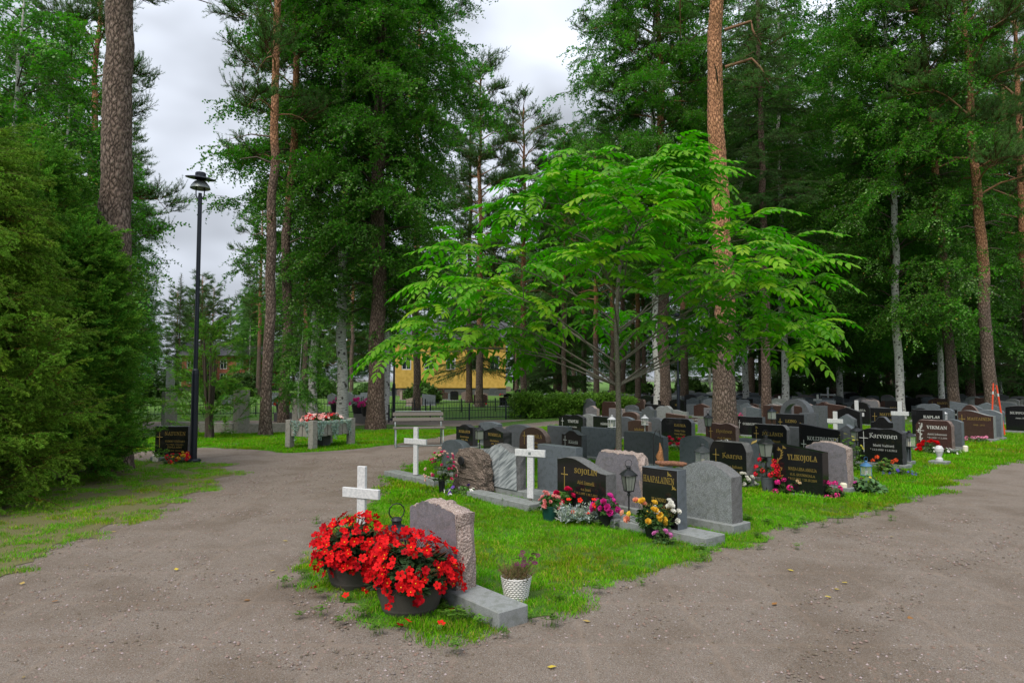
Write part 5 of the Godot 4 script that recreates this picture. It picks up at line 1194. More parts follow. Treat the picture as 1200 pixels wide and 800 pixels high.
const FAR_GRAVES := [[-3.696, -54.222, 0.62, 0.7, "peak", 0.2, "redrough"], [-6.337, -93.132, 0.92, 0.71, "ragged", 0.06, "grey"], [-0.404, -41.456, 0.72, 0.55, "rect", 0, "black"], [-13.328, -89.702, 0.7, 0.72, "arch", 0.15, "greydark"], [-8.967, -68.497, 0.72, 0.53, "hump", 0.15, "grey"], [-4.45, -52.777, 0.63, 0.77, "ragged", 0.06, "black"], [1.582, -42.796, 0.64, 0.72, "arch", 0.15, "redrough"], [-12.183, -67.763, 0.63, 0.5, "arch", 0.15, "grey"], [-4.549, -91.802, 0.78, 0.66, "shoulder", 0.2, "red"], [-11.296, -68.879, 0.59, 0.67, "round", 0.25, "redrough"], [-0.556, -95.452, 0.77, 0.68, "round", 0.25, "pinkrough"], [-10.965, -94.885, 0.83, 0.79, "shoulder", 0.2, "grey"], [-2.898, -89.989, 0.89, 0.66, "arch", 0.15, "greydark"], [-8.27, -53.723, 0.71, 0.8, "rect", 0, "red"], [0.745, -54.962, 0.59, 0.57, "hump", 0.15, "greydark"], [0.92, -53.248, 0.59, 0.74, "rect", 0, "red"], [0.38, -42.194, 0.83, 0.57, "arch", 0.15, "red"], [-2.055, -88.299, 0.71, 0.61, "peak", 0.2, "grey"], [-1.269, -68.641, 0.9, 0.51, "round", 0.25, "greydark"], [4.489, -90.978, 0.55, 0.52, "shoulder", 0.2, "red"], [-9.644, -88.282, 0.69, 0.54, "hump", 0.15, "grey"], [2.813, -53.073, 0.58, 0.64, "ragged", 0.06, "redrough"], [2.4, -68.771, 0.66, 0.68, "slant", 0.12, "greydark"], [-14.663, -93.596, 0.6, 0.74, "arch", 0.15, "grey"], [0.603, -67.918, 0.63, 0.64, "ragged", 0.06, "black"], [-5.824, -42.037, 0.65, 0.52, "rect", 0, "redrough"], [2.552, -42.117, 0.76, 0.66, "arch", 0.15, "pinkrough"], [-2.259, -54.784, 0.64, 0.54, "arch", 0.15, "pinkrough"], [-5.628, -91.885, 0.8, 0.52, "rect", 0, "greydark"], [-5.177, -42.64, 0.88, 0.72, "slant", 0.12, "grey"], [-15.642, -90.926, 0.82, 0.62, "arch", 0.15, "black"], [-9.626, -71.421, 0.56, 0.69, "slant", 0.12, "black"], [-0.907, -93.133, 0.86, 0.5, "slant", 0.12, "redrough"], [-5.982, -41.4, 0.88, 0.53, "peak", 0.2, "pinkrough"], [-8.829, -70.912, 0.64, 0.53, "arch", 0.15, "black"], [4.39, -92.822, 0.85, 0.64, "shoulder", 0.2, "greydark"], [2.986, -93.93, 0.65, 0.66, "shoulder", 0.2, "black"], [-6.535, -88.324, 0.76, 0.63, "hump", 0.15, "red"], [1.809, -68.878, 0.82, 0.54, "rect", 0, "grey"], [2.337, -41.489, 0.9, 0.78, "arch", 0.15, "black"], [-7.233, -69.876, 0.68, 0.67, "ragged", 0.06, "red"], [-7.032, -54.13, 0.74, 0.78, "slant", 0.12, "red"], [-4.692, -53.855, 0.68, 0.55, "rect", 0, "grey"], [-6.879, -53.171, 0.61, 0.69, "peak", 0.2, "red"], [2.267, -42.674, 0.77, 0.6, "rect", 0, "pinkrough"], [-1.979, -42.647, 0.84, 0.73, "arch", 0.15, "red"], [-0.34, -52.498, 0.63, 0.57, "peak", 0.2, "black"], [-8.636, -54.508, 0.59, 0.75, "ragged", 0.06, "pinkrough"], [0.97, -41.556, 0.75, 0.54, "peak", 0.2, "greydark"], [3.479, -70.316, 0.7, 0.55, "round", 0.25, "redrough"], [-7.38, -53.104, 0.56, 0.64, "ragged", 0.06, "black"], [-7.943, -69.422, 0.74, 0.8, "round", 0.25, "greydark"], [-7.679, -52.948, 0.57, 0.58, "peak", 0.2, "black"], [-3.698, -92.175, 0.69, 0.72, "round", 0.25, "red"], [-8.71, -68.004, 0.78, 0.5, "rect", 0, "pinkrough"], [-5.175, -54.793, 0.87, 0.62, "slant", 0.12, "red"], [-1.876, -69.247, 0.92, 0.79, "arch", 0.15, "greydark"], [-8.026, -68.315, 0.94, 0.56, "rect", 0, "pinkrough"], [-3.339, -67.424, 0.62, 0.52, "shoulder", 0.2, "pinkrough"], [1.143, -53.044, 0.68, 0.62, "arch", 0.15, "red"], [-14.762, -61.396, 0.94, 0.51, "round", 0.25, "grey"], [-9.821, -43.412, 0.82, 0.66, "ragged", 0.06, "grey"], [-14.22, -59.668, 0.71, 0.59, "slant", 0.12, "grey"], [-10.112, -42.66, 0.59, 0.79, "hump", 0.15, "greydark"], [-16.973, -49.393, 0.95, 0.72, "slant", 0.12, "greydark"], [-13.4, -62.279, 0.56, 0.64, "arch", 0.15, "greydark"], [-22.575, -62.991, 0.82, 0.62, "hump", 0.15, "greydark"], [-10.597, -49.883, 0.92, 0.67, "rect", 0, "grey"], [-16.236, -62.706, 0.63, 0.58, "slant", 0.12, "greydark"], [-14.702, -42.207, 0.59, 0.62, "ragged", 0.06, "grey"], [-18.094, -43.49, 0.78, 0.63, "shoulder", 0.2, "greydark"], [-11.108, -42.228, 0.56, 0.79, "peak", 0.2, "greydark"], [-16.097, -49.622, 0.94, 0.63, "arch", 0.15, "black"], [-9.659, -42.585, 0.64, 0.58, "slant", 0.12, "greydark"]]
const FOREST := [[8.45, -52, 23, 0], [30.63, -50, 22, 1], [22.62, -47, 23, 2], [17.5, -50, 24, 3], [12.75, -60, 23, 4], [32.77, -46, 22, 5], [-51.1, -112, 19, 6], [-39.6, -88, 14, 5], [-32.25, -86, 15, 2], [-0.83, -66, 13, 6], [-2.45, -70, 13, 5], [26.7, -48.54, 21.3, 4], [33.81, -49.27, 23.0, 3], [25.7, -38.31, 25.6, 1], [5.8, -55.46, 21.4, 3], [45.82, -54.96, 22.4, 4], [3.48, -45.24, 18.3, 0], [32.89, -58.63, 20.1, 0], [8.67, -58.41, 22.7, 5], [15.13, -41.32, 24.0, 4], [31.59, -43.17, 24.7, 3], [32.32, -55.66, 23.9, 0], [7.1, -48.48, 19.5, 3], [20.97, -44.42, 25.7, 1], [14.62, -48.66, 21.6, 0], [31.35, -38.06, 20.4, 3], [33.26, -40.48, 24.0, 5], [37.99, -58.45, 21.5, 3], [31.09, -52.87, 25.4, 3], [22.14, -59.76, 25.8, 0], [36.38, -48.8, 22.3, 3], [20.14, -54.31, 20.3, 2], [7.29, -39.53, 16.2, 3], [39.9, -49.56, 24.4, 0], [46.25, -57.79, 22.2, 3], [3.5, -51.06, 20.4, 1], [11.85, -46.92, 25.8, 3], [4.78, -38.56, 15.8, 3], [10.97, -56.86, 21.2, 0], [28.2, -56.8, 21.4, 5], [27.65, -43.38, 20.9, 2], [38.63, -55.67, 22.9, 0], [18.86, -39.32, 23.6, 5], [36.38, -44.82, 24.2, 3], [17.99, -59.85, 20.6, 0], [47.61, -81.93, 23.8, 4], [42.6, -93.15, 23.1, 2], [31.61, -78.11, 21.3, 4], [5.52, -60.87, 23.0, 0], [20.29, -84.65, 23.9, 2], [34.43, -87.92, 21.4, 1], [36.29, -82.11, 24.8, 0], [4.15, -66.05, 21.2, 1], [68.31, -87.28, 22.8, 6], [47.41, -85.59, 22.6, 6], [41.67, -68.59, 24.5, 4], [21.23, -73.36, 22.1, 2], [52.15, -60.22, 20.9, 1], [65.52, -85.07, 19.5, 3], [6.94, -70.59, 24.7, 2], [62.13, -94.41, 24.9, 3], [25.9, -82.46, 23.1, 1], [77.52, -91.49, 22.0, 3], [37.35, -69.71, 21.3, 4], [13.1, -73.46, 20.6, 3], [-20.61, -67.59, 22.5, 3], [-24.14, -65.02, 19.2, 3], [-14.05, -59.8, 19.0, 0], [-58.65, -107.89, 16.3, 6], [-49.98, -102.32, 18.0, 1], [-45.47, -99.57, 14.9, 1], [-40.85, -105.82, 16.9, 2], [-47.66, -126.27, 14.1, 2], [-61.33, -111.95, 18.2, 6], [-55.58, -119.74, 17.4, 6], [-38.55, -100.27, 14.3, 2], [-67.59, -124.51, 15.8, 5], [-54.63, -99.19, 16.5, 1], [-43.37, -115.23, 16.0, 6], [-56.61, -115.04, 17.1, 6], [-58.66, -125.65, 16.2, 6], [-45.65, -119.74, 15.1, 2], [-40.71, -110.48, 18.7, 5], [-51.64, -117.43, 17.8, 6], [-67.96, -129.18, 16.5, 1], [-52.33, -126.25, 15.8, 6], [-53.32, -69.97, 18.1, 2], [-60.52, -89.71, 21.5, 6], [-55.92, -89.21, 20.4, 0], [-51.25, -66.63, 18.2, 6], [-35.91, -48.05, 20.0, 6], [-51.59, -78.54, 20.5, 3], [-46.66, -61.51, 18.3, 5], [-29.41, -42.03, 21.2, 3], [-66.19, -81.14, 19.5, 2], [-48.35, -76.54, 22.0, 5], [-51.74, -83.33, 17.8, 5], [-39.72, -51.36, 20.4, 5], [-27.24, -46.61, 18.0, 2], [-29.03, -49.94, 21.1, 0], [-3.87, -98.45, 20.6, 2], [-37.38, -113.92, 23.2, 3], [-30.69, -108.9, 23.6, 1], [4.36, -109.95, 20.0, 1], [-24.49, -99.02, 24.1, 6], [-39.94, -124.98, 23.3, 6], [7.17, -97.76, 23.5, 5], [-19.23, -128.41, 21.9, 6], [-9.19, -103.36, 21.7, 5], [-14.0, -97.39, 23.9, 6], [1.07, -125.7, 24.2, 3], [3.7, -119.46, 21.7, 1], [-36.56, -121.56, 21.6, 2], [-30.89, -128.51, 22.3, 1], [0.61, -97.28, 20.6, 3], [-9.78, -114.4, 20.6, 6], [-33.29, -117.38, 22.7, 6], [-21.88, -121.12, 24.6, 6], [-25.04, -128.3, 24.0, 2], [2.43, -105.54, 22.9, 6], [3.82, -91.35, 24.8, 5], [-5.64, -110.29, 20.8, 2], [-22.59, -108.62, 21.3, 2], [-33.98, -101.64, 24.0, 1], [-24.5, -104.4, 21.3, 5], [-4.84, -122.75, 22.6, 6], [63.88, -116.31, 23.3, 1], [67.04, -122.37, 22.6, 1], [38.73, -104.01, 20.2, 4], [20.02, -138.37, 20.1, 4], [102.95, -138.38, 21.5, 1], [51.74, -111.89, 21.7, 4], [70.56, -116.61, 22.0, 4], [32.42, -128.75, 24.2, 1], [81.58, -106.07, 26.0, 1], [64.64, -131.95, 24.7, 6], [111.55, -129.5, 21.4, 1], [55.3, -126.57, 23.1, 4], [62.91, -108.27, 20.8, 6], [5.38, -127.09, 24.5, 4], [51.42, -129.35, 20.3, 1], [11.49, -117.97, 21.8, 6], [92.46, -137.79, 23.3, 1], [38.65, -126.58, 25.0, 1], [55.06, -135.84, 25.3, 1], [74.84, -101.08, 22.1, 1], [18.33, -102.25, 20.5, 4], [0.35, -110.32, 21.0, 1]]
const FALLEN := [[-2.787, -5.772, 0, "small yellow fallen leaf on the left path, below the middle"], [-2.207, -6.813, 0, "yellow fallen leaf on the path left of the begonias"], [-3.799, -5.374, 1, "orange fallen leaf at the left lawn edge"], [-3.29, -4.972, 2, "brown fallen leaf on the lower left path"], [-1.885, -5.01, 2, "brown fallen leaf on the path left of the pots"], [-1.985, -5.772, 0, "pale fallen leaf beside the lawn tip"], [-4.131, -7.224, 0, "yellow fallen leaf on the left lawn edge"], [0.193, -3.856, 0, "yellow fallen leaf at the bottom middle of the path"], [2.337, -5.747, 0, "single yellow fallen leaf on the right path"], [2.329, -5.067, 0, "lowest of three yellow fallen leaves on the right path"], [2.468, -5.268, 0, "middle one of three yellow fallen leaves on the right path"], [2.584, -5.44, 0, "topmost of three yellow fallen leaves on the right path"], [3.843, -6.993, 0, "yellow fallen leaf far up the right path"], [0.514, -4.564, 1, "tan fallen leaf right of the lawn tip"], [2.632, -4.595, 2, "dark fallen leaf on the right path"], [1.831, -4.899, 2, "small brown fallen leaf on the right path"]]
const FALLEN_RED := [[-1.482, -5.185, "red blossom fallen in the grass left of the pots"], [-1.197, -5.01, "red blossom fallen in front of the rear pot"], [-0.712, -4.413, "red blossom on the gravel below the front pot"], [-0.67, -4.487, "dark red blossom beside the lawn tip"], [-0.408, -4.692, "red blossom fallen against the pale stone base"], [-0.451, -4.443, "small red blossom in the grass before the stone base"]]

# ---------------------------------------------------------------- ground
func rugged(poly: Array, amp: float, step: float, sd: int) -> PackedVector2Array:
	var nz := noise(1.3, FastNoiseLite.TYPE_SIMPLEX, 5, sd)
	var q := PackedVector2Array()
	for i in poly.size():
		var a: Vector2 = poly[i]; var b: Vector2 = poly[(i + 1) % poly.size()]
		var num := maxi(1, int(a.distance_to(b) / step)) if a.length() < 22.0 else 1
		for k in num:
			var p := a.lerp(b, float(k) / num)
			q.append(p + Vector2(nz.get_noise_2d(p.x, p.y), nz.get_noise_2d(p.y + 50.0, p.x)) * amp)
	return biggest(Geometry2D.offset_polygon(q, -0.004))      # clipper undoes any loops of the wobbling outline
func biggest(shapes: Array) -> PackedVector2Array:
	var best := PackedVector2Array()
	var most := 0.0
	for c in shapes:
		var ar := 0.0
		for i in c.size(): ar += c[i].cross(c[(i + 1) % c.size()]) * .5
		if absf(ar) > most:
			most = absf(ar); best = c
	return best
func sheet(called: String, poly: PackedVector2Array, y: float, m: Material) -> void:
	var b := MB.new()
	var ix := Geometry2D.triangulate_polygon(poly)
	if ix.is_empty(): print("triangulation failed: ", called)
	for k in range(0, ix.size(), 3):
		var p := poly[ix[k]]; var q := poly[ix[k + 1]]; var r := poly[ix[k + 2]]
		b.out(Vector3(p.x, y, p.y), Vector3(q.x, y, q.y), Vector3(r.x, y, r.y), Vector3.UP)
	structure(called, b.mesh(), m)
func V2(a: Array) -> Array:
	var o := []
	for p in a: o.append(Vector2(p[0], p[1]))
	return o

const LAWN_NEAR := [[-1.448, -5.029], [-1.622, -5.331], [-1.777, -5.927], [-1.849, -6.675], [-1.9, -7.779], [-1.768, -8.946], [-1.824, -9.967], [-1.923, -11.256], [-1.711, -12.557], [-1.603, -14.681], [-1.282, -17.211], [-0.509, -20.472], [1.165, -23.436], [4.006, -26.841], [18.0, -48.0], [34.0, -90.0], [120.0, -90.0], [60.0, -58.5], [18.569, -20.472], [10.566, -14.2], [7.259, -11.065], [5.342, -9.197], [3.957, -8.016], [2.75, -7.25], [2.408, -6.675], [1.747, -6.176], [1.11, -5.649], [0.503, -5.125], [0.35, -4.759], [0.055, -4.472], [-0.209, -4.273], [-0.576, -4.286], [-1.002, -4.549]]
const LAWN_LEFT := [[-3.3, 6.0], [-3.6, -1.0], [-3.88, -3.7], [-4.06, -5.5], [-4.12, -6.2], [-4.15, -6.74], [-4.16, -8.0], [-4.42, -10.2], [-4.64, -11.98], [-5.47, -13.06], [-6.26, -13.47], [-9.0, -13.9], [-24.0, -14.4], [-24.0, 6.0]]
const GRAVEL := [[-3.2, 8.0], [-5.0, -3.7], [-5.6, -10.2], [-6.5, -12.9], [-9.0, -13.6], [-24.0, -14.0], [-24.0, -14.9], [-9.7, -14.5], [-7.9, -15.56], [-7.3, -16.3], [-5.86, -15.75], [-4.94, -15.02], [-3.86, -15.56], [-2.95, -16.99], [-1.94, -19.5], [-1.1, -22.2], [1.3, -26.3], [4.5, -30.0], [16.0, -33.0], [62.0, -58.5], [64.0, -55.0], [22.0, -17.5], [13.6, -10.9], [3.4, -1.5], [3.4, 8.0]]

func build_ground() -> void:
	var b := MB.new()
	b.quad(Vector3(-400, 0, 60), Vector3(400, 0, 60), Vector3(400, 0, -500), Vector3(-400, 0, -500), Vector3.UP)
	structure("ground", b.mesh(), M.turf)
	sheet("gravel_path", rugged(V2(GRAVEL), .10, .4, 1), 0.005, M.gravel)
	relief()
	var lawn := rugged(V2(LAWN_NEAR), .22, .05, 2)
	var left := rugged(V2(LAWN_LEFT), .34, .06, 3)
	# the turf sheets stop short of the edge; single tufts carry on over the gravel
	sheet("lawn", biggest(Geometry2D.offset_polygon(lawn, -.05)), 0.010, M.turf)
	sheet("left_lawn", biggest(Geometry2D.offset_polygon(left, -.08)), 0.010, M.litter)
	sheet("side_path", rugged(V2([[-12.5, -21.8], [-7.0, -21.5], [-5.0, -24.6], [-1.5, -23.6], [0.8, -27.6], [-3, -27.0], [-8, -27.5], [-14, -26]]), .2, .5, 5), 0.006, M.gravel)
	# grass blades
	var plug := noise(0.5, FastNoiseLite.TYPE_SIMPLEX, 3, 15)
	for job in [["grass", lawn, Rect2(-2.2, -9.2, 9, 5.2), 150.0, 0, 0.95, 91], ["grass", lawn, Rect2(-2.2, -15, 13, 6), 70.0, 1, 1.25, 92], ["grass", lawn, Rect2(-2.2, -24, 22, 9.2), 26.0, 1, 1.6, 93], ["grass", left, Rect2(-9, -14, 5.2, 11), 130.0, 2, 0.85, 94], ["grass", null, Rect2(-10, -22, 9.5, 7), 34.0, 1, 1.4, 95]]:
		rng.seed = job[6]
		var xf := []; var tn := []
		var r: Rect2 = job[2]
		for i in int(r.get_area() * job[3]):
			var p := r.position + Vector2(rng.randf(), rng.randf()) * r.size
			var thin := plug.get_noise_2d(p.x * 2.2, p.y * 2.2)
			if job[1] != null:
				var wob := Vector2(thin, plug.get_noise_2d(p.y * 3.0, p.x)) * .12 + Vector2(rnd(-.04, .04), rnd(-.04, .04))
				if not Geometry2D.is_point_in_polygon(p + wob, job[1]): continue
			elif Geometry2D.is_point_in_polygon(p, PackedVector2Array(V2(GRAVEL))): continue
			if job[4] == 2 and thin < rnd(-.45, .3): continue
			var s: float = job[5] * rnd(.65, 1.3)
			xf.append(Transform3D(Basis(Vector3.UP, rnd(0, TAU)).scaled(Vector3(s, s * rnd(.7, 1.2), s)), Vector3(p.x, 0.016 if job[1] != null else 0.0, p.y)))
			var k := 1.0 + thin * .35 + rnd(-.12, .12)
			var dryness := smoothstep(.15, .55, plug.get_noise_2d(p.x * .9 + 40.0, p.y * .9))
			tn.append(Color(k * (1.0 - thin * .25) * (1.0 + dryness * .3), k * (1.0 - dryness * .05), k * .9))
		many(numbered(job[0]), P.tuft[job[4]], M.grass, self, xf, tn)
		tag(get_child(get_child_count() - 1), "short mown grass of the cemetery lawns", "grass", "", "stuff")
	# weeds and clover along the edges
	rng.seed = 96
	var wx := []; var wt := []
	for i in lawn.size():
		var p := lawn[i]
		if p.length() > 13.0 or i % 11: continue
		for k in (3 if p.y > -9.0 else 1):
			var q := p + Vector2(rnd(-.3, .3), rnd(-.3, .3))
			if rng.randf() < .5: continue
			wx.append(Transform3D(Basis(Vector3.UP, rnd(0, TAU)).scaled(Vector3.ONE * rnd(.4, .9)), Vector3(q.x, .014, q.y)))
			wt.append(Color.WHITE * rnd(.7, 1.3))
	for i in 130:                          # taller growth along the kerbs of the first rows
		if i % 3 == 2 and i % 9 != 2: continue
		var u := rng.randf()
		var pp: float = [5.45, 6.9, 2.62][i % 3] + rnd(-.06, .10)
		var ss: float = lerpf(-8.2, -3.9, u) if i % 3 < 2 else lerpf(-4.3, -3.6, u)
		wx.append(Transform3D(Basis(Vector3.UP, rnd(0, TAU)).scaled(Vector3.ONE * rnd(.35, .8)), row_point(pp, ss)))
		wt.append(Color.WHITE * rnd(.7, 1.3))
	var wd := many(numbered("weeds"), P.clover, M.grass, self, wx, wt)
	tag(wd, "small leafy weeds and clover along the lawn edges and kerbs", "weeds", "", "stuff")
	# loose stones on the gravel
	rng.seed = 97
	var px := []
	for i in 2600:
		var p := Vector2(rnd(-4.4, 5.5), -2.6 - pow(rng.randf(), 1.5) * 12.0)
		if Geometry2D.is_point_in_polygon(p, lawn) or Geometry2D.is_point_in_polygon(p, left) or not Geometry2D.is_point_in_polygon(p, PackedVector2Array(V2(GRAVEL))): continue
		px.append(Transform3D(Basis(Vector3.UP, rnd(0, TAU)).scaled(Vector3.ONE * rnd(.7, 1.2)), Vector3(p.x, .010, p.y)))
	tag(many(numbered("loose_gravel"), P.pebbles, M.pebble, self, px), "loose pinkish grey pebbles strewn over the gravel path", "gravel", "", "stuff")
	rng.seed = 99
	var tx := []; var tt := []
	for i in 900:
		var p := Vector2(rnd(-4.4, 8.0), -2.6 - pow(rng.randf(), 1.3) * 14.0)
		if not Geometry2D.is_point_in_polygon(p, PackedVector2Array(V2(GRAVEL))): continue
		tx.append(Transform3D(Basis(Vector3.UP, rnd(0, TAU)).scaled(Vector3(rnd(.3, 1.0), 1, rnd(.2, .6))), Vector3(p.x, .022, p.y)))
		tt.append([G(.10, .065, .035), G(.16, .11, .05), G(.07, .05, .04), G(.20, .15, .06)][i % 4])
	var bit := MB.new()
	bit.leaf(Vector3.ZERO, Vector3(1, .12, 0).normalized(), Vector3.UP, .035, .022)
	tag(many(numbered("leaf_litter"), bit.mesh(), M.pebble, self, tx, tt), "tiny brown leaf scraps and twigs scattered on the paths", "litter", "", "stuff")
	# fallen leaves and petals
	rng.seed = 98
	var lf := MB.new()
	lf.leaf(Vector3.ZERO, Vector3(1, .15, 0).normalized(), Vector3.UP, .055, .04)
	var lm := lf.mesh()
	for q in FALLEN:
		var c: Color = [G(.55, .42, .06), G(.42, .30, .10), G(.28, .14, .05)][int(q[2])]
		solo("fallen_leaf", lm, petalmat(c), q[3], "leaf", Vector3(q[0], .022, q[1]), rnd(0, TAU), "yellowed leaves lying on the gravel")
	for q in FALLEN_RED:
		var fl := solo("fallen_blossom", bloom("begonia"), petalmat(G(.62, .015, .012)), q[2], "blossom", Vector3(q[0], .05, q[1]), 0.0, "red blossoms dropped beside the pots")
		fl.rotation = Vector3(rnd(-.6, .6), rnd(0, 6), rnd(-.6, .6)); fl.scale = Vector3.ONE * .85

# the packed gravel near the camera: slight humps, and two tyre tracks with lug marks along the right-hand path
func relief() -> void:
	var keep := Geometry2D.offset_polygon(PackedVector2Array(V2(LAWN_NEAR)), .12)[0]
	var kleft := PackedVector2Array(V2(LAWN_LEFT))
	var n1 := noise(.55, FastNoiseLite.TYPE_SIMPLEX, 4, 81); var n2 := noise(7.0, FastNoiseLite.TYPE_SIMPLEX, 3, 82)
	var step := .045
	var nx := 290; var nz := 170
	var hs := PackedFloat32Array(); hs.resize(nx * nz)
	var b := MB.new()
	var along := Vector2(.735, -.678); var across := Vector2(.678, .735)
	for j in nz:
		for i in nx:
			var p := Vector2(-4.6 + i * step, -2.3 - j * step)
			var h := .012 * (0.5 + 0.5 * n1.get_noise_2dv(p)) + .007 * n2.get_noise_2dv(p)
			var u := p.dot(along); var v := p.dot(across)
			for t in [[-.35, .11], [-1.75, .11]]:
				var w: float = absf(v - t[0] - .06 * sin(u * .7))
				if w < .22: h += -.008 * smoothstep(.16, .06, w) + .009 * smoothstep(.05, .0, absf(w - .17)) + (.005 * signf(sin(u * 34.0 + signf(v - t[0]) * 8.0 * (v - t[0]))) * smoothstep(.12, .08, w) if w < .12 else 0.0) * smoothstep(-.1, .25, n1.get_noise_2d(u * .5, t[0]))
			if Geometry2D.is_point_in_polygon(p, keep) or Geometry2D.is_point_in_polygon(p, kleft) or i == 0 or j == 0 or i == nx - 1 or j == nz - 1: h = -.02
			hs[j * nx + i] = .0065 + maxf(h, 0.0) if h > -.015 else -.01
	for j in range(1, nz - 2):
		for i in range(1, nx - 2):
			var q := []; var nn := []
			for w in [[0, 0], [1, 0], [1, 1], [0, 1]]:
				var c := (j + int(w[1])) * nx + i + int(w[0])
				q.append(Vector3(-4.6 + (i + w[0]) * step, hs[c], -2.3 - (j + w[1]) * step))
				nn.append(Vector3((hs[c - 1] - hs[c + 1]) / (2 * step), 1, (hs[c + nx] - hs[c - nx]) / (2 * step)).normalized())
			if maxf(maxf(q[0].y, q[1].y), maxf(q[2].y, q[3].y)) < 0.0: continue
			b.tri(q[0], q[1], q[2], nn[0], nn[1], nn[2]); b.tri(q[0], q[2], q[3], nn[0], nn[2], nn[3])
	structure("path_surface", b.mesh(), M.gravel)

func row_point(p: float, s: float, y := 0.014) -> Vector3:
	return Vector3(0.6308 * s + 0.7760 * p, y, -(-0.7760 * s + 0.6308 * p))

func make_prototypes() -> void:
	P.birch = [proto_birch(101), proto_birch(102), proto_birch(103)]
	P.pine = [proto_pine(111), proto_pine(112), proto_pine(113)]
	P.spruce = [proto_spruce(121), proto_spruce(122)]
	P.juniper = [proto_juniper(131, false), proto_juniper(132, true)]
	P.walnut = []
	for k in 6: P.walnut.append(proto_walnut(138 + k))
	P.tuft = [proto_tuft(151, .042, .09, 60, .0042), proto_tuft(152, .045, .12, 60, .007), proto_tuft(153, .04, .10, 40, .005, .5)]
	P.clover = proto_clover(161)
	P.hedge = proto_shrub(171, G(.13, .28, .028), .075)
	P.bush = proto_shrub(172, G(.07, .15, .03), .11)
	rng.seed = 181
	var b := MB.new()
	for i in 34:
		var c := Vector3(rnd(-.25, .25), 0, rnd(-.25, .25))
		var r := .0035 + .011 * pow(rng.randf(), 4.0)
		b.col = vary([G(.20, .172, .15), G(.15, .12, .10), G(.27, .245, .22), G(.22, .155, .125)][i % 4], .25)
		var ring := []
		for k in 5: ring.append(c + Vector3(cos(k * 1.257 + i) * r * rnd(.8, 1.2), r * .3, sin(k * 1.257 + i) * r * rnd(.7, 1.1)))
		var top := c + Vector3(rnd(-.2, .2) * r, r * .95, 0)
		for k in 5:
			b.out(ring[k], ring[(k + 1) % 5], top, ring[k] - c + Vector3(0, r, 0))
			b.out(ring[k], ring[(k + 1) % 5], c + (ring[k] - c) * Vector3(.9, -.2, .9), ring[k] - c)
	P.pebbles = b.mesh()

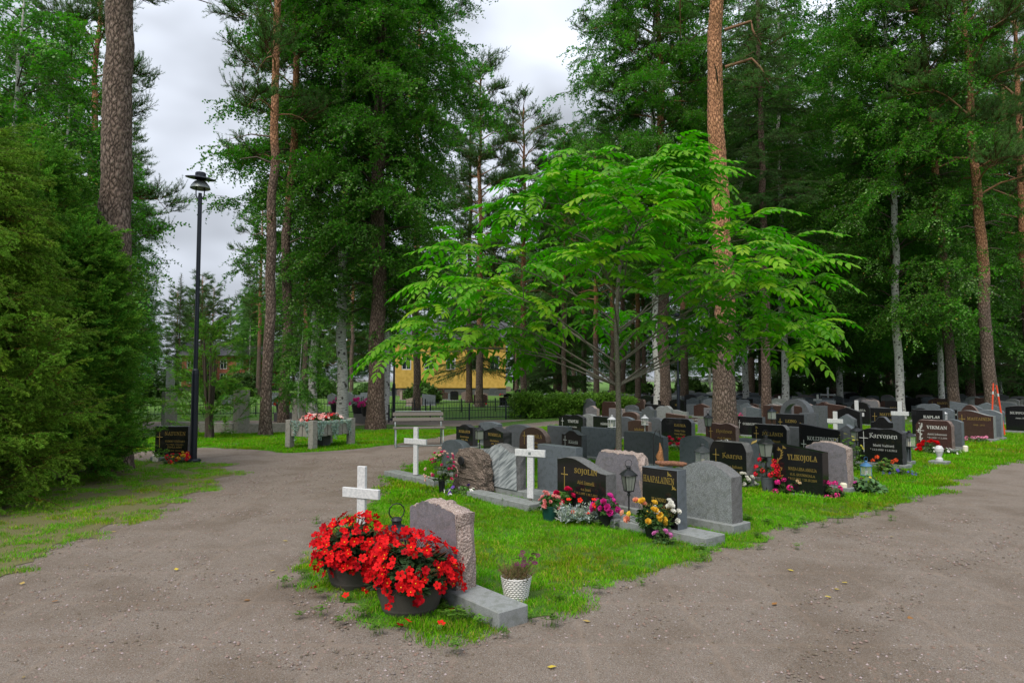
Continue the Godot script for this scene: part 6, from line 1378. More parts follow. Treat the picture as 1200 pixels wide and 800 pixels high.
# ---------------------------------------------------------------- trees in place
func build_trees() -> void:
	walnut_tree(Vector3(1.742, 0, -11.25))
	pine(tree("pine_tree", "massive grey-barked pine trunk rising behind the left conifer shrubs", Vector3(-7.10, 0, -12.1), "pines"), 201, 23, .32, 12.5, 3.2, 26, .8, Vector3(.004, 0, 0), 14.0, true, 2)
	pine(tree("pine_tree", "big orange-barked pine behind the young bright green tree", Vector3(5.95, 0, -19.2), "pines"), 202, 24, .335, 13.0, 3.6, 26, .8, Vector3(-.002, 0, 0), 3.6, true, 2)
	var big: Node3D = get_child(get_child_count() - 1)
	rng.seed = 7
	for q in [[10.9, 1.1, .5], [12.0, .9, .15]]:
		var bb := MB.new()
		bb.col = G(.22, .12, .07)
		bb.tube([Vector3(.2, q[0] - .3, 0), Vector3(.9, q[0] - .15, .2), Vector3(q[1], q[0] - .45, .3), Vector3(q[1] + .25, q[0] - .9, .3)], [.05, .042, .03, .012], 6, [], false)
		part("bough", bb.mesh(), M.limb, big)
		var bx := []; var bt := []
		for k in 16:
			bx.append(branch_at(Vector3(q[1] + rnd(-.3, .5), q[0] - rnd(.3, 1.1), .3 + rnd(-.3, .3)), rnd(0, TAU), rnd(-.6, .5), rnd(-.6, .6), rnd(.6, .9))); bt.append(Color.WHITE * rnd(.8, 1.2))
		many("bough_foliage", P.pine[1], M.needle, big, bx, bt)
	# left side
	pine(tree("pine_tree", "orange-trunked pine with feathery boughs left of the massive grey trunk", Vector3(-15.6, 0, -25), "pines"), 203, 19, .20, 6.0, 2.5, 34, 1.3, Vector3.ZERO, 4.0)
	birch(tree("birch_tree", "leafy birch hanging over the left edge behind the shrubs", Vector3(-14.5, 0, -19.5), "birches"), 204, 13.5, .13, 1.5, 3.2, 46, 1.2)
	birch(tree("birch_tree", "birch with drooping twigs just right of the massive grey trunk", Vector3(-12.6, 0, -19.0), "birches"), 205, 9.6, .11, 1.6, 1.8, 34, 1.1)
	birch(tree("birch_tree", "loose pale birch far behind the left shrubs", Vector3(-19, 0, -27), "birches"), 206, 17, .14, 2.0, 3.6, 44, 1.1)
	# middle group
	pine(tree("pine_tree", "dark slim pine trunk standing beside the stone flower trough", Vector3(-7.12, 0, -19.8), "pines"), 207, 22, .165, 9.0, 1.9, 28, 1.0, Vector3(.006, 0, 0), 8.0)
	pine(tree("pine_tree", "second slim pine close behind the one beside the stone flower trough", Vector3(-7.35, 0, -22.0), "pines"), 208, 22, .17, 8.0, 1.9, 26, 1.0, Vector3(.014, 0, 0), 7.5)
	birch(tree("birch_tree", "white-trunked birch with dense dark crown behind the stone flower trough", Vector3(-5.75, 0, -23.2), "birches"), 209, 24, .19, 4.2, 3.7, 76, 1.15, Vector3(-.006, 0, 0))
	birch(tree("birch_tree", "thick dark-trunked tree with dense drooping crown left of the bench", Vector3(-4.42, 0, -22.2), "birches"), 210, 23, .27, 4.6, 2.9, 66, 1.15, Vector3(.004, 0, 0), "dark")
	birch(tree("birch_tree", "tall birch with airy crown behind the slim pines", Vector3(-7.4, 0, -25.5), "birches"), 211, 23, .16, 6.5, 3.0, 60, 1.0)
	birch(tree("birch_tree", "birch crown between the dark tree and the bench's pine", Vector3(-5.1, 0, -27.5), "birches"), 212, 23, .16, 5.5, 2.7, 60, 1.0)
	birch(tree("birch_tree", "small leafy young tree with a thin stem before the left stone post", Vector3(-6.35, 0, -20.6), "birches"), 213, 3.4, .03, 1.0, .75, 26, 1.3, Vector3.ZERO, "birch", Color(1.1, 1.15, .9), .42)
	pine(tree("pine_tree", "slender orange pine behind the bench", Vector3(-4.75, 0, -34), "pines"), 214, 25, .19, 11, 2.6, 28, 1.0, Vector3.ZERO, 5.0)
	pine(tree("pine_tree", "tall orange pine with a pointed top left of the young tree's crown", Vector3(-1.95, 0, -41), "pines"), 215, 21.2, .22, 8, 2.9, 46, 1.2, Vector3.ZERO, 5.0)
	pine(tree("pine_tree", "pine with the pointed top against the sky behind the young tree", Vector3(0.75, 0, -44), "pines"), 216, 19.6, .22, 7, 3.0, 46, 1.2, Vector3.ZERO, 6.0)
	spruce(tree("spruce_tree", "dark spruce with narrow tip beside the pointed pines", Vector3(-3.0, 0, -48), "spruces"), 217, 22.5, .22, 2.5, 2.9, .9)
	# right side
	birch(tree("birch_tree", "weeping birch high behind the young tree, left of the big orange pine", Vector3(6.6, 0, -31), "birches"), 218, 24, .18, 7.0, 4.0, 84, 1.2)
	birch(tree("birch_tree", "thin white birch just right of the big orange pine", Vector3(13.2, 0, -33), "birches"), 219, 22, .17, 4.5, 3.2, 66, 1.1)
	birch(tree("birch_tree", "tall white-barked birch standing among the graves on the right", Vector3(15.9, 0, -28), "birches"), 220, 24, .165, 4.2, 3.7, 92, 1.25, Vector3(-.008, 0, 0))
	pine(tree("pine_tree", "leaning slim pine left of the orange poles", Vector3(17.8, 0, -27.5), "pines"), 221, 21, .21, 10, 2.8, 28, 1.1, Vector3(-.045, 0, 0), 7.0)
	pine(tree("pine_tree", "pine trunk right behind the orange poles", Vector3(18.4, 0, -26.2), "pines"), 222, 21, .24, 8.5, 3.4, 34, 1.2, Vector3(-.03, 0, 0), 6.0, false, 9)
	pine(tree("pine_tree", "pine at the right edge with long bare boughs", Vector3(23.5, 0, -31), "pines"), 223, 21, .24, 6.5, 4.0, 40, 1.3, Vector3.ZERO, 6.0, false, 9)
	birch(tree("birch_tree", "leafy birch spray in front of the right-hand pines", Vector3(19.8, 0, -31.5), "birches"), 224, 16, .13, 3.6, 3.2, 60, 1.2)
	pine(tree("pine_tree", "thick grey pine trunk behind the pale headstones in the middle", Vector3(6.9, 0, -31), "pines"), 225, 23, .30, 13, 3.2, 26, 1.0, Vector3.ZERO, 8.0)
	spruce(tree("spruce_tree", "dense dark conifer hanging behind the big orange pine", Vector3(10.4, 0, -28), "spruces"), 226, 22, .2, 7.0, 2.8, .8)
	birch(tree("birch_tree", "birch crown between the thin and the tall white birches", Vector3(13.0, 0, -38), "birches"), 227, 24, .17, 4.0, 3.8, 70, 1.2)
	# forest behind: a few built, the rest are copies of them
	var kinds := []
	for k in 7:
		var p: Array = FOREST[k]
		kinds.append(forest_tree(k, Vector3(p[0], 0, p[1]), p[2]))
	rng.seed = 333
	for i in range(7, FOREST.size()):
		var p: Array = FOREST[i]
		var want: int = p[3]
		var src: Node3D = kinds[want]
		var c: Node3D = src.duplicate()
		c.name = numbered(["pine_tree", "spruce_tree", "birch_tree"][0 if want in [0, 3, 6] else 1 if want in [1, 4] else 2])
		add_child(c)
		c.position = Vector3(p[0], 0, p[1]); c.rotation.y = rnd(0, TAU); c.scale = Vector3.ONE * (p[2] / FOREST[want][2])
		tag(c, forest_label(want, p[0], p[1]), "tree", src.get_meta("group"))

func forest_label(k: int, x: float, z: float) -> String:
	var a := x / -z
	var where := "behind the left shrubs" if a < -.54 else "far behind the lamp post" if a < -.37 else "behind the flower trough" if a < -.17 else "beyond the yellow building" if a < .06 else "behind the young bright green tree" if a < .33 else "right of the big orange pine" if a < .52 else "behind the right-hand graves"
	var deep := "at the front of the forest" if z > -50.0 else "in the forest" if z > -75.0 else "deep in the far forest"
	return "%s %s %s" % [["dark-trunked pine", "dense dark spruce", "slender birch", "tall pine", "slim dark spruce", "broad leafy birch", "bushy low-crowned pine"][k], deep, where]

func forest_tree(k: int, at: Vector3, H: float) -> Node3D:
	var o: Node3D
	match k:
		0:
			o = tree("pine_tree", forest_label(0, at.x, at.z), at, "forest pines")
			pine(o, 300, H, .22, H * .45, 3.0, 36, 1.2, Vector3.ZERO, 9.0, false, 12)
		1:
			o = tree("spruce_tree", forest_label(1, at.x, at.z), at, "forest spruces")
			spruce(o, 301, H, .2, 1.8, 3.2, 1.0)
		2:
			o = tree("birch_tree", forest_label(2, at.x, at.z), at, "forest birches")
			birch(o, 302, H, .15, 3.5, 3.6, 70, 1.15)
		3:
			o = tree("pine_tree", forest_label(3, at.x, at.z), at, "forest pines")
			pine(o, 303, H, .26, H * .38, 3.4, 44, 1.2, Vector3(.01, 0, 0), 7.0, false, 8)
		4:
			o = tree("spruce_tree", forest_label(4, at.x, at.z), at, "forest spruces")
			spruce(o, 304, H, .18, 3.0, 2.5, 1.0)
		5:
			o = tree("birch_tree", forest_label(5, at.x, at.z), at, "forest birches")
			birch(o, 305, H, .16, 2.8, 4.2, 74, 1.15, Vector3.ZERO, "birch", Color(.9, .95, .9))
		6:
			o = tree("pine_tree", forest_label(6, at.x, at.z), at, "forest pines")
			pine(o, 306, H, .2, H * .15, 2.8, 60, 1.3, Vector3.ZERO, 6.0, false, 2)
	return o

func build_shrubs() -> void:
	juniper("conifer_shrub", "bronze-green feathery conifer shrub at the left edge of the view", Vector3(-6.95, 0, -8.6), 501, 4.7, .95, 1500, true, .2)
	juniper("conifer_shrub", "bushy green conifer shrub with brown sprays in front of the massive pine trunk", Vector3(-7.0, 0, -11.0), 502, 4.0, .58, 1500, false)
	juniper("conifer_shrub", "wide green conifer shrub left of the massive pine trunk", Vector3(-7.7, 0, -10.2), 507, 3.8, .85, 1400, false, .18)
	juniper("conifer_shrub", "tall dark conifer shrub behind the bushy green one", Vector3(-8.0, 0, -11.2), 503, 5.5, 1.0, 1300, false, .18)
	juniper("conifer_shrub", "tall drooping conifer shrub between the bronze-green and the bushy green ones", Vector3(-7.5, 0, -9.4), 506, 5.3, .95, 1400, true, .2)
	juniper("conifer_shrub", "low spreading bronze conifer shrub in the lower left corner", Vector3(-7.2, 0, -7.9), 504, 1.8, .7, 500, true)
	juniper("conifer_shrub", "sparse columnar conifer with browning twigs beside the lamp post", Vector3(-8.35, 0, -18.9), 505, 3.3, .7, 420, false, .32)
	var h := thing("hedge", "clipped bright green hedge behind the small graves", "hedge", Vector3(0, 0, 0))
	rng.seed = 61
	var xf := []; var tn := []
	for i in 1150:
		var u := rng.randf()
		var a := Vector3(0.3, 0, -28.6).lerp(Vector3(5.2, 0, -31.0), u)
		var y := pow(rng.randf(), .6) * (.95 + .12 * sin(u * 19.0))
		xf.append(Transform3D(Basis(Vector3.UP, rnd(0, TAU)) * Basis(Vector3.RIGHT, rnd(-.5, .5)).scaled(Vector3.ONE * rnd(.7, 1.1)), a + Vector3(rnd(-.5, .5), maxf(0.0, y - .25), rnd(-.55, .55))))
		tn.append(Color.WHITE * rnd(.75, 1.3))
	many("foliage", P.hedge, M.plant, h, xf, tn)
	var spots := [[26.0, -44, 1.3], [21.5, -40, 1.0], [30, -46, 1.6], [17.5, -45, 1.2], [9.5, -52, 1.1], [2.0, -50, 1.2], [-6.0, -46, 1.2], [-22, -52, 1.6], [-17, -60, 1.8], [24.0, -52, 1.9], [33, -42, 2.2], [36, -50, 3.0], [26.5, -55, 2.0], [29.5, -57, 2.2], [23.0, -57, 1.8], [19, -54, 1.4], [33, -54, 2.0], [14.5, -56, 1.6], [38, -58, 2.4], [11, -60, 1.6], [-30, -58, 2.0], [-26, -66, 2.2], [-12, -56, 1.0]]
	for s in spots:
		var o := thing("bush", "rounded light green bush under the far trees", "bush", Vector3(s[0], 0, s[1]), 0.0, "bushes under the far trees")
		var bx := []; var bt := []
		for i in 200:
			var d := rdir(); d.y = absf(d.y)
			bx.append(Transform3D(Basis(Vector3.UP, rnd(0, TAU)) * Basis(Vector3.RIGHT, rnd(-.6, .6)).scaled(Vector3.ONE * rnd(.9, 1.4)), d * s[2] * pow(rng.randf(), .4)))
			bt.append(Color.WHITE * rnd(.7, 1.35))
		many("foliage", P.bush, M.plant, o, bx, bt)

# ---------------------------------------------------------------- furniture and buildings
func street_lamp(at: Vector3, H: float, label: String, turn := 0.0) -> void:
	var o := thing("lamp_post", label, "lamp post", at, turn, "lamp posts")
	var b := MB.new()
	b.lathe(Vector3.ZERO, [Vector2(.14, -.05), Vector2(.14, .05), Vector2(.125, .075), Vector2(.0, .075)], 20)
	part("foot", b.mesh(), M.bluesteel, o)
	b = MB.new()
	b.lathe(Vector3.ZERO, [Vector2(.066, .07), Vector2(.066, H * .30), Vector2(.058, H * .312), Vector2(.040, H * .318), Vector2(.040, H * .915), Vector2(.033, H * .915), Vector2(.033, H * .925), Vector2(0, H * .925)], 18)
	part("pole", b.mesh(), M.bluesteel, o)
	b = MB.new()
	for s in [-1, 1]:
		b.tube([Vector3(0, H * .905, 0), Vector3(s * .05, H * .905, 0), Vector3(s * .075, H * .915, 0), Vector3(s * .08, H * .93, 0), Vector3(s * .08, H * .965, 0)], [.012, .012, .012, .012, .012], 8)
	part("fork", b.mesh(), M.bluesteel, o)
	b = MB.new()
	b.lathe(Vector3(0, H * .94, 0), [Vector2(.18, 0), Vector2(.19, .005), Vector2(.165, .07), Vector2(.11, .14), Vector2(.05, .175), Vector2(0, .18)], 28)
	b.lathe(Vector3(0, H * .94, 0), [Vector2(.18, .0), Vector2(.155, .065), Vector2(.10, .13), Vector2(0, .165)], 28)
	part("reflector", b.mesh(), M.steel, o)
	b = MB.new()
	b.lathe(Vector3(0, H * .952, 0), [Vector2(.035, 0), Vector2(.045, .05), Vector2(.04, .09), Vector2(0, .1)], 12)
	part("bulb", b.mesh(), M.frost, o)
	b = MB.new()
	var tilt := Basis(Vector3(0, 0, 1), -.10) * Basis(Vector3.RIGHT, .12)
	b.lathe(Vector3(0, H * .94 + .185, 0), [Vector2(.08, .05), Vector2(.14, .03), Vector2(.27, .012), Vector2(.285, .02), Vector2(.275, .03), Vector2(.12, .065), Vector2(.10, .075)], 30, 1.0, 1.0, tilt)
	part("hat_brim", b.mesh(), M.bluesteel, o)
	b = MB.new()
	b.lathe(Vector3(0, H * .94 + .20, 0), [Vector2(.10, 0), Vector2(.10, .11), Vector2(.09, .125), Vector2(0, .128)], 20)
	part("hat_crown", b.mesh(), M.bluesteel, o)

func bench(at: Vector3, turn: float) -> void:
	var o := thing("bench", "weathered wooden bench on a grey steel frame beside the far path", "bench", at, turn)
	for s in [-.56, .56]:
		var b := MB.new()
		b.tube([Vector3(s, .02, .45), Vector3(s, .03, -.25), Vector3(s, .06, -.32), Vector3(s, .42, -.24), Vector3(s, .55, -.30), Vector3(s, .74, -.38), Vector3(s, .82, -.36)], [.019, .019, .019, .019, .019, .019, .015], 8)
		b.tube([Vector3(s, .02, .30), Vector3(s, .40, .26), Vector3(s, .42, -.24)], [.016, .016, .016], 8)
		part("side_frame", b.mesh(), M.steel, o)
	var r := MB.new()
	r.tube([Vector3(-.56, .82, -.37), Vector3(.56, .82, -.37)], [.015, .015], 6)
	r.tube([Vector3(-.56, .03, .2), Vector3(.56, .03, .2)], [.015, .015], 6)
	part("cross_rail", r.mesh(), M.steel, o)
	for k in 3: part("seat_plank", plank(Vector3(1.24, .03, .12)), M.wood, o, Transform3D(Basis.IDENTITY, Vector3(0, .445, -.13 + k * .145)))
	for k in 2: part("back_plank", plank(Vector3(1.24, .09, .026)), M.wood, o, Transform3D(Basis(Vector3.RIGHT, -.38), Vector3(0, .63 + k * .125, -.305 - k * .045)))

func trough(at: Vector3, turn: float) -> void:
	var o := thing("flower_trough", "weathered concrete flower trough on four legs by the path", "planter", at, turn)
	for q in [[0, 0], [1.25, 0], [0, -.75], [1.25, -.75]]:
		part("leg", plank(Vector3(.15, .66, .15)), M.concrete, o, Transform3D(Basis.IDENTITY, Vector3(q[0], .33, q[1])))
	for k in 9:
		for s in [0.0, -.75]:
			part("stave", plank(Vector3(.115, .34, .06)), M.concrete, o, Transform3D(Basis.IDENTITY, Vector3(.13 + k * .124, .45 + .012 * (k % 2), s + (.01 if k % 2 else -.006))))
	for k in 5:
		for s in [0.0, 1.25]:
			part("stave", plank(Vector3(.06, .34, .115)), M.concrete, o, Transform3D(Basis.IDENTITY, Vector3(s + (.008 if k % 2 else -.006), .45, -.13 - k * .122)))
	part("floor_board", plank(Vector3(1.15, .04, .66)), M.concrete, o, Transform3D(Basis.IDENTITY, Vector3(.625, .32, -.375)))
	part("soil", plank(Vector3(1.15, .2, .66)), M.soil, o, Transform3D(Basis.IDENTITY, Vector3(.625, .48, -.375)))
	part("pedestal", plank(Vector3(.25, .32, .25)), M.concretedark, o, Transform3D(Basis.IDENTITY, Vector3(.7, .14, -.375)))
	for k in 3:
		var c := o.transform * Vector3(.24 + .38 * k, .60, -.37)
		flowers("trough_begonias", "pink, white and red begonias in the %s of the concrete trough" % ["near end", "middle", "far end"][k], c, .27, .17, [["begonia", G(.62, .02, .03), 16, 1.2], ["begonia", G(.80, .38, .34), 16, 1.3], ["begonia", G(.85, .62, .55), 8, 1.2]], {"leaves": 44, "leaf": G(.06, .14, .02), "category": "flowers"})
	var n := thing("silver_trailer", "silvery green trailing plant hanging over the trough rim", "plant", o.position, turn)
	rng.seed = 19
	var b := MB.new()
	for k in 190:
		var u := rng.randf()
		var onlong := rng.randf() < .68
		var p := Vector3(.05 + 1.15 * u, .63, .05) if onlong else Vector3(-.05, .63, -.7 * u)
		var clump := absf(sin(u * (7.0 if onlong else 5.0) + .9))
		var l := .08 + .42 * pow(clump, 4.0) * rnd(.5, 1.0)
		var y := 0.0
		while y < l:
			var q := p + Vector3(rnd(-.02, .02), -y, rnd(-.01, .03))
			b.col = vary(G(.30, .42, .36), .25)
			b.leaf(q, rdir(), (Vector3(0, .3, 1) + rdir() * .6).normalized(), .03, .026)
			y += .022
	part("strands", b.mesh(), M.plant, n)

func begonia_pot(label: String, at: Vector3, r: float, sd: int, turn: float) -> void:
	var o := thing("begonia_pot", label, "potted flowers", at, turn, "pots of red begonias")
	var b := MB.new()
	var ph := .20
	b.lathe(Vector3.ZERO, [Vector2(0, -.01), Vector2(r * .62, -.01), Vector2(r * .70, .03), Vector2(r * .71, .045), Vector2(r * .86, ph * .86), Vector2(r * .88, ph * .92)], 28, 1.12, .92)
	part("pot", b.mesh(), M.pot, o)
	b = MB.new()
	b.lathe(Vector3.ZERO, [Vector2(r * .88, ph * .9), Vector2(r * .94, ph * .93), Vector2(r * .95, ph * .99), Vector2(r * .92, ph * 1.02), Vector2(r * .84, ph * 1.0), Vector2(r * .82, ph * .8), Vector2(0, ph * .8)], 28, 1.12, .92)
	part("rim", b.mesh(), M.rim, o)
	rng.seed = sd
	var xf := []; var tn := []
	for k in 190:
		var d := rdir(); d.y = absf(d.y)
		var q := d * pow(rng.randf(), .35)
		xf.append(Transform3D(Basis(Vector3.UP, rnd(0, TAU)) * Basis(Vector3.RIGHT, rnd(-.7, .7)), Vector3(q.x * r * 1.02, ph * .95 + q.y * .25, q.z * r * .95)))
		tn.append(Color.WHITE * rnd(.6, 1.3))
	many("foliage", leafball("begonia_leaves", G(.030, .060, .022), .06), M.plant, o, xf, tn)
	var reds := [G(.58, .005, .006), G(.46, .003, .006), G(.68, .010, .012), G(.34, .002, .008)]
	var st := MB.new()
	st.col = G(.16, .05, .03)
	for k in 285:
		var d := Vector3(rng.randfn(), absf(rng.randfn()) * .75 - .18, rng.randfn()).normalized()
		var lump := 1.0 + .13 * sin(d.x * 5.0 + sd) + .10 * cos(d.z * 6.0 + d.y * 4.0)
		var p := Vector3(d.x * r * 1.2, ph + .03 + d.y * .30, d.z * r * 1.05) * Vector3(lump, 1.0, lump) + rdir() * .03
		if d.y < 0.1: p.y -= rnd(-.03, .03)
		p.y = maxf(p.y, .06)
		st.tube([Vector3(p.x * .5, maxf(ph, p.y - .08), p.z * .5), p], [.003, .002], 3, [], false)
		var up := (d * .8 + rdir() * .55 + Vector3(0, .15, .25)).normalized()
		var side := up.cross(Vector3(.3, .2, 1)).normalized()
		var f := part("flower", bloom("begonia"), petalmat(reds[k % 4]), o, Transform3D(Basis(side, up, side.cross(up)) * Basis(Vector3.UP, rnd(0, TAU)).scaled(Vector3(1, rnd(.6, 1.8), 1) * rnd(.72, 1.15)), p))
		if k % 4 == 0: part("flower_centre", P.heart, petalmat(G(.85, .42, .03)), f)
	part("stems", st.mesh(), M.plant, o)

func heather_basket(at: Vector3) -> void:
	var o := thing("heather_basket", "white wicker basket of fading heather beside the pinkish headstone", "basket", at)
	var b := MB.new()
	for k in 22:                                   # uprights
		var a := TAU * k / 22.0
		b.tube([Vector3(cos(a) * .075, 0, sin(a) * .075), Vector3(cos(a) * .105, .17, sin(a) * .105)], [.004, .004], 4)
	for j in 12:                                   # weavers
		var pts := []; var ra := []
		for k in 45:
			var a := TAU * k / 44.0
			var y := .008 + j * .0142
			var r := .075 + .03 * y / .17 + .005 * (1.0 if (k + j) % 2 else -1.0)
			pts.append(Vector3(cos(a) * r, y, sin(a) * r)); ra.append(.0062)
		b.tube(pts, ra, 4, [], false)
	part("wickerwork", b.mesh(), M.wicker, o)
	var l := MB.new()
	l.lathe(Vector3.ZERO, [Vector2(0, .004), Vector2(.070, .004), Vector2(.098, .16), Vector2(0, .16)], 18)
	part("liner", l.mesh(), M.wicker, o)
	rng.seed = 88
	var h := MB.new()
	for k in 420:
		var d := Vector3(rnd(-1, 1), rnd(.5, 1.3), rnd(-1, 1)).normalized()
		var at0 := Vector3(rnd(-.08, .08), .15, rnd(-.08, .08))
		h.col = vary(G(.17, .115, .06) if k % 3 else G(.13, .13, .05), .35)
		var ln := rnd(.07, .17)
		h.blade(at0, d, d.cross(rdir()).normalized(), ln, .004)
		for q in 3: h.blade(at0 + d * ln * rnd(.3, .9), (d + rdir()).normalized(), d.cross(rdir()).normalized(), .02, .005)
	part("heather", h.mesh(), M.plant, o)
	for k in 16:
		var p := Vector3(rnd(-.02, .16), rnd(.25, .34), rnd(-.1, .1))
		part("flower", bloom("daisy"), petalmat(G(.12, .015, .07)), o, Transform3D(Basis(Vector3.RIGHT, rnd(-1, 1)), p))
	var sv := MB.new()
	sv.col = G(.10, .10, .04)
	for k in 14:
		sv.tube([Vector3(rnd(-.03, .06), .15, rnd(-.04, .04)), Vector3(rnd(-.02, .15), rnd(.24, .33), rnd(-.1, .1))], [.002, .0015], 3, [], false)
	part("stalks", sv.mesh(), M.plant, o)

func fence(a: Vector3, b: Vector3, h: float, label: String) -> void:
	var o := thing("metal_fence", label, "fence", a, atan2(-(b - a).z, (b - a).x), "low dark metal fences")
	var l := a.distance_to(b)
	var n := int(l / 1.6)
	var post := plank(Vector3(.05, h + .08, .05))
	for k in n + 1: part("post", post, M.bluesteel, o, Transform3D(Basis.IDENTITY, Vector3(l * k / n, (h + .08) / 2 - .02, 0)))
	var rail := plank(Vector3(l, .03, .03))
	for y in [h * .16, h * .8]: part("rail", rail, M.bluesteel, o, Transform3D(Basis.IDENTITY, Vector3(l / 2, y, 0.0)))
	var m := MB.new()
	var x := .1
	while x < l:
		m.tube([Vector3(x, .05, 0), Vector3(x, h, 0)], [.008, .008], 4)
		x += .14
	tag(part("bars", m.mesh(), M.bluesteel, o), "", "", "", "stuff")

func house(called: String, label: String, at: Vector3, turn: float, w: float, h: float, d: float, wallmat: Material, rows: Array, cols: int, base := 0.8) -> void:
	var o := thing(called, label, "building", at, turn)
	var b := MB.new()
	b.box(Vector3(0, base / 2, 0), Vector3(w + .1, base, d + .1), .02)
	part("foundation", b.mesh(), M.concretedark, o)
	var ww := 1.0; var wh := 1.5
	# the front wall is built round its window openings
	b = MB.new()
	var gap := w / cols
	b.box(Vector3(0, base + h / 2, -d / 2 - .0), Vector3(w, h, .3), .01)
	b.box(Vector3(-w / 2 + .15, base + h / 2, 0), Vector3(.3, h, d - .31), .01)
	b.box(Vector3(w / 2 - .15, base + h / 2, 0), Vector3(.3, h, d - .31), .01)
	var y := base
	for r in rows + [h]:
		var y1: float = base + r
		b.box(Vector3(0, (y + y1) / 2, d / 2), Vector3(w, y1 - y, .3), 0.0)
		if r < h:
			for c in cols + 1:
				var x0 := -w / 2 if c == 0 else -w / 2 + gap * (c - .5) + ww / 2
				var x1 := w / 2 if c == cols else -w / 2 + gap * (c + .5) - ww / 2
				b.box(Vector3((x0 + x1) / 2, y1 + wh / 2, d / 2), Vector3(x1 - x0, wh, .3), 0.0)
			y = y1 + wh
	part("wall", b.mesh(), wallmat, o)
	for r in rows:
		for c in cols:
			var p := Vector3(-w / 2 + gap * (c + .5), base + r + wh / 2, d / 2)
			var f := MB.new()
			for s in [-1, 1]:
				f.box(Vector3(s * (ww / 2 - .05), 0, 0), Vector3(.1, wh, .16)); f.box(Vector3(0, s * (wh / 2 - .05), 0), Vector3(ww - .2, .1, .16))
			f.box(Vector3.ZERO, Vector3(.07, wh - .2, .12))
			f.box(Vector3(0, .15, 0), Vector3(ww - .2, .06, .11))
			var win := part("window", f.mesh(), M.whitepaint, o, Transform3D(Basis.IDENTITY, p))
			var g := MB.new()
			g.box(Vector3(0, 0, -.03), Vector3(ww - .18, wh - .18, .02))
			part("pane", g.mesh(), M.pane, win)
	b = MB.new()
	var e := h + base
	for s in [-1, 1]:
		b.quad(Vector3(-w / 2 - .5, e - .1, s * (d / 2 + .6)), Vector3(w / 2 + .5, e - .1, s * (d / 2 + .6)), Vector3(w / 2 + .5, e + d * .28, 0), Vector3(-w / 2 - .5, e + d * .28, 0), Vector3(0, 1, s))
		b.out(Vector3(s * (w / 2), e - .05, d / 2), Vector3(s * (w / 2), e - .05, -d / 2), Vector3(s * w / 2, e + d * .25, 0), Vector3(s, 0, 0))
	part("roof", b.mesh(), M.roofdark, o)

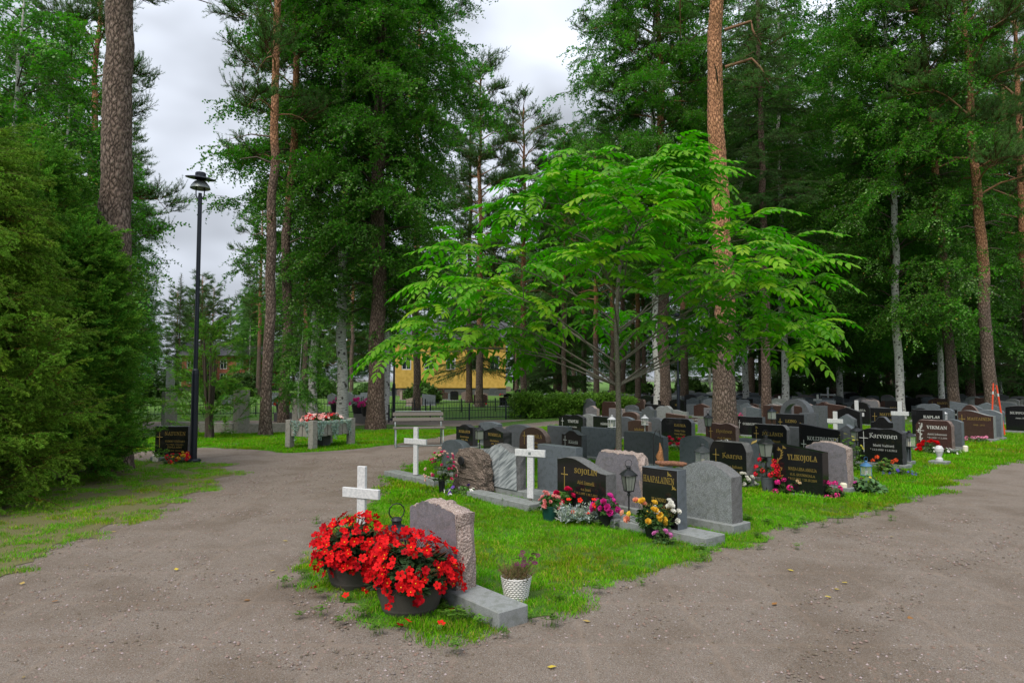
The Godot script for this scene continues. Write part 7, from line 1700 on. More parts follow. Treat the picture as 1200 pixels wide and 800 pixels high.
# ---------------------------------------------------------------- the person far among the graves
func person(at: Vector3, turn: float) -> void:
	var o := thing("person", "person in a long black coat and dark cap raising a hand to the face", "person", at, turn)
	var bones := [   # a, b, radius a, radius b
		[Vector3(-.09, .06, 0), Vector3(-.09, .48, 0), .055, .065], [Vector3(-.09, .48, 0), Vector3(-.08, .9, 0), .07, .095],
		[Vector3(.09, .06, .02), Vector3(.09, .48, .02), .055, .065], [Vector3(.09, .48, .02), Vector3(.08, .9, 0), .07, .095],
		[Vector3(-.09, .035, 0), Vector3(-.10, .03, .16), .04, .032], [Vector3(.09, .035, .02), Vector3(.10, .03, .18), .04, .032],
		[Vector3(0, .62, 0), Vector3(0, .95, 0), .19, .165], [Vector3(0, .95, 0), Vector3(0, 1.22, 0), .15, .16], [Vector3(-.15, 1.36, 0), Vector3(.15, 1.36, 0), .075, .075], [Vector3(0, 1.2, 0), Vector3(0, 1.36, 0), .15, .11],
		[Vector3(0, 1.38, 0), Vector3(0, 1.5, .01), .055, .055],
		[Vector3(-.19, 1.36, 0), Vector3(-.26, 1.08, .02), .06, .05], [Vector3(-.26, 1.08, .02), Vector3(-.25, .84, .09), .048, .038],
		[Vector3(.19, 1.36, 0), Vector3(.25, 1.14, .14), .06, .05], [Vector3(.25, 1.14, .14), Vector3(.12, 1.40, .22), .048, .038]]
	part("body", nets(bones, AABB(Vector3(-.4, -.02, -.26), Vector3(.8, 1.6, .6)), .026, .03), mat(G(.010, .010, .012), .85), o)
	var skin := mat(G(.42, .24, .17), .6)
	var head := [[Vector3(0, 1.53, .02), Vector3(0, 1.62, .01), .072, .088], [Vector3(0, 1.50, .05), Vector3(0, 1.53, .06), .04, .045], [Vector3(0, 1.555, .095), Vector3(0, 1.575, .085), .014, .01], [Vector3(-.088, 1.56, 0), Vector3(-.088, 1.59, 0), .012, .014], [Vector3(.088, 1.56, 0), Vector3(.088, 1.59, 0), .012, .014]]
	part("head", nets(head, AABB(Vector3(-.13, 1.42, -.12), Vector3(.26, .32, .26)), .011, .012), skin, o)
	var cap := MB.new()
	cap.lathe(Vector3(0, 1.615, .005), [Vector2(.098, 0), Vector2(.10, .03), Vector2(.08, .085), Vector2(0, .11)], 14)
	part("cap", cap.mesh(), mat(G(.012, .014, .022), .9), o)
	var hb := [[Vector3(.115, 1.41, .225), Vector3(.09, 1.48, .19), .03, .034]]
	for k in 4: hb.append([Vector3(.10 - .012 * k, 1.47, .215 - .018 * k), Vector3(.07 - .012 * k, 1.545 - .006 * k, .165 - .02 * k), .010, .008])
	hb.append([Vector3(.085, 1.44, .20), Vector3(.045, 1.49, .17), .011, .009])
	part("hand", nets(hb, AABB(Vector3(-.02, 1.36, .05), Vector3(.22, .24, .24)), .007, .004), skin, o)
	var h2 := [[Vector3(-.25, .83, .09), Vector3(-.245, .76, .11), .028, .032]]
	for k in 4: h2.append([Vector3(-.245, .755, .085 + .017 * k), Vector3(-.235, .69 + .005 * k, .10 + .017 * k), .010, .008])
	h2.append([Vector3(-.24, .79, .13), Vector3(-.215, .74, .15), .011, .009])
	part("hand", nets(h2, AABB(Vector3(-.34, .64, .0), Vector3(.2, .26, .24)), .007, .004), skin, o)
	var ear := MB.new()
	ear.lathe(Vector3(-.10, 1.58, .01), [Vector2(.04, 0), Vector2(.045, .02), Vector2(0, .03)], 10, 1, 1, Basis(Vector3(0, 0, 1), PI / 2))
	ear.lathe(Vector3(.10, 1.58, .01), [Vector2(.04, 0), Vector2(.045, .02), Vector2(0, .03)], 10, 1, 1, Basis(Vector3(0, 0, 1), -PI / 2))
	part("ear_muffs", ear.mesh(), mat(G(.75, .38, .02), .5), o)

func nets(bones: Array, box: AABB, cell: float, k: float) -> ArrayMesh:       # smooth union of tapered capsules as surface nets
	var nx := int(box.size.x / cell) + 2; var ny := int(box.size.y / cell) + 2; var nz := int(box.size.z / cell) + 2
	var f := PackedFloat32Array(); f.resize(nx * ny * nz); f.fill(9.0)
	for b in bones:
		var a: Vector3 = b[0]; var d: Vector3 = b[1] - b[0]
		var rm: float = maxf(b[2], b[3]) + k + cell * 2.0
		var lo := (a.min(b[1]) - Vector3.ONE * rm - box.position) / cell; var hi := (a.max(b[1]) + Vector3.ONE * rm - box.position) / cell
		for iy in range(maxi(0, int(lo.y)), mini(ny, int(hi.y) + 2)):
			for iz in range(maxi(0, int(lo.z)), mini(nz, int(hi.z) + 2)):
				for ix in range(maxi(0, int(lo.x)), mini(nx, int(hi.x) + 2)):
					var p := box.position + Vector3(ix, iy, iz) * cell
					var t := clampf((p - a).dot(d) / maxf(d.length_squared(), 1e-9), 0, 1)
					var dist: float = p.distance_to(a + d * t) - lerpf(b[2], b[3], t)
					var at := (iy * nz + iz) * nx + ix
					var o := f[at]
					var h := maxf(k - absf(o - dist), 0.0) / k
					f[at] = minf(o, dist) - h * h * k * .25
	var vert := {}
	var m := MB.new()
	var idx := func(x, y, z): return (y * nz + z) * nx + x
	for iy in ny - 1:
		for iz in nz - 1:
			for ix in nx - 1:
				var sum := Vector3.ZERO
				var num := 0
				var cs := []
				for c in 8: cs.append(f[((iy + (c >> 1 & 1)) * nz + iz + (c >> 2)) * nx + ix + (c & 1)])
				for e in [[0, 1], [2, 3], [4, 5], [6, 7], [0, 2], [1, 3], [4, 6], [5, 7], [0, 4], [1, 5], [2, 6], [3, 7]]:
					var va: float = cs[e[0]]; var vb: float = cs[e[1]]
					if (va < 0) != (vb < 0):
						var t := va / (va - vb)
						var pa := Vector3(e[0] & 1, e[0] >> 1 & 1, e[0] >> 2); var pb := Vector3(e[1] & 1, e[1] >> 1 & 1, e[1] >> 2)
						sum += pa.lerp(pb, t); num += 1
				if num: vert[(iy * nz + iz) * nx + ix] = box.position + (Vector3(ix, iy, iz) + sum / num) * cell
	var grad := func(p: Vector3) -> Vector3:
		var q := ((p - box.position) / cell)
		var x := clampi(int(q.x), 1, nx - 3); var y := clampi(int(q.y), 1, ny - 3); var z := clampi(int(q.z), 1, nz - 3)
		return Vector3(f[(y * nz + z) * nx + x + 1] - f[(y * nz + z) * nx + x - 1], f[((y + 1) * nz + z) * nx + x] - f[((y - 1) * nz + z) * nx + x], f[(y * nz + z + 1) * nx + x] - f[(y * nz + z - 1) * nx + x]).normalized()
	for iy in range(1, ny - 1):
		for iz in range(1, nz - 1):
			for ix in range(1, nx - 1):
				var s := f[(iy * nz + iz) * nx + ix] < 0
				for ax in 3:
					var st: Array = [[1, 0, 0], [0, 1, 0], [0, 0, 1]][ax]
					if (f[((iy + st[1]) * nz + iz + st[2]) * nx + ix + st[0]] < 0) == s: continue
					var q := []
					for w in [[0, 0], [1, 0], [1, 1], [0, 1]]:
						var c := [ix, iy, iz]
						c[(ax + 1) % 3] -= w[0]; c[(ax + 2) % 3] -= w[1]
						q.append(vert.get((c[1] * nz + c[2]) * nx + c[0], null))
					if null in q: continue
					var g0: Vector3 = grad.call(q[0]); var g1: Vector3 = grad.call(q[1]); var g2: Vector3 = grad.call(q[2]); var g3: Vector3 = grad.call(q[3])
					m.tri(q[0], q[1], q[2], g0, g1, g2); m.tri(q[0], q[2], q[3], g0, g2, g3)
	return m.mesh()

func kerb(p: float, s0: float, s1: float, w: float, h: float, label: String) -> void:
	var b := MB.new()
	b.box(Vector3(0, h / 2 - .04, 0), Vector3(s1 - s0, h + .08, w), .007)
	var c := row_point(p, (s0 + s1) / 2, 0.0)
	solo("stone_kerb", b.mesh(), M.pale, label, "kerb", c, ROW_TURN, "pale stone kerbs under the headstones")

func build_kerbs() -> void:
	kerb(2.86, -4.74, -3.50, .25, .12, "pale stone base under the pinkish headstone nearest the camera")
	kerb(5.62, -10.10, -8.60, .24, .11, "pale kerb at the left end of the front grave row, under the far white cross")
	kerb(5.52, -7.62, -6.32, .24, .10, "pale kerb in front of the streaked headstone and the pegged white cross")
	kerb(5.98, -7.75, -6.45, .26, .13, "pale kerb under the streaked headstone")
	kerb(5.70, -6.28, -5.06, .34, .10, "pale kerb under the wave-topped black headstone")
	kerb(5.72, -5.02, -3.93, .32, .10, "pale kerb at the right end of the front grave row, under the driftwood headstone")
	var far := row_point(5.62, -9.3, 0.0)
	wooden_cross(far.x, far.z, .86, "white wooden cross at the left end of the front grave row, near the bench", {"foot": .12, "arm_y": .70, "arm": .46, "w": .085, "turn": -.6})

func build_fill() -> void:
	var word := {"black": "black polished", "grey": "blue-grey", "greydark": "dark grey", "red": "dark red", "pink": "pinkish grey", "pale": "pale grey", "redrough": "rough reddish", "pinkrough": "rough pink"}
	var shp := {"rect": "flat-topped", "arch": "gently arched", "round": "round-topped", "shoulder": "round-shouldered", "hump": "humped", "peak": "gabled", "ragged": "rough-topped", "slant": "slant-topped"}
	var rest := []; var tints := []
	for i in FILL.size():
		var f: Array = FILL[i]
		if i < 150:
			var n := gravestone(f[0], f[1], f[2], f[3], .14, f[4], f[5], f[6], {"red": "redrough", "pink": "pinkrough"}.get(f[6], f[6]), .008 if i % 3 == 0 else 0.0, "%s %s headstone in the farther grave rows" % [word[f[6]], shp[f[4]]], {"group": "headstones in the farther rows", "plinth": .06})
			if f[6] == "black" and i < 60: text_part(n, ["AHO", "LAINE", "KOSKI", "NIEMI", "RANTA", "HEINO", "SALO"][i % 7], .09, Vector3(.04, f[3] * .66, .072), M.gold if i % 3 else M.silver, "serif", f[2] * .6)
		else:
			rest.append(Transform3D(Basis(Vector3.UP, ROW_TURN + (i % 5) * .03).scaled(Vector3(f[2], f[3], 1.0)), Vector3(f[0], 0, f[1])))
			tints.append({"black": G(.02, .02, .022), "red": G(.09, .05, .04), "pink": G(.25, .21, .2), "pale": G(.34, .36, .37), "grey": G(.13, .15, .17)}.get(f[6], G(.1, .11, .12)))
	if rest:
		var m := many(numbered("distant_headstones"), slab(profile("arch", 1, 1, .1), .14, .01, 0, 5), M.pebble, self, rest, tints)
		tag(m, "many small headstones under the farthest trees", "headstones", "", "stuff")
	for f in FAR_GRAVES:
		gravestone(f[0], f[1], f[2], f[3], .14, f[4], f[5], f[6], f[6], 0.0, "%s %s headstone on the lawn beyond the metal fence" % [word[f[6]], shp[f[4]]], {"group": "headstones beyond the fence", "plinth": .05, "turn": 0.25 if f[0] > -3.0 else -.2})
	rng.seed = 71                       # pots of flowers among the far rows
	for i in 46:
		var f: Array = FILL[20 + i * 4]
		var c: Color = [G(.65, .02, .03), G(.75, .06, .25), G(.8, .75, .7), G(.8, .45, .04), G(.7, .2, .3)][i % 5]
		var nm: String = ["red", "bright pink", "white", "yellow-orange", "rose pink"][i % 5]
		flowers("grave_flowers", nm + " flowers on a grave in the farther rows", Vector3(f[0] - .28 + rnd(-.2, .2), .01, f[1] + .25 + rnd(0, .1)), .17, .20, [["cluster", c, 7, 1.4]], {"leaves": 16, "leaf": G(.07, .15, .03), "leaf_l": .07})
	for i in 16:
		var f: Array = FAR_GRAVES[i * 3]
		flowers("grave_flowers", "small flowers on a grave beyond the metal fence", Vector3(f[0] + .2, .01, f[1] + .3), .2, .22, [["cluster", [G(.65, .02, .05), G(.8, .2, .3), G(.8, .7, .6)][i % 3], 7, 1.6]], {"leaves": 14, "leaf": G(.07, .15, .03), "leaf_l": .08})

func build_flowers() -> void:
	bloom("begonia")
	var hb := MB.new()
	hb.lathe(Vector3(0, .004, 0), [Vector2(.0055, 0), Vector2(.004, .005), Vector2(0, .006)], 6)
	P.heart = hb.mesh()
	begonia_pot("front pot overflowing with red begonias against the pinkish headstone", Vector3(-.70, .015, -4.80), .25, 701, .3)
	begonia_pot("rear pot overflowing with red begonias below the white cross", Vector3(-1.22, .015, -5.40), .25, 702, -.2)
	heather_basket(Vector3(.03, .015, -5.02))
	var red := G(.68, .015, .03); var mag := G(.70, .03, .28); var rose := G(.80, .12, .30); var pale := G(.86, .62, .54); var white := G(.85, .84, .78); var yel := G(.85, .58, .07); var pur := G(.14, .06, .35); var org := G(.85, .13, .03)
	flowers("pale_begonias", "pale pink begonias behind the lantern at the pinkish headstone", Vector3(-.72, .015, -5.62), .17, .26, [["begonia", pale, 16, 1.2]], {"leaves": 30})
	flowers("spray_carnations", "vase of pink and cream spray carnations left of the brown boulder", Vector3(-.98, .015, -9.62), .24, .42, [["rose", G(.72, .06, .22), 18, 0.62], ["rose", pale, 22, 0.58]], {"pot": .2, "pr": .05, "leaves": 26, "leaf": G(.08, .14, .06), "leaf_l": .05})
	flowers("violets", "violet and white bedding flowers at the foot of the brown boulder", Vector3(-.66, .015, -9.48), .26, .14, [["begonia", pur, 12, .9], ["begonia", white, 12, .9]], {"leaves": 40, "leaf": G(.09, .18, .04)})
	flowers("pink_begonia_pot", "green pot of salmon pink begonias before the wave-topped black headstone", Vector3(.43, .015, -7.80), .13, .16, [["rose", G(.85, .38, .36), 22, 0.62]], {"pot": .17, "pr": .10, "pm": "greenpot", "leaves": 24, "leaf": G(.04, .12, .02)})
	flowers("crimson_begonias", "tall crimson begonias left of the wave-topped black headstone's gold cross", Vector3(.60, .015, -8.0), .15, .34, [["rose", G(.66, .02, .10), 11, 0.86]], {"leaves": 40, "leaf": G(.06, .15, .025)})
	# silver ragwort
	var s := thing("silver_ragwort", "silvery grey ragwort with red blossoms before the wave-topped black headstone", "plant", Vector3(.72, .015, -7.62), 0.0, "flowers on the graves")
	rng.seed = 41
	var b := MB.new()
	for k in 150:
		var d := Vector3(rng.randfn(), rnd(.2, 1.4), rng.randfn()).normalized()
		var p := Vector3(rnd(-.2, .2), rnd(.02, .1), rnd(-.08, .08))
		b.col = vary(G(.36, .42, .38), .2)
		var l := rnd(.10, .2)
		b.blade(p, d, d.cross(rdir()).normalized(), l, .014)
		for q in 8:
			var e := (d + rdir() * 1.2).normalized()
			b.leaf(p + d * l * (.25 + q * .1), e, rdir(), .035, .014)
	part("foliage", b.mesh(), M.plant, s)
	for k in 9:
		part("flower", bloom("begonia"), petalmat(G(.75, .03, .015)), s, Transform3D(Basis(Vector3.RIGHT, rnd(-.2, 1.2)).scaled(Vector3.ONE * .9), Vector3(rnd(-.1, .25), rnd(.12, .27), rnd(-.02, .14))))
	flowers("magenta_roses", "dark pot of magenta roses right of the silvery ragwort", Vector3(1.02, .015, -7.52), .14, .20, [["rose", G(.72, .05, .36), 16, 0.98]], {"pot": .16, "pr": .09, "leaves": 30, "leaf": G(.05, .12, .03)})
	flowers("rose_bouquet", "yellow and cream roses with white carnations before the driftwood headstone", Vector3(1.43, .015, -6.93), .19, .26, [["rose", yel, 14, 0.90, null, Vector3(-.08, .02, .02)], ["rose", G(.85, .42, .28), 4, 0.86, null, Vector3(-.14, 0, 0)], ["rose", white, 15, 0.78, null, Vector3(.13, -.02, 0)]], {"pot": .13, "pr": .11, "leaves": 60, "leaf": G(.05, .11, .03)})
	flowers("lilac_roses", "lilac pink roses low in front of the yellow roses", Vector3(1.46, .015, -6.74), .10, .13, [["rose", G(.72, .25, .55), 11, 0.78]], {"leaves": 24, "leaf": G(.05, .10, .03)})
	flowers("white_begonias", "white begonias at the foot of the shouldered black headstone", Vector3(3.42, .015, -10.2), .17, .2, [["rose", white, 15, 0.86]], {"leaves": 34})
	flowers("red_geranium_pot", "blue-grey pot of red geraniums beside the post lantern", Vector3(3.66, .015, -9.86), .17, .34, [["cluster", G(.72, .02, .04), 16, 1.1]], {"pot": .2, "pr": .1, "pm": "greydark", "leaves": 20})
	flowers("pink_cyclamen", "hot pink blossoms at the left foot of the slanting black headstone", Vector3(3.86, .015, -9.72), .17, .17, [["cluster", G(.75, .03, .25), 12, 1.1]], {"leaves": 40})
	flowers("cream_begonias", "cream begonias in the middle before the slanting black headstone", Vector3(4.05, .015, -9.66), .16, .27, [["rose", G(.85, .72, .5), 12, 0.74]], {"leaves": 46, "leaf": G(.06, .16, .02)})
	flowers("pink_cyclamen", "hot pink blossoms at the right foot of the slanting black headstone", Vector3(4.33, .015, -9.36), .17, .17, [["cluster", G(.75, .03, .25), 12, 1.15]], {"leaves": 36})
	flowers("bedding_plants", "broad-leaved plant with purple buds right of the pinkish rough-rimmed stone", Vector3(5.04, .015, -9.75), .22, .24, [["daisy", G(.5, .03, .3), 4, 1.5], ["daisy", yel, 3, 1.2]], {"leaves": 46, "leaf": G(.08, .17, .06), "leaf_l": .1})
	flowers("orange_geraniums", "orange geraniums before the rough-edged black headstone", Vector3(6.38, .015, -11.75), .26, .3, [["cluster", G(.80, .10, .03), 9, 1.1]], {"leaves": 50, "leaf": G(.10, .19, .03)})
	flowers("blue_lobelia", "low violet-blue lobelia in front of the orange geraniums", Vector3(6.45, .015, -11.45), .3, .12, [["daisy", G(.08, .05, .38), 26, 1.2]], {"leaves": 34})
	flowers("yellow_shrub", "airy green shrub with yellow-green flowers left of the rough-edged black headstone", Vector3(5.95, .015, -12.2), .35, .62, [["daisy", G(.5, .45, .05), 30, 1.2]], {"leaves": 120, "leaf": G(.10, .20, .03)})
	flowers("red_roses", "big red roses before the red-brown headstone", Vector3(9.1, .015, -14.95), .26, .26, [["rose", G(.66, .01, .015), 20, 1.2]], {"leaves": 36})
	flowers("white_bedding", "low white flowers around the big red roses", Vector3(9.2, .015, -14.7), .42, .14, [["daisy", white, 22, 1.4]], {"leaves": 40})
	flowers("pink_bedding", "low pink bedding flowers before the brown wave-topped headstone", Vector3(11.75, .015, -17.5), .42, .15, [["cluster", G(.75, .25, .4), 12, 1.3]], {"leaves": 40})
	flowers("yellow_marigolds", "yellow marigolds beside the right orange pole", Vector3(15.3, .015, -20.6), .4, .3, [["rose", G(.85, .5, .03), 25, 1.48]], {"leaves": 50})
	flowers("red_rose_row", "red roses before the rounded black headstone behind the lanterns", Vector3(3.75, .015, -15.4), .4, .34, [["rose", G(.66, .02, .08), 20, 1.17]], {"leaves": 60})
	flowers("coral_roses", "coral pink roses beside the young tree trunk", Vector3(2.02, .015, -13.0), .11, .5, [["rose", G(.82, .22, .24), 9, 1.17]], {"leaves": 30, "leaf": G(.08, .2, .06)})
	flowers("lamp_side_flowers", "red and yellow flowers before the black headstone behind the lamp post", Vector3(-6.42, .015, -13.22), .34, .2, [["cluster", G(.66, .015, .03), 15, 1.3], ["rose", yel, 10, 0.86]], {"leaves": 46})
	flowers("white_pansies", "white and red flowers near the big orange pine", Vector3(4.75, .015, -15.0), .3, .28, [["cluster", white, 9, 1.2], ["cluster", red, 2, 1.2]], {"leaves": 40})
	for q in [[338, -8.8, -26.2, "red geranium pot at the left end of the dark stone wall", G(.68, .02, .02)], [396, -6.9, -26.9, "pot of pink flowers on the dark wall left of the white birch", mag], [422, -5.75, -25.6, "pot of pink flowers right of the white birch", mag], [433, -5.2, -24.6, "pot of pink flowers beside the thick dark trunk", mag]]:
		flowers("flower_pot", q[3], Vector3(q[1], .30, q[2]), .30, .26, [["cluster", q[4], 16, 1.7]], {"pot": .36, "pr": .24, "leaves": 30})

func build_lanterns() -> void:
	lantern(Vector3(-.96, .015, -5.75), 1.45, "black lantern behind the red begonias", {"cone": 1, "turn": .4})
	lantern(Vector3(1.24, .0, -7.32), 0.87, "black lantern with barred panes on a post before the driftwood headstone", {"pole": .42, "taper": .62, "bars": 1, "frost": 1, "turn": .2})
	lantern(Vector3(3.62, .0, -9.80), 1.01, "black post lantern left of the slanting black headstone", {"pole": .5, "taper": .7, "frost": 1, "turn": .3})
	lantern(Vector3(-.72, .06, -15.2), 1.05, "dark lantern with pale panes left of the pointed black headstone", {"frost": 1, "pole": .22, "noring": 1})
	lantern(Vector3(3.05, .0, -11.0), 1.17, "dark grey hooked lantern behind the driftwood headstone", {"m": "greydark", "pole": .22, "taper": 1.0})
	lantern(Vector3(3.42, .0, -11.5), 0.94, "smaller black hooked lantern right of the dark grey one", {"pole": .3})
	lantern(Vector3(2.36, .0, -16.2), 0.94, "white lantern left of the young tree trunk", {"m": "whitepaint", "pole": .48, "noring": 1})
	lantern(Vector3(3.1, .0, -16.0), 0.78, "small white lantern beside the brown polished headstone", {"m": "whitepaint", "pole": .55, "noring": 1})
	lantern(Vector3(4.15, .0, -14.5), 0.90, "dark post lantern left of the small headstone with gold bird", {"pole": .62, "taper": .7, "frost": 1})
	lantern(Vector3(6.6, .0, -17.4), 1.01, "dark blue lantern behind the black headstone with gold bird", {"pole": .6, "m": "bluesteel", "frost": 1})
	lantern(Vector3(6.5, .0, -12.95), 0.94, "pale lantern at the right end of the wide black headstone", {"pole": .45, "frost": 1})
	lantern(Vector3(7.38, .0, -12.75), 0.98, "black lantern right of the rough-edged black headstone", {"pole": .36})
	lantern(Vector3(5.12, .0, -9.95), 0.7, "small blue lantern among the broad-leaved plants", {"m": "bluepaint", "pole": .22})
	lantern(Vector3(11.9, .0, -18.9), 0.86, "small white candle lantern in front of the black oblong headstone", {"m": "whitepaint", "pole": .5, "noring": 1})

func build_things() -> void:
	street_lamp(Vector3(-6.18, 0, -13.33), 5.72, "tall dark blue lamp post with hat-shaped shade beside the left path", .1)
	street_lamp(Vector3(-4.75, 0, -27.5), 4.6, "dark lamp post behind the bench, half hidden by leaves", .1)
	street_lamp(Vector3(7.1, 0, -29.2), 4.4, "dark lamp post among the graves left of the big orange pine", .5)
	bench(Vector3(-2.25, 0, -16.6), .20)
	trough(Vector3(-4.60, 0, -15.85), 1.05)
	# driftwood, leather mitten and plaque on the near stones
	var hp := row_point(5.72, -4.42, 0.0)
	var d := MB.new()
	rng.seed = 5
	d.tube([Vector3(-.15, .035, 0), Vector3(-.07, .03, .01), Vector3(.03, .034, 0), Vector3(.13, .03, .01), Vector3(.17, .036, 0)], [.018, .028, .026, .024, .012], 8, [], true, noise(9.0), .25)
	solo("driftwood", d.mesh(), M.driftwood, "piece of brown driftwood lying on the flat black headstone", "driftwood", Vector3(1.62, 0.715, -7.04), ROW_TURN + .45)
	var c := MB.new()
	c.tube([Vector3(0, .36, 0), Vector3(.01, .26, .01), Vector3(-.01, .18, 0), Vector3(.015, .1, .01), Vector3(.03, 0, 0)], [.006, .03, .05, .045, .02], 9, [], true, noise(6.0), .4)
	solo("wood_carving", c.mesh(), M.leather, "gnarled orange-brown wood carving hanging behind the driftwood headstone", "carving", Vector3(1.98, .40, -9.2), .4)
	var r := MB.new()
	r.tube([Vector3(0, 0, 0), Vector3(0, .84, 0), Vector3(.03, .92, 0), Vector3(.08, .92, 0), Vector3(.10, .82, 0)], [.008, .008, .008, .008, .006], 6)
	solo("iron_hook", r.mesh(), M.iron, "thin iron hook holding the wood carving", "hook", Vector3(1.90, 0, -9.22), 0.1)
	var pl := MB.new()
	pl.lathe(Vector3.ZERO, [Vector2(.0, .0), Vector2(.075, 0), Vector2(.075, .012), Vector2(.066, .018), Vector2(0, .018)], 24, 1.0, .84, Basis(Vector3.RIGHT, PI / 2))
	var rp := row_point(5.72 - .155, -7.98, .46)
	solo("name_plaque", pl.mesh(), M.iron, "dark oval plaque fixed to the brown boulder", "plaque", rp, ROW_TURN)
	var sb := MB.new()
	sb.lathe(Vector3.ZERO, [Vector2(.06, -.01), Vector2(.06, .06), Vector2(.035, .09), Vector2(.05, .13), Vector2(.075, .2), Vector2(.075, .25), Vector2(.045, .30), Vector2(0, .31)], 14)
	solo("white_urn", sb.mesh(), M.whitepaint, "small white stone ornament on a low base right of the rough-edged black headstone", "ornament", Vector3(8.05, .06, -12.95))
	var ub := MB.new()
	ub.box(Vector3(0, .02, 0), Vector3(.3, .12, .25), .006)
	solo("ornament_base", ub.mesh(), M.pale, "low pale base under the small white ornament", "base", Vector3(8.05, 0, -12.95), ROW_TURN)
	var cj := MB.new()
	cj.lathe(Vector3.ZERO, [Vector2(0, 0), Vector2(.05, 0), Vector2(.052, .12), Vector2(.03, .14), Vector2(0, .14)], 14)
	for q in [[4.68, -9.72, "white grave candle at the right foot of the slanting black headstone"], [-6.95, -13.4, "white grave candle left of the black headstone behind the lamp post"], [10.0, -15.15, "pale grave candle right of the red-brown headstone"]]:
		solo("grave_candle", cj.mesh(), M.candle, q[2], "candle", Vector3(q[0], .015, q[1]), 0.0, "grave candles")
	var gb := MB.new()
	gb.tube([Vector3(-.05, .01, 0), Vector3(0, .03, 0), Vector3(.05, .035, 0), Vector3(.08, .06, 0)], [.004, .022, .018, .006], 8)
	solo("gilt_bird", gb.mesh(), M.gold, "small gilt bird perched on the shouldered black headstone", "bird figurine", Vector3(3.52, 0.66, -10.02), .6)
	# orange marker poles
	for q in [[14.25, -20.4, Vector3(.12, 1.5, 0), "left one of two orange marker poles leaning by the pine"], [13.95, -19.4, Vector3(-.2, 1.45, 0), "right one of two orange marker poles leaning by the pine"]]:
		var o := thing("marker_pole", q[3], "pole", Vector3(q[0], 0, q[1]), 0.0, "orange marker poles")
		var b := MB.new()
		var e: Vector3 = q[2]
		b.tube([Vector3(0, -.1, 0), e * .78], [.022, .022], 8); b.tube([e * .84, e], [.022, .018], 8)
		part("pole", b.mesh(), M.orangepole, o)
		b = MB.new()
		b.tube([e * .78, e * .84], [.0225, .0225], 8)
		part("reflective_band", b.mesh(), M.silver, o)
	# ring monument
	var rm := thing("ring_monument", "grey arched ring monument behind the black oblong headstone", "monument", Vector3(8.15, 0, -19.6), ROW_TURN)
	var rg := MB.new()
	for k in 14:
		var a0 := PI * (k / 14.0 * 1.25 - .125); var a1 := PI * ((k + 1) / 14.0 * 1.25 - .125)
		for z in [[.14, -.14]]:
			var q := func(a, ra, zz): return Vector3(cos(a) * ra, .62 + sin(a) * ra, zz)
			rg.quad(q.call(a0, .30, .14), q.call(a1, .30, .14), q.call(a1, .44, .14), q.call(a0, .44, .14), Vector3(0, 0, 1))
			rg.quad(q.call(a0, .30, -.14), q.call(a1, .30, -.14), q.call(a1, .44, -.14), q.call(a0, .44, -.14), Vector3(0, 0, -1))
			rg.quad(q.call(a0, .44, .14), q.call(a1, .44, .14), q.call(a1, .44, -.14), q.call(a0, .44, -.14), Vector3(cos(a0), sin(a0), 0))
			rg.quad(q.call(a0, .30, .14), q.call(a1, .30, .14), q.call(a1, .30, -.14), q.call(a0, .30, -.14), -Vector3(cos(a0), sin(a0), 0))
	part("ring", rg.mesh(), M.greydark, rm)
	part("pedestal", plank(Vector3(.95, .5, .3)), M.greydark, rm, Transform3D(Basis.IDENTITY, Vector3(0, .23, 0)))
	# concrete posts and low walls on the left
	for q in [[-10.76, -21.5, 1.22, "concrete post behind the black headstone and lamp post"], [-8.1, -20.5, 1.30, "concrete post right of the sparse columnar conifer"], [-7.65, -24.6, 1.0, "concrete post behind the small young tree"], [-13.6, -24.0, 1.1, "concrete post far left among the shrubs"]]:
		solo("concrete_post", plank(Vector3(.36, q[2] + .1, .36)), M.concrete, q[3], "post", Vector3(q[0], q[2] / 2 - .05, q[1]), .75, "square concrete posts")
	for q in [[-10.76, -21.5, -8.1, -20.5, .3, "concrete", "low concrete wall between two concrete posts behind the lamp"], [-8.1, -20.5, -5.6, -21.7, .28, "concrete", "low concrete wall running behind the slim pine to the trough"], [-9.3, -26.2, -6.4, -27.0, .34, "concretedark", "low dark stone wall with flower pots on it"], [-5.9, -25.7, -4.9, -24.5, .34, "concretedark", "short dark stone wall beside the thick dark trunk"]]:
		var a := Vector3(q[0], 0, q[1]); var b := Vector3(q[2], 0, q[3])
		solo("low_wall", plank(Vector3(a.distance_to(b) - .37, q[4] + .1, .3)), M[q[5]], q[6], "wall", (a + b) / 2 + Vector3(0, q[4] / 2 - .05, 0), atan2(-(b - a).z, (b - a).x), "low walls on the left")
	# sign by the left path
	var sg := thing("sign_board", "grey sign board with its back to the camera behind the black headstone", "sign", Vector3(-14.1, 0, -28.2), .2)
	part("panel", plank(Vector3(.34, .85, .04)), M.steel, sg, Transform3D(Basis.IDENTITY, Vector3(0, 1.7, 0)))
	part("post", plank(Vector3(.06, 1.4, .06)), M.steel, sg, Transform3D(Basis.IDENTITY, Vector3(0, .6, -.05)))
	part("roof_board", plank(Vector3(1.0, .05, .5)), M.wood, sg, Transform3D(Basis.IDENTITY, Vector3(.1, 1.22, .1)))
	fence(Vector3(-4.6, 0, -25.6), Vector3(1.2, 0, -28.9), .62, "low dark metal fence running behind the bench to the hedge")
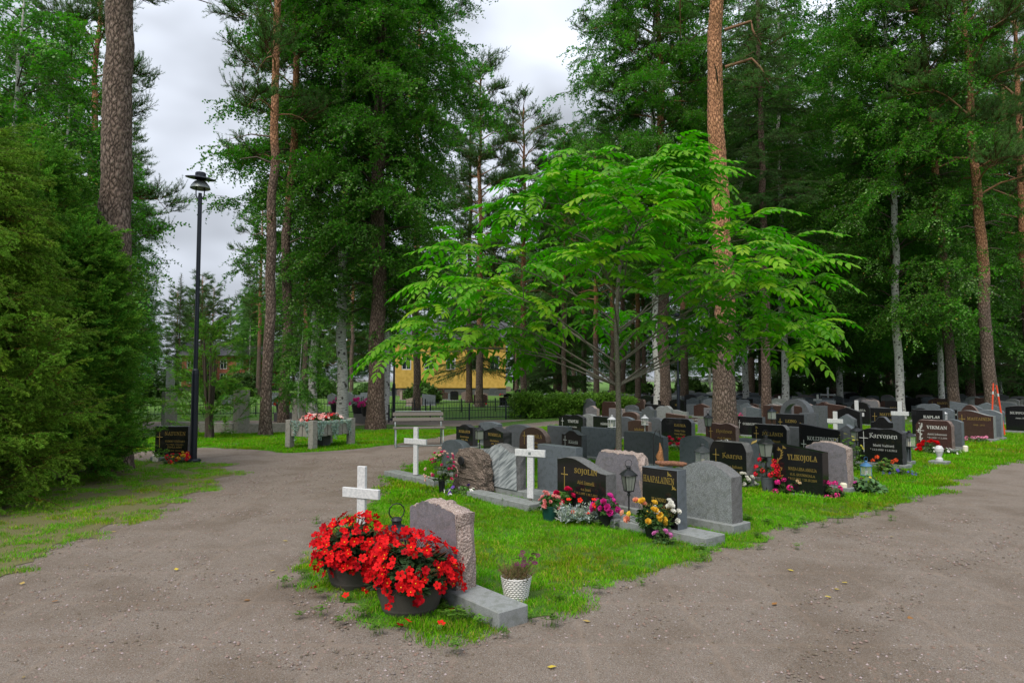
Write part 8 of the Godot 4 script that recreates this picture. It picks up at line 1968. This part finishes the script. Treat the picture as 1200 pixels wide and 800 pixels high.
	fence(Vector3(-18.5, 0, -29.0), Vector3(-4.7, 0, -33.0), .62, "low dark metal fence on the left behind the concrete posts")
	fence(Vector3(-4.2, 0, -33.2), Vector3(2.5, 0, -36.5), .62, "farther low dark metal fence in front of the lawn graves")
	house("yellow_building", "long yellow building with white-framed windows beyond the lawn", Vector3(-6.7, 0, -76), .06, 11.6, 5.2, 8.0, M.yellowwall, [1.9], 5, .75)
	house("brick_building", "red brick building behind the far trees on the left", Vector3(-42.5, 0, -106), .15, 14.0, 4.7, 8.0, M.brickwall, [.5, 2.6], 6, .6)
	person(Vector3(25.3, 0, -49.5), -.5)

func _ready() -> void:
	var cam := Camera3D.new()
	cam.name = "camera"
	add_child(cam)
	cam.position = Vector3(0, 1.6, 0)
	cam.rotation.x = 0.05619
	cam.fov = 53.13
	cam.near = 0.05; cam.far = 900.0
	cam.current = true
	var we := WorldEnvironment.new()
	var env := Environment.new()
	env.background_mode = Environment.BG_SKY
	var sky := Sky.new()
	var sm := PanoramaSkyMaterial.new()
	sm.panorama = make_sky()
	sky.sky_material = sm
	env.sky = sky
	env.tonemap_mode = Environment.TONE_MAPPER_LINEAR
	env.tonemap_exposure = 2.0
	env.sdfgi_enabled = true; env.ssao_enabled = true; env.ssil_enabled = true
	we.environment = env
	we.name = "environment"
	add_child(we)
	var sun := DirectionalLight3D.new()
	sun.name = "sun"
	add_child(sun)
	sun.light_energy = 0.5
	sun.light_angular_distance = 28.0
	sun.light_color = Color(1.0, 0.97, 0.92)
	sun.shadow_enabled = true
	sun.rotation = Vector3(deg_to_rad(-52), deg_to_rad(-28), 0)
	make_materials()
	M.greenpot = mat(G(.01, .06, .05), .4)
	M.bluepaint = mat(G(.05, .16, .32), .5)
	M.leather = tmat(tex(noise(0.05, FastNoiseLite.TYPE_SIMPLEX, 4, 35), 256, [[0.2, G(.20, .07, .02)], [0.8, G(.52, .25, .10)]]), Vector3(6, 3, 6), .7)
	make_prototypes()
	build_ground()
	build_trees()
	build_shrubs()
	build_kerbs()
	build_graves()
	build_fill()
	build_things()
	build_lanterns()
	build_flowers()
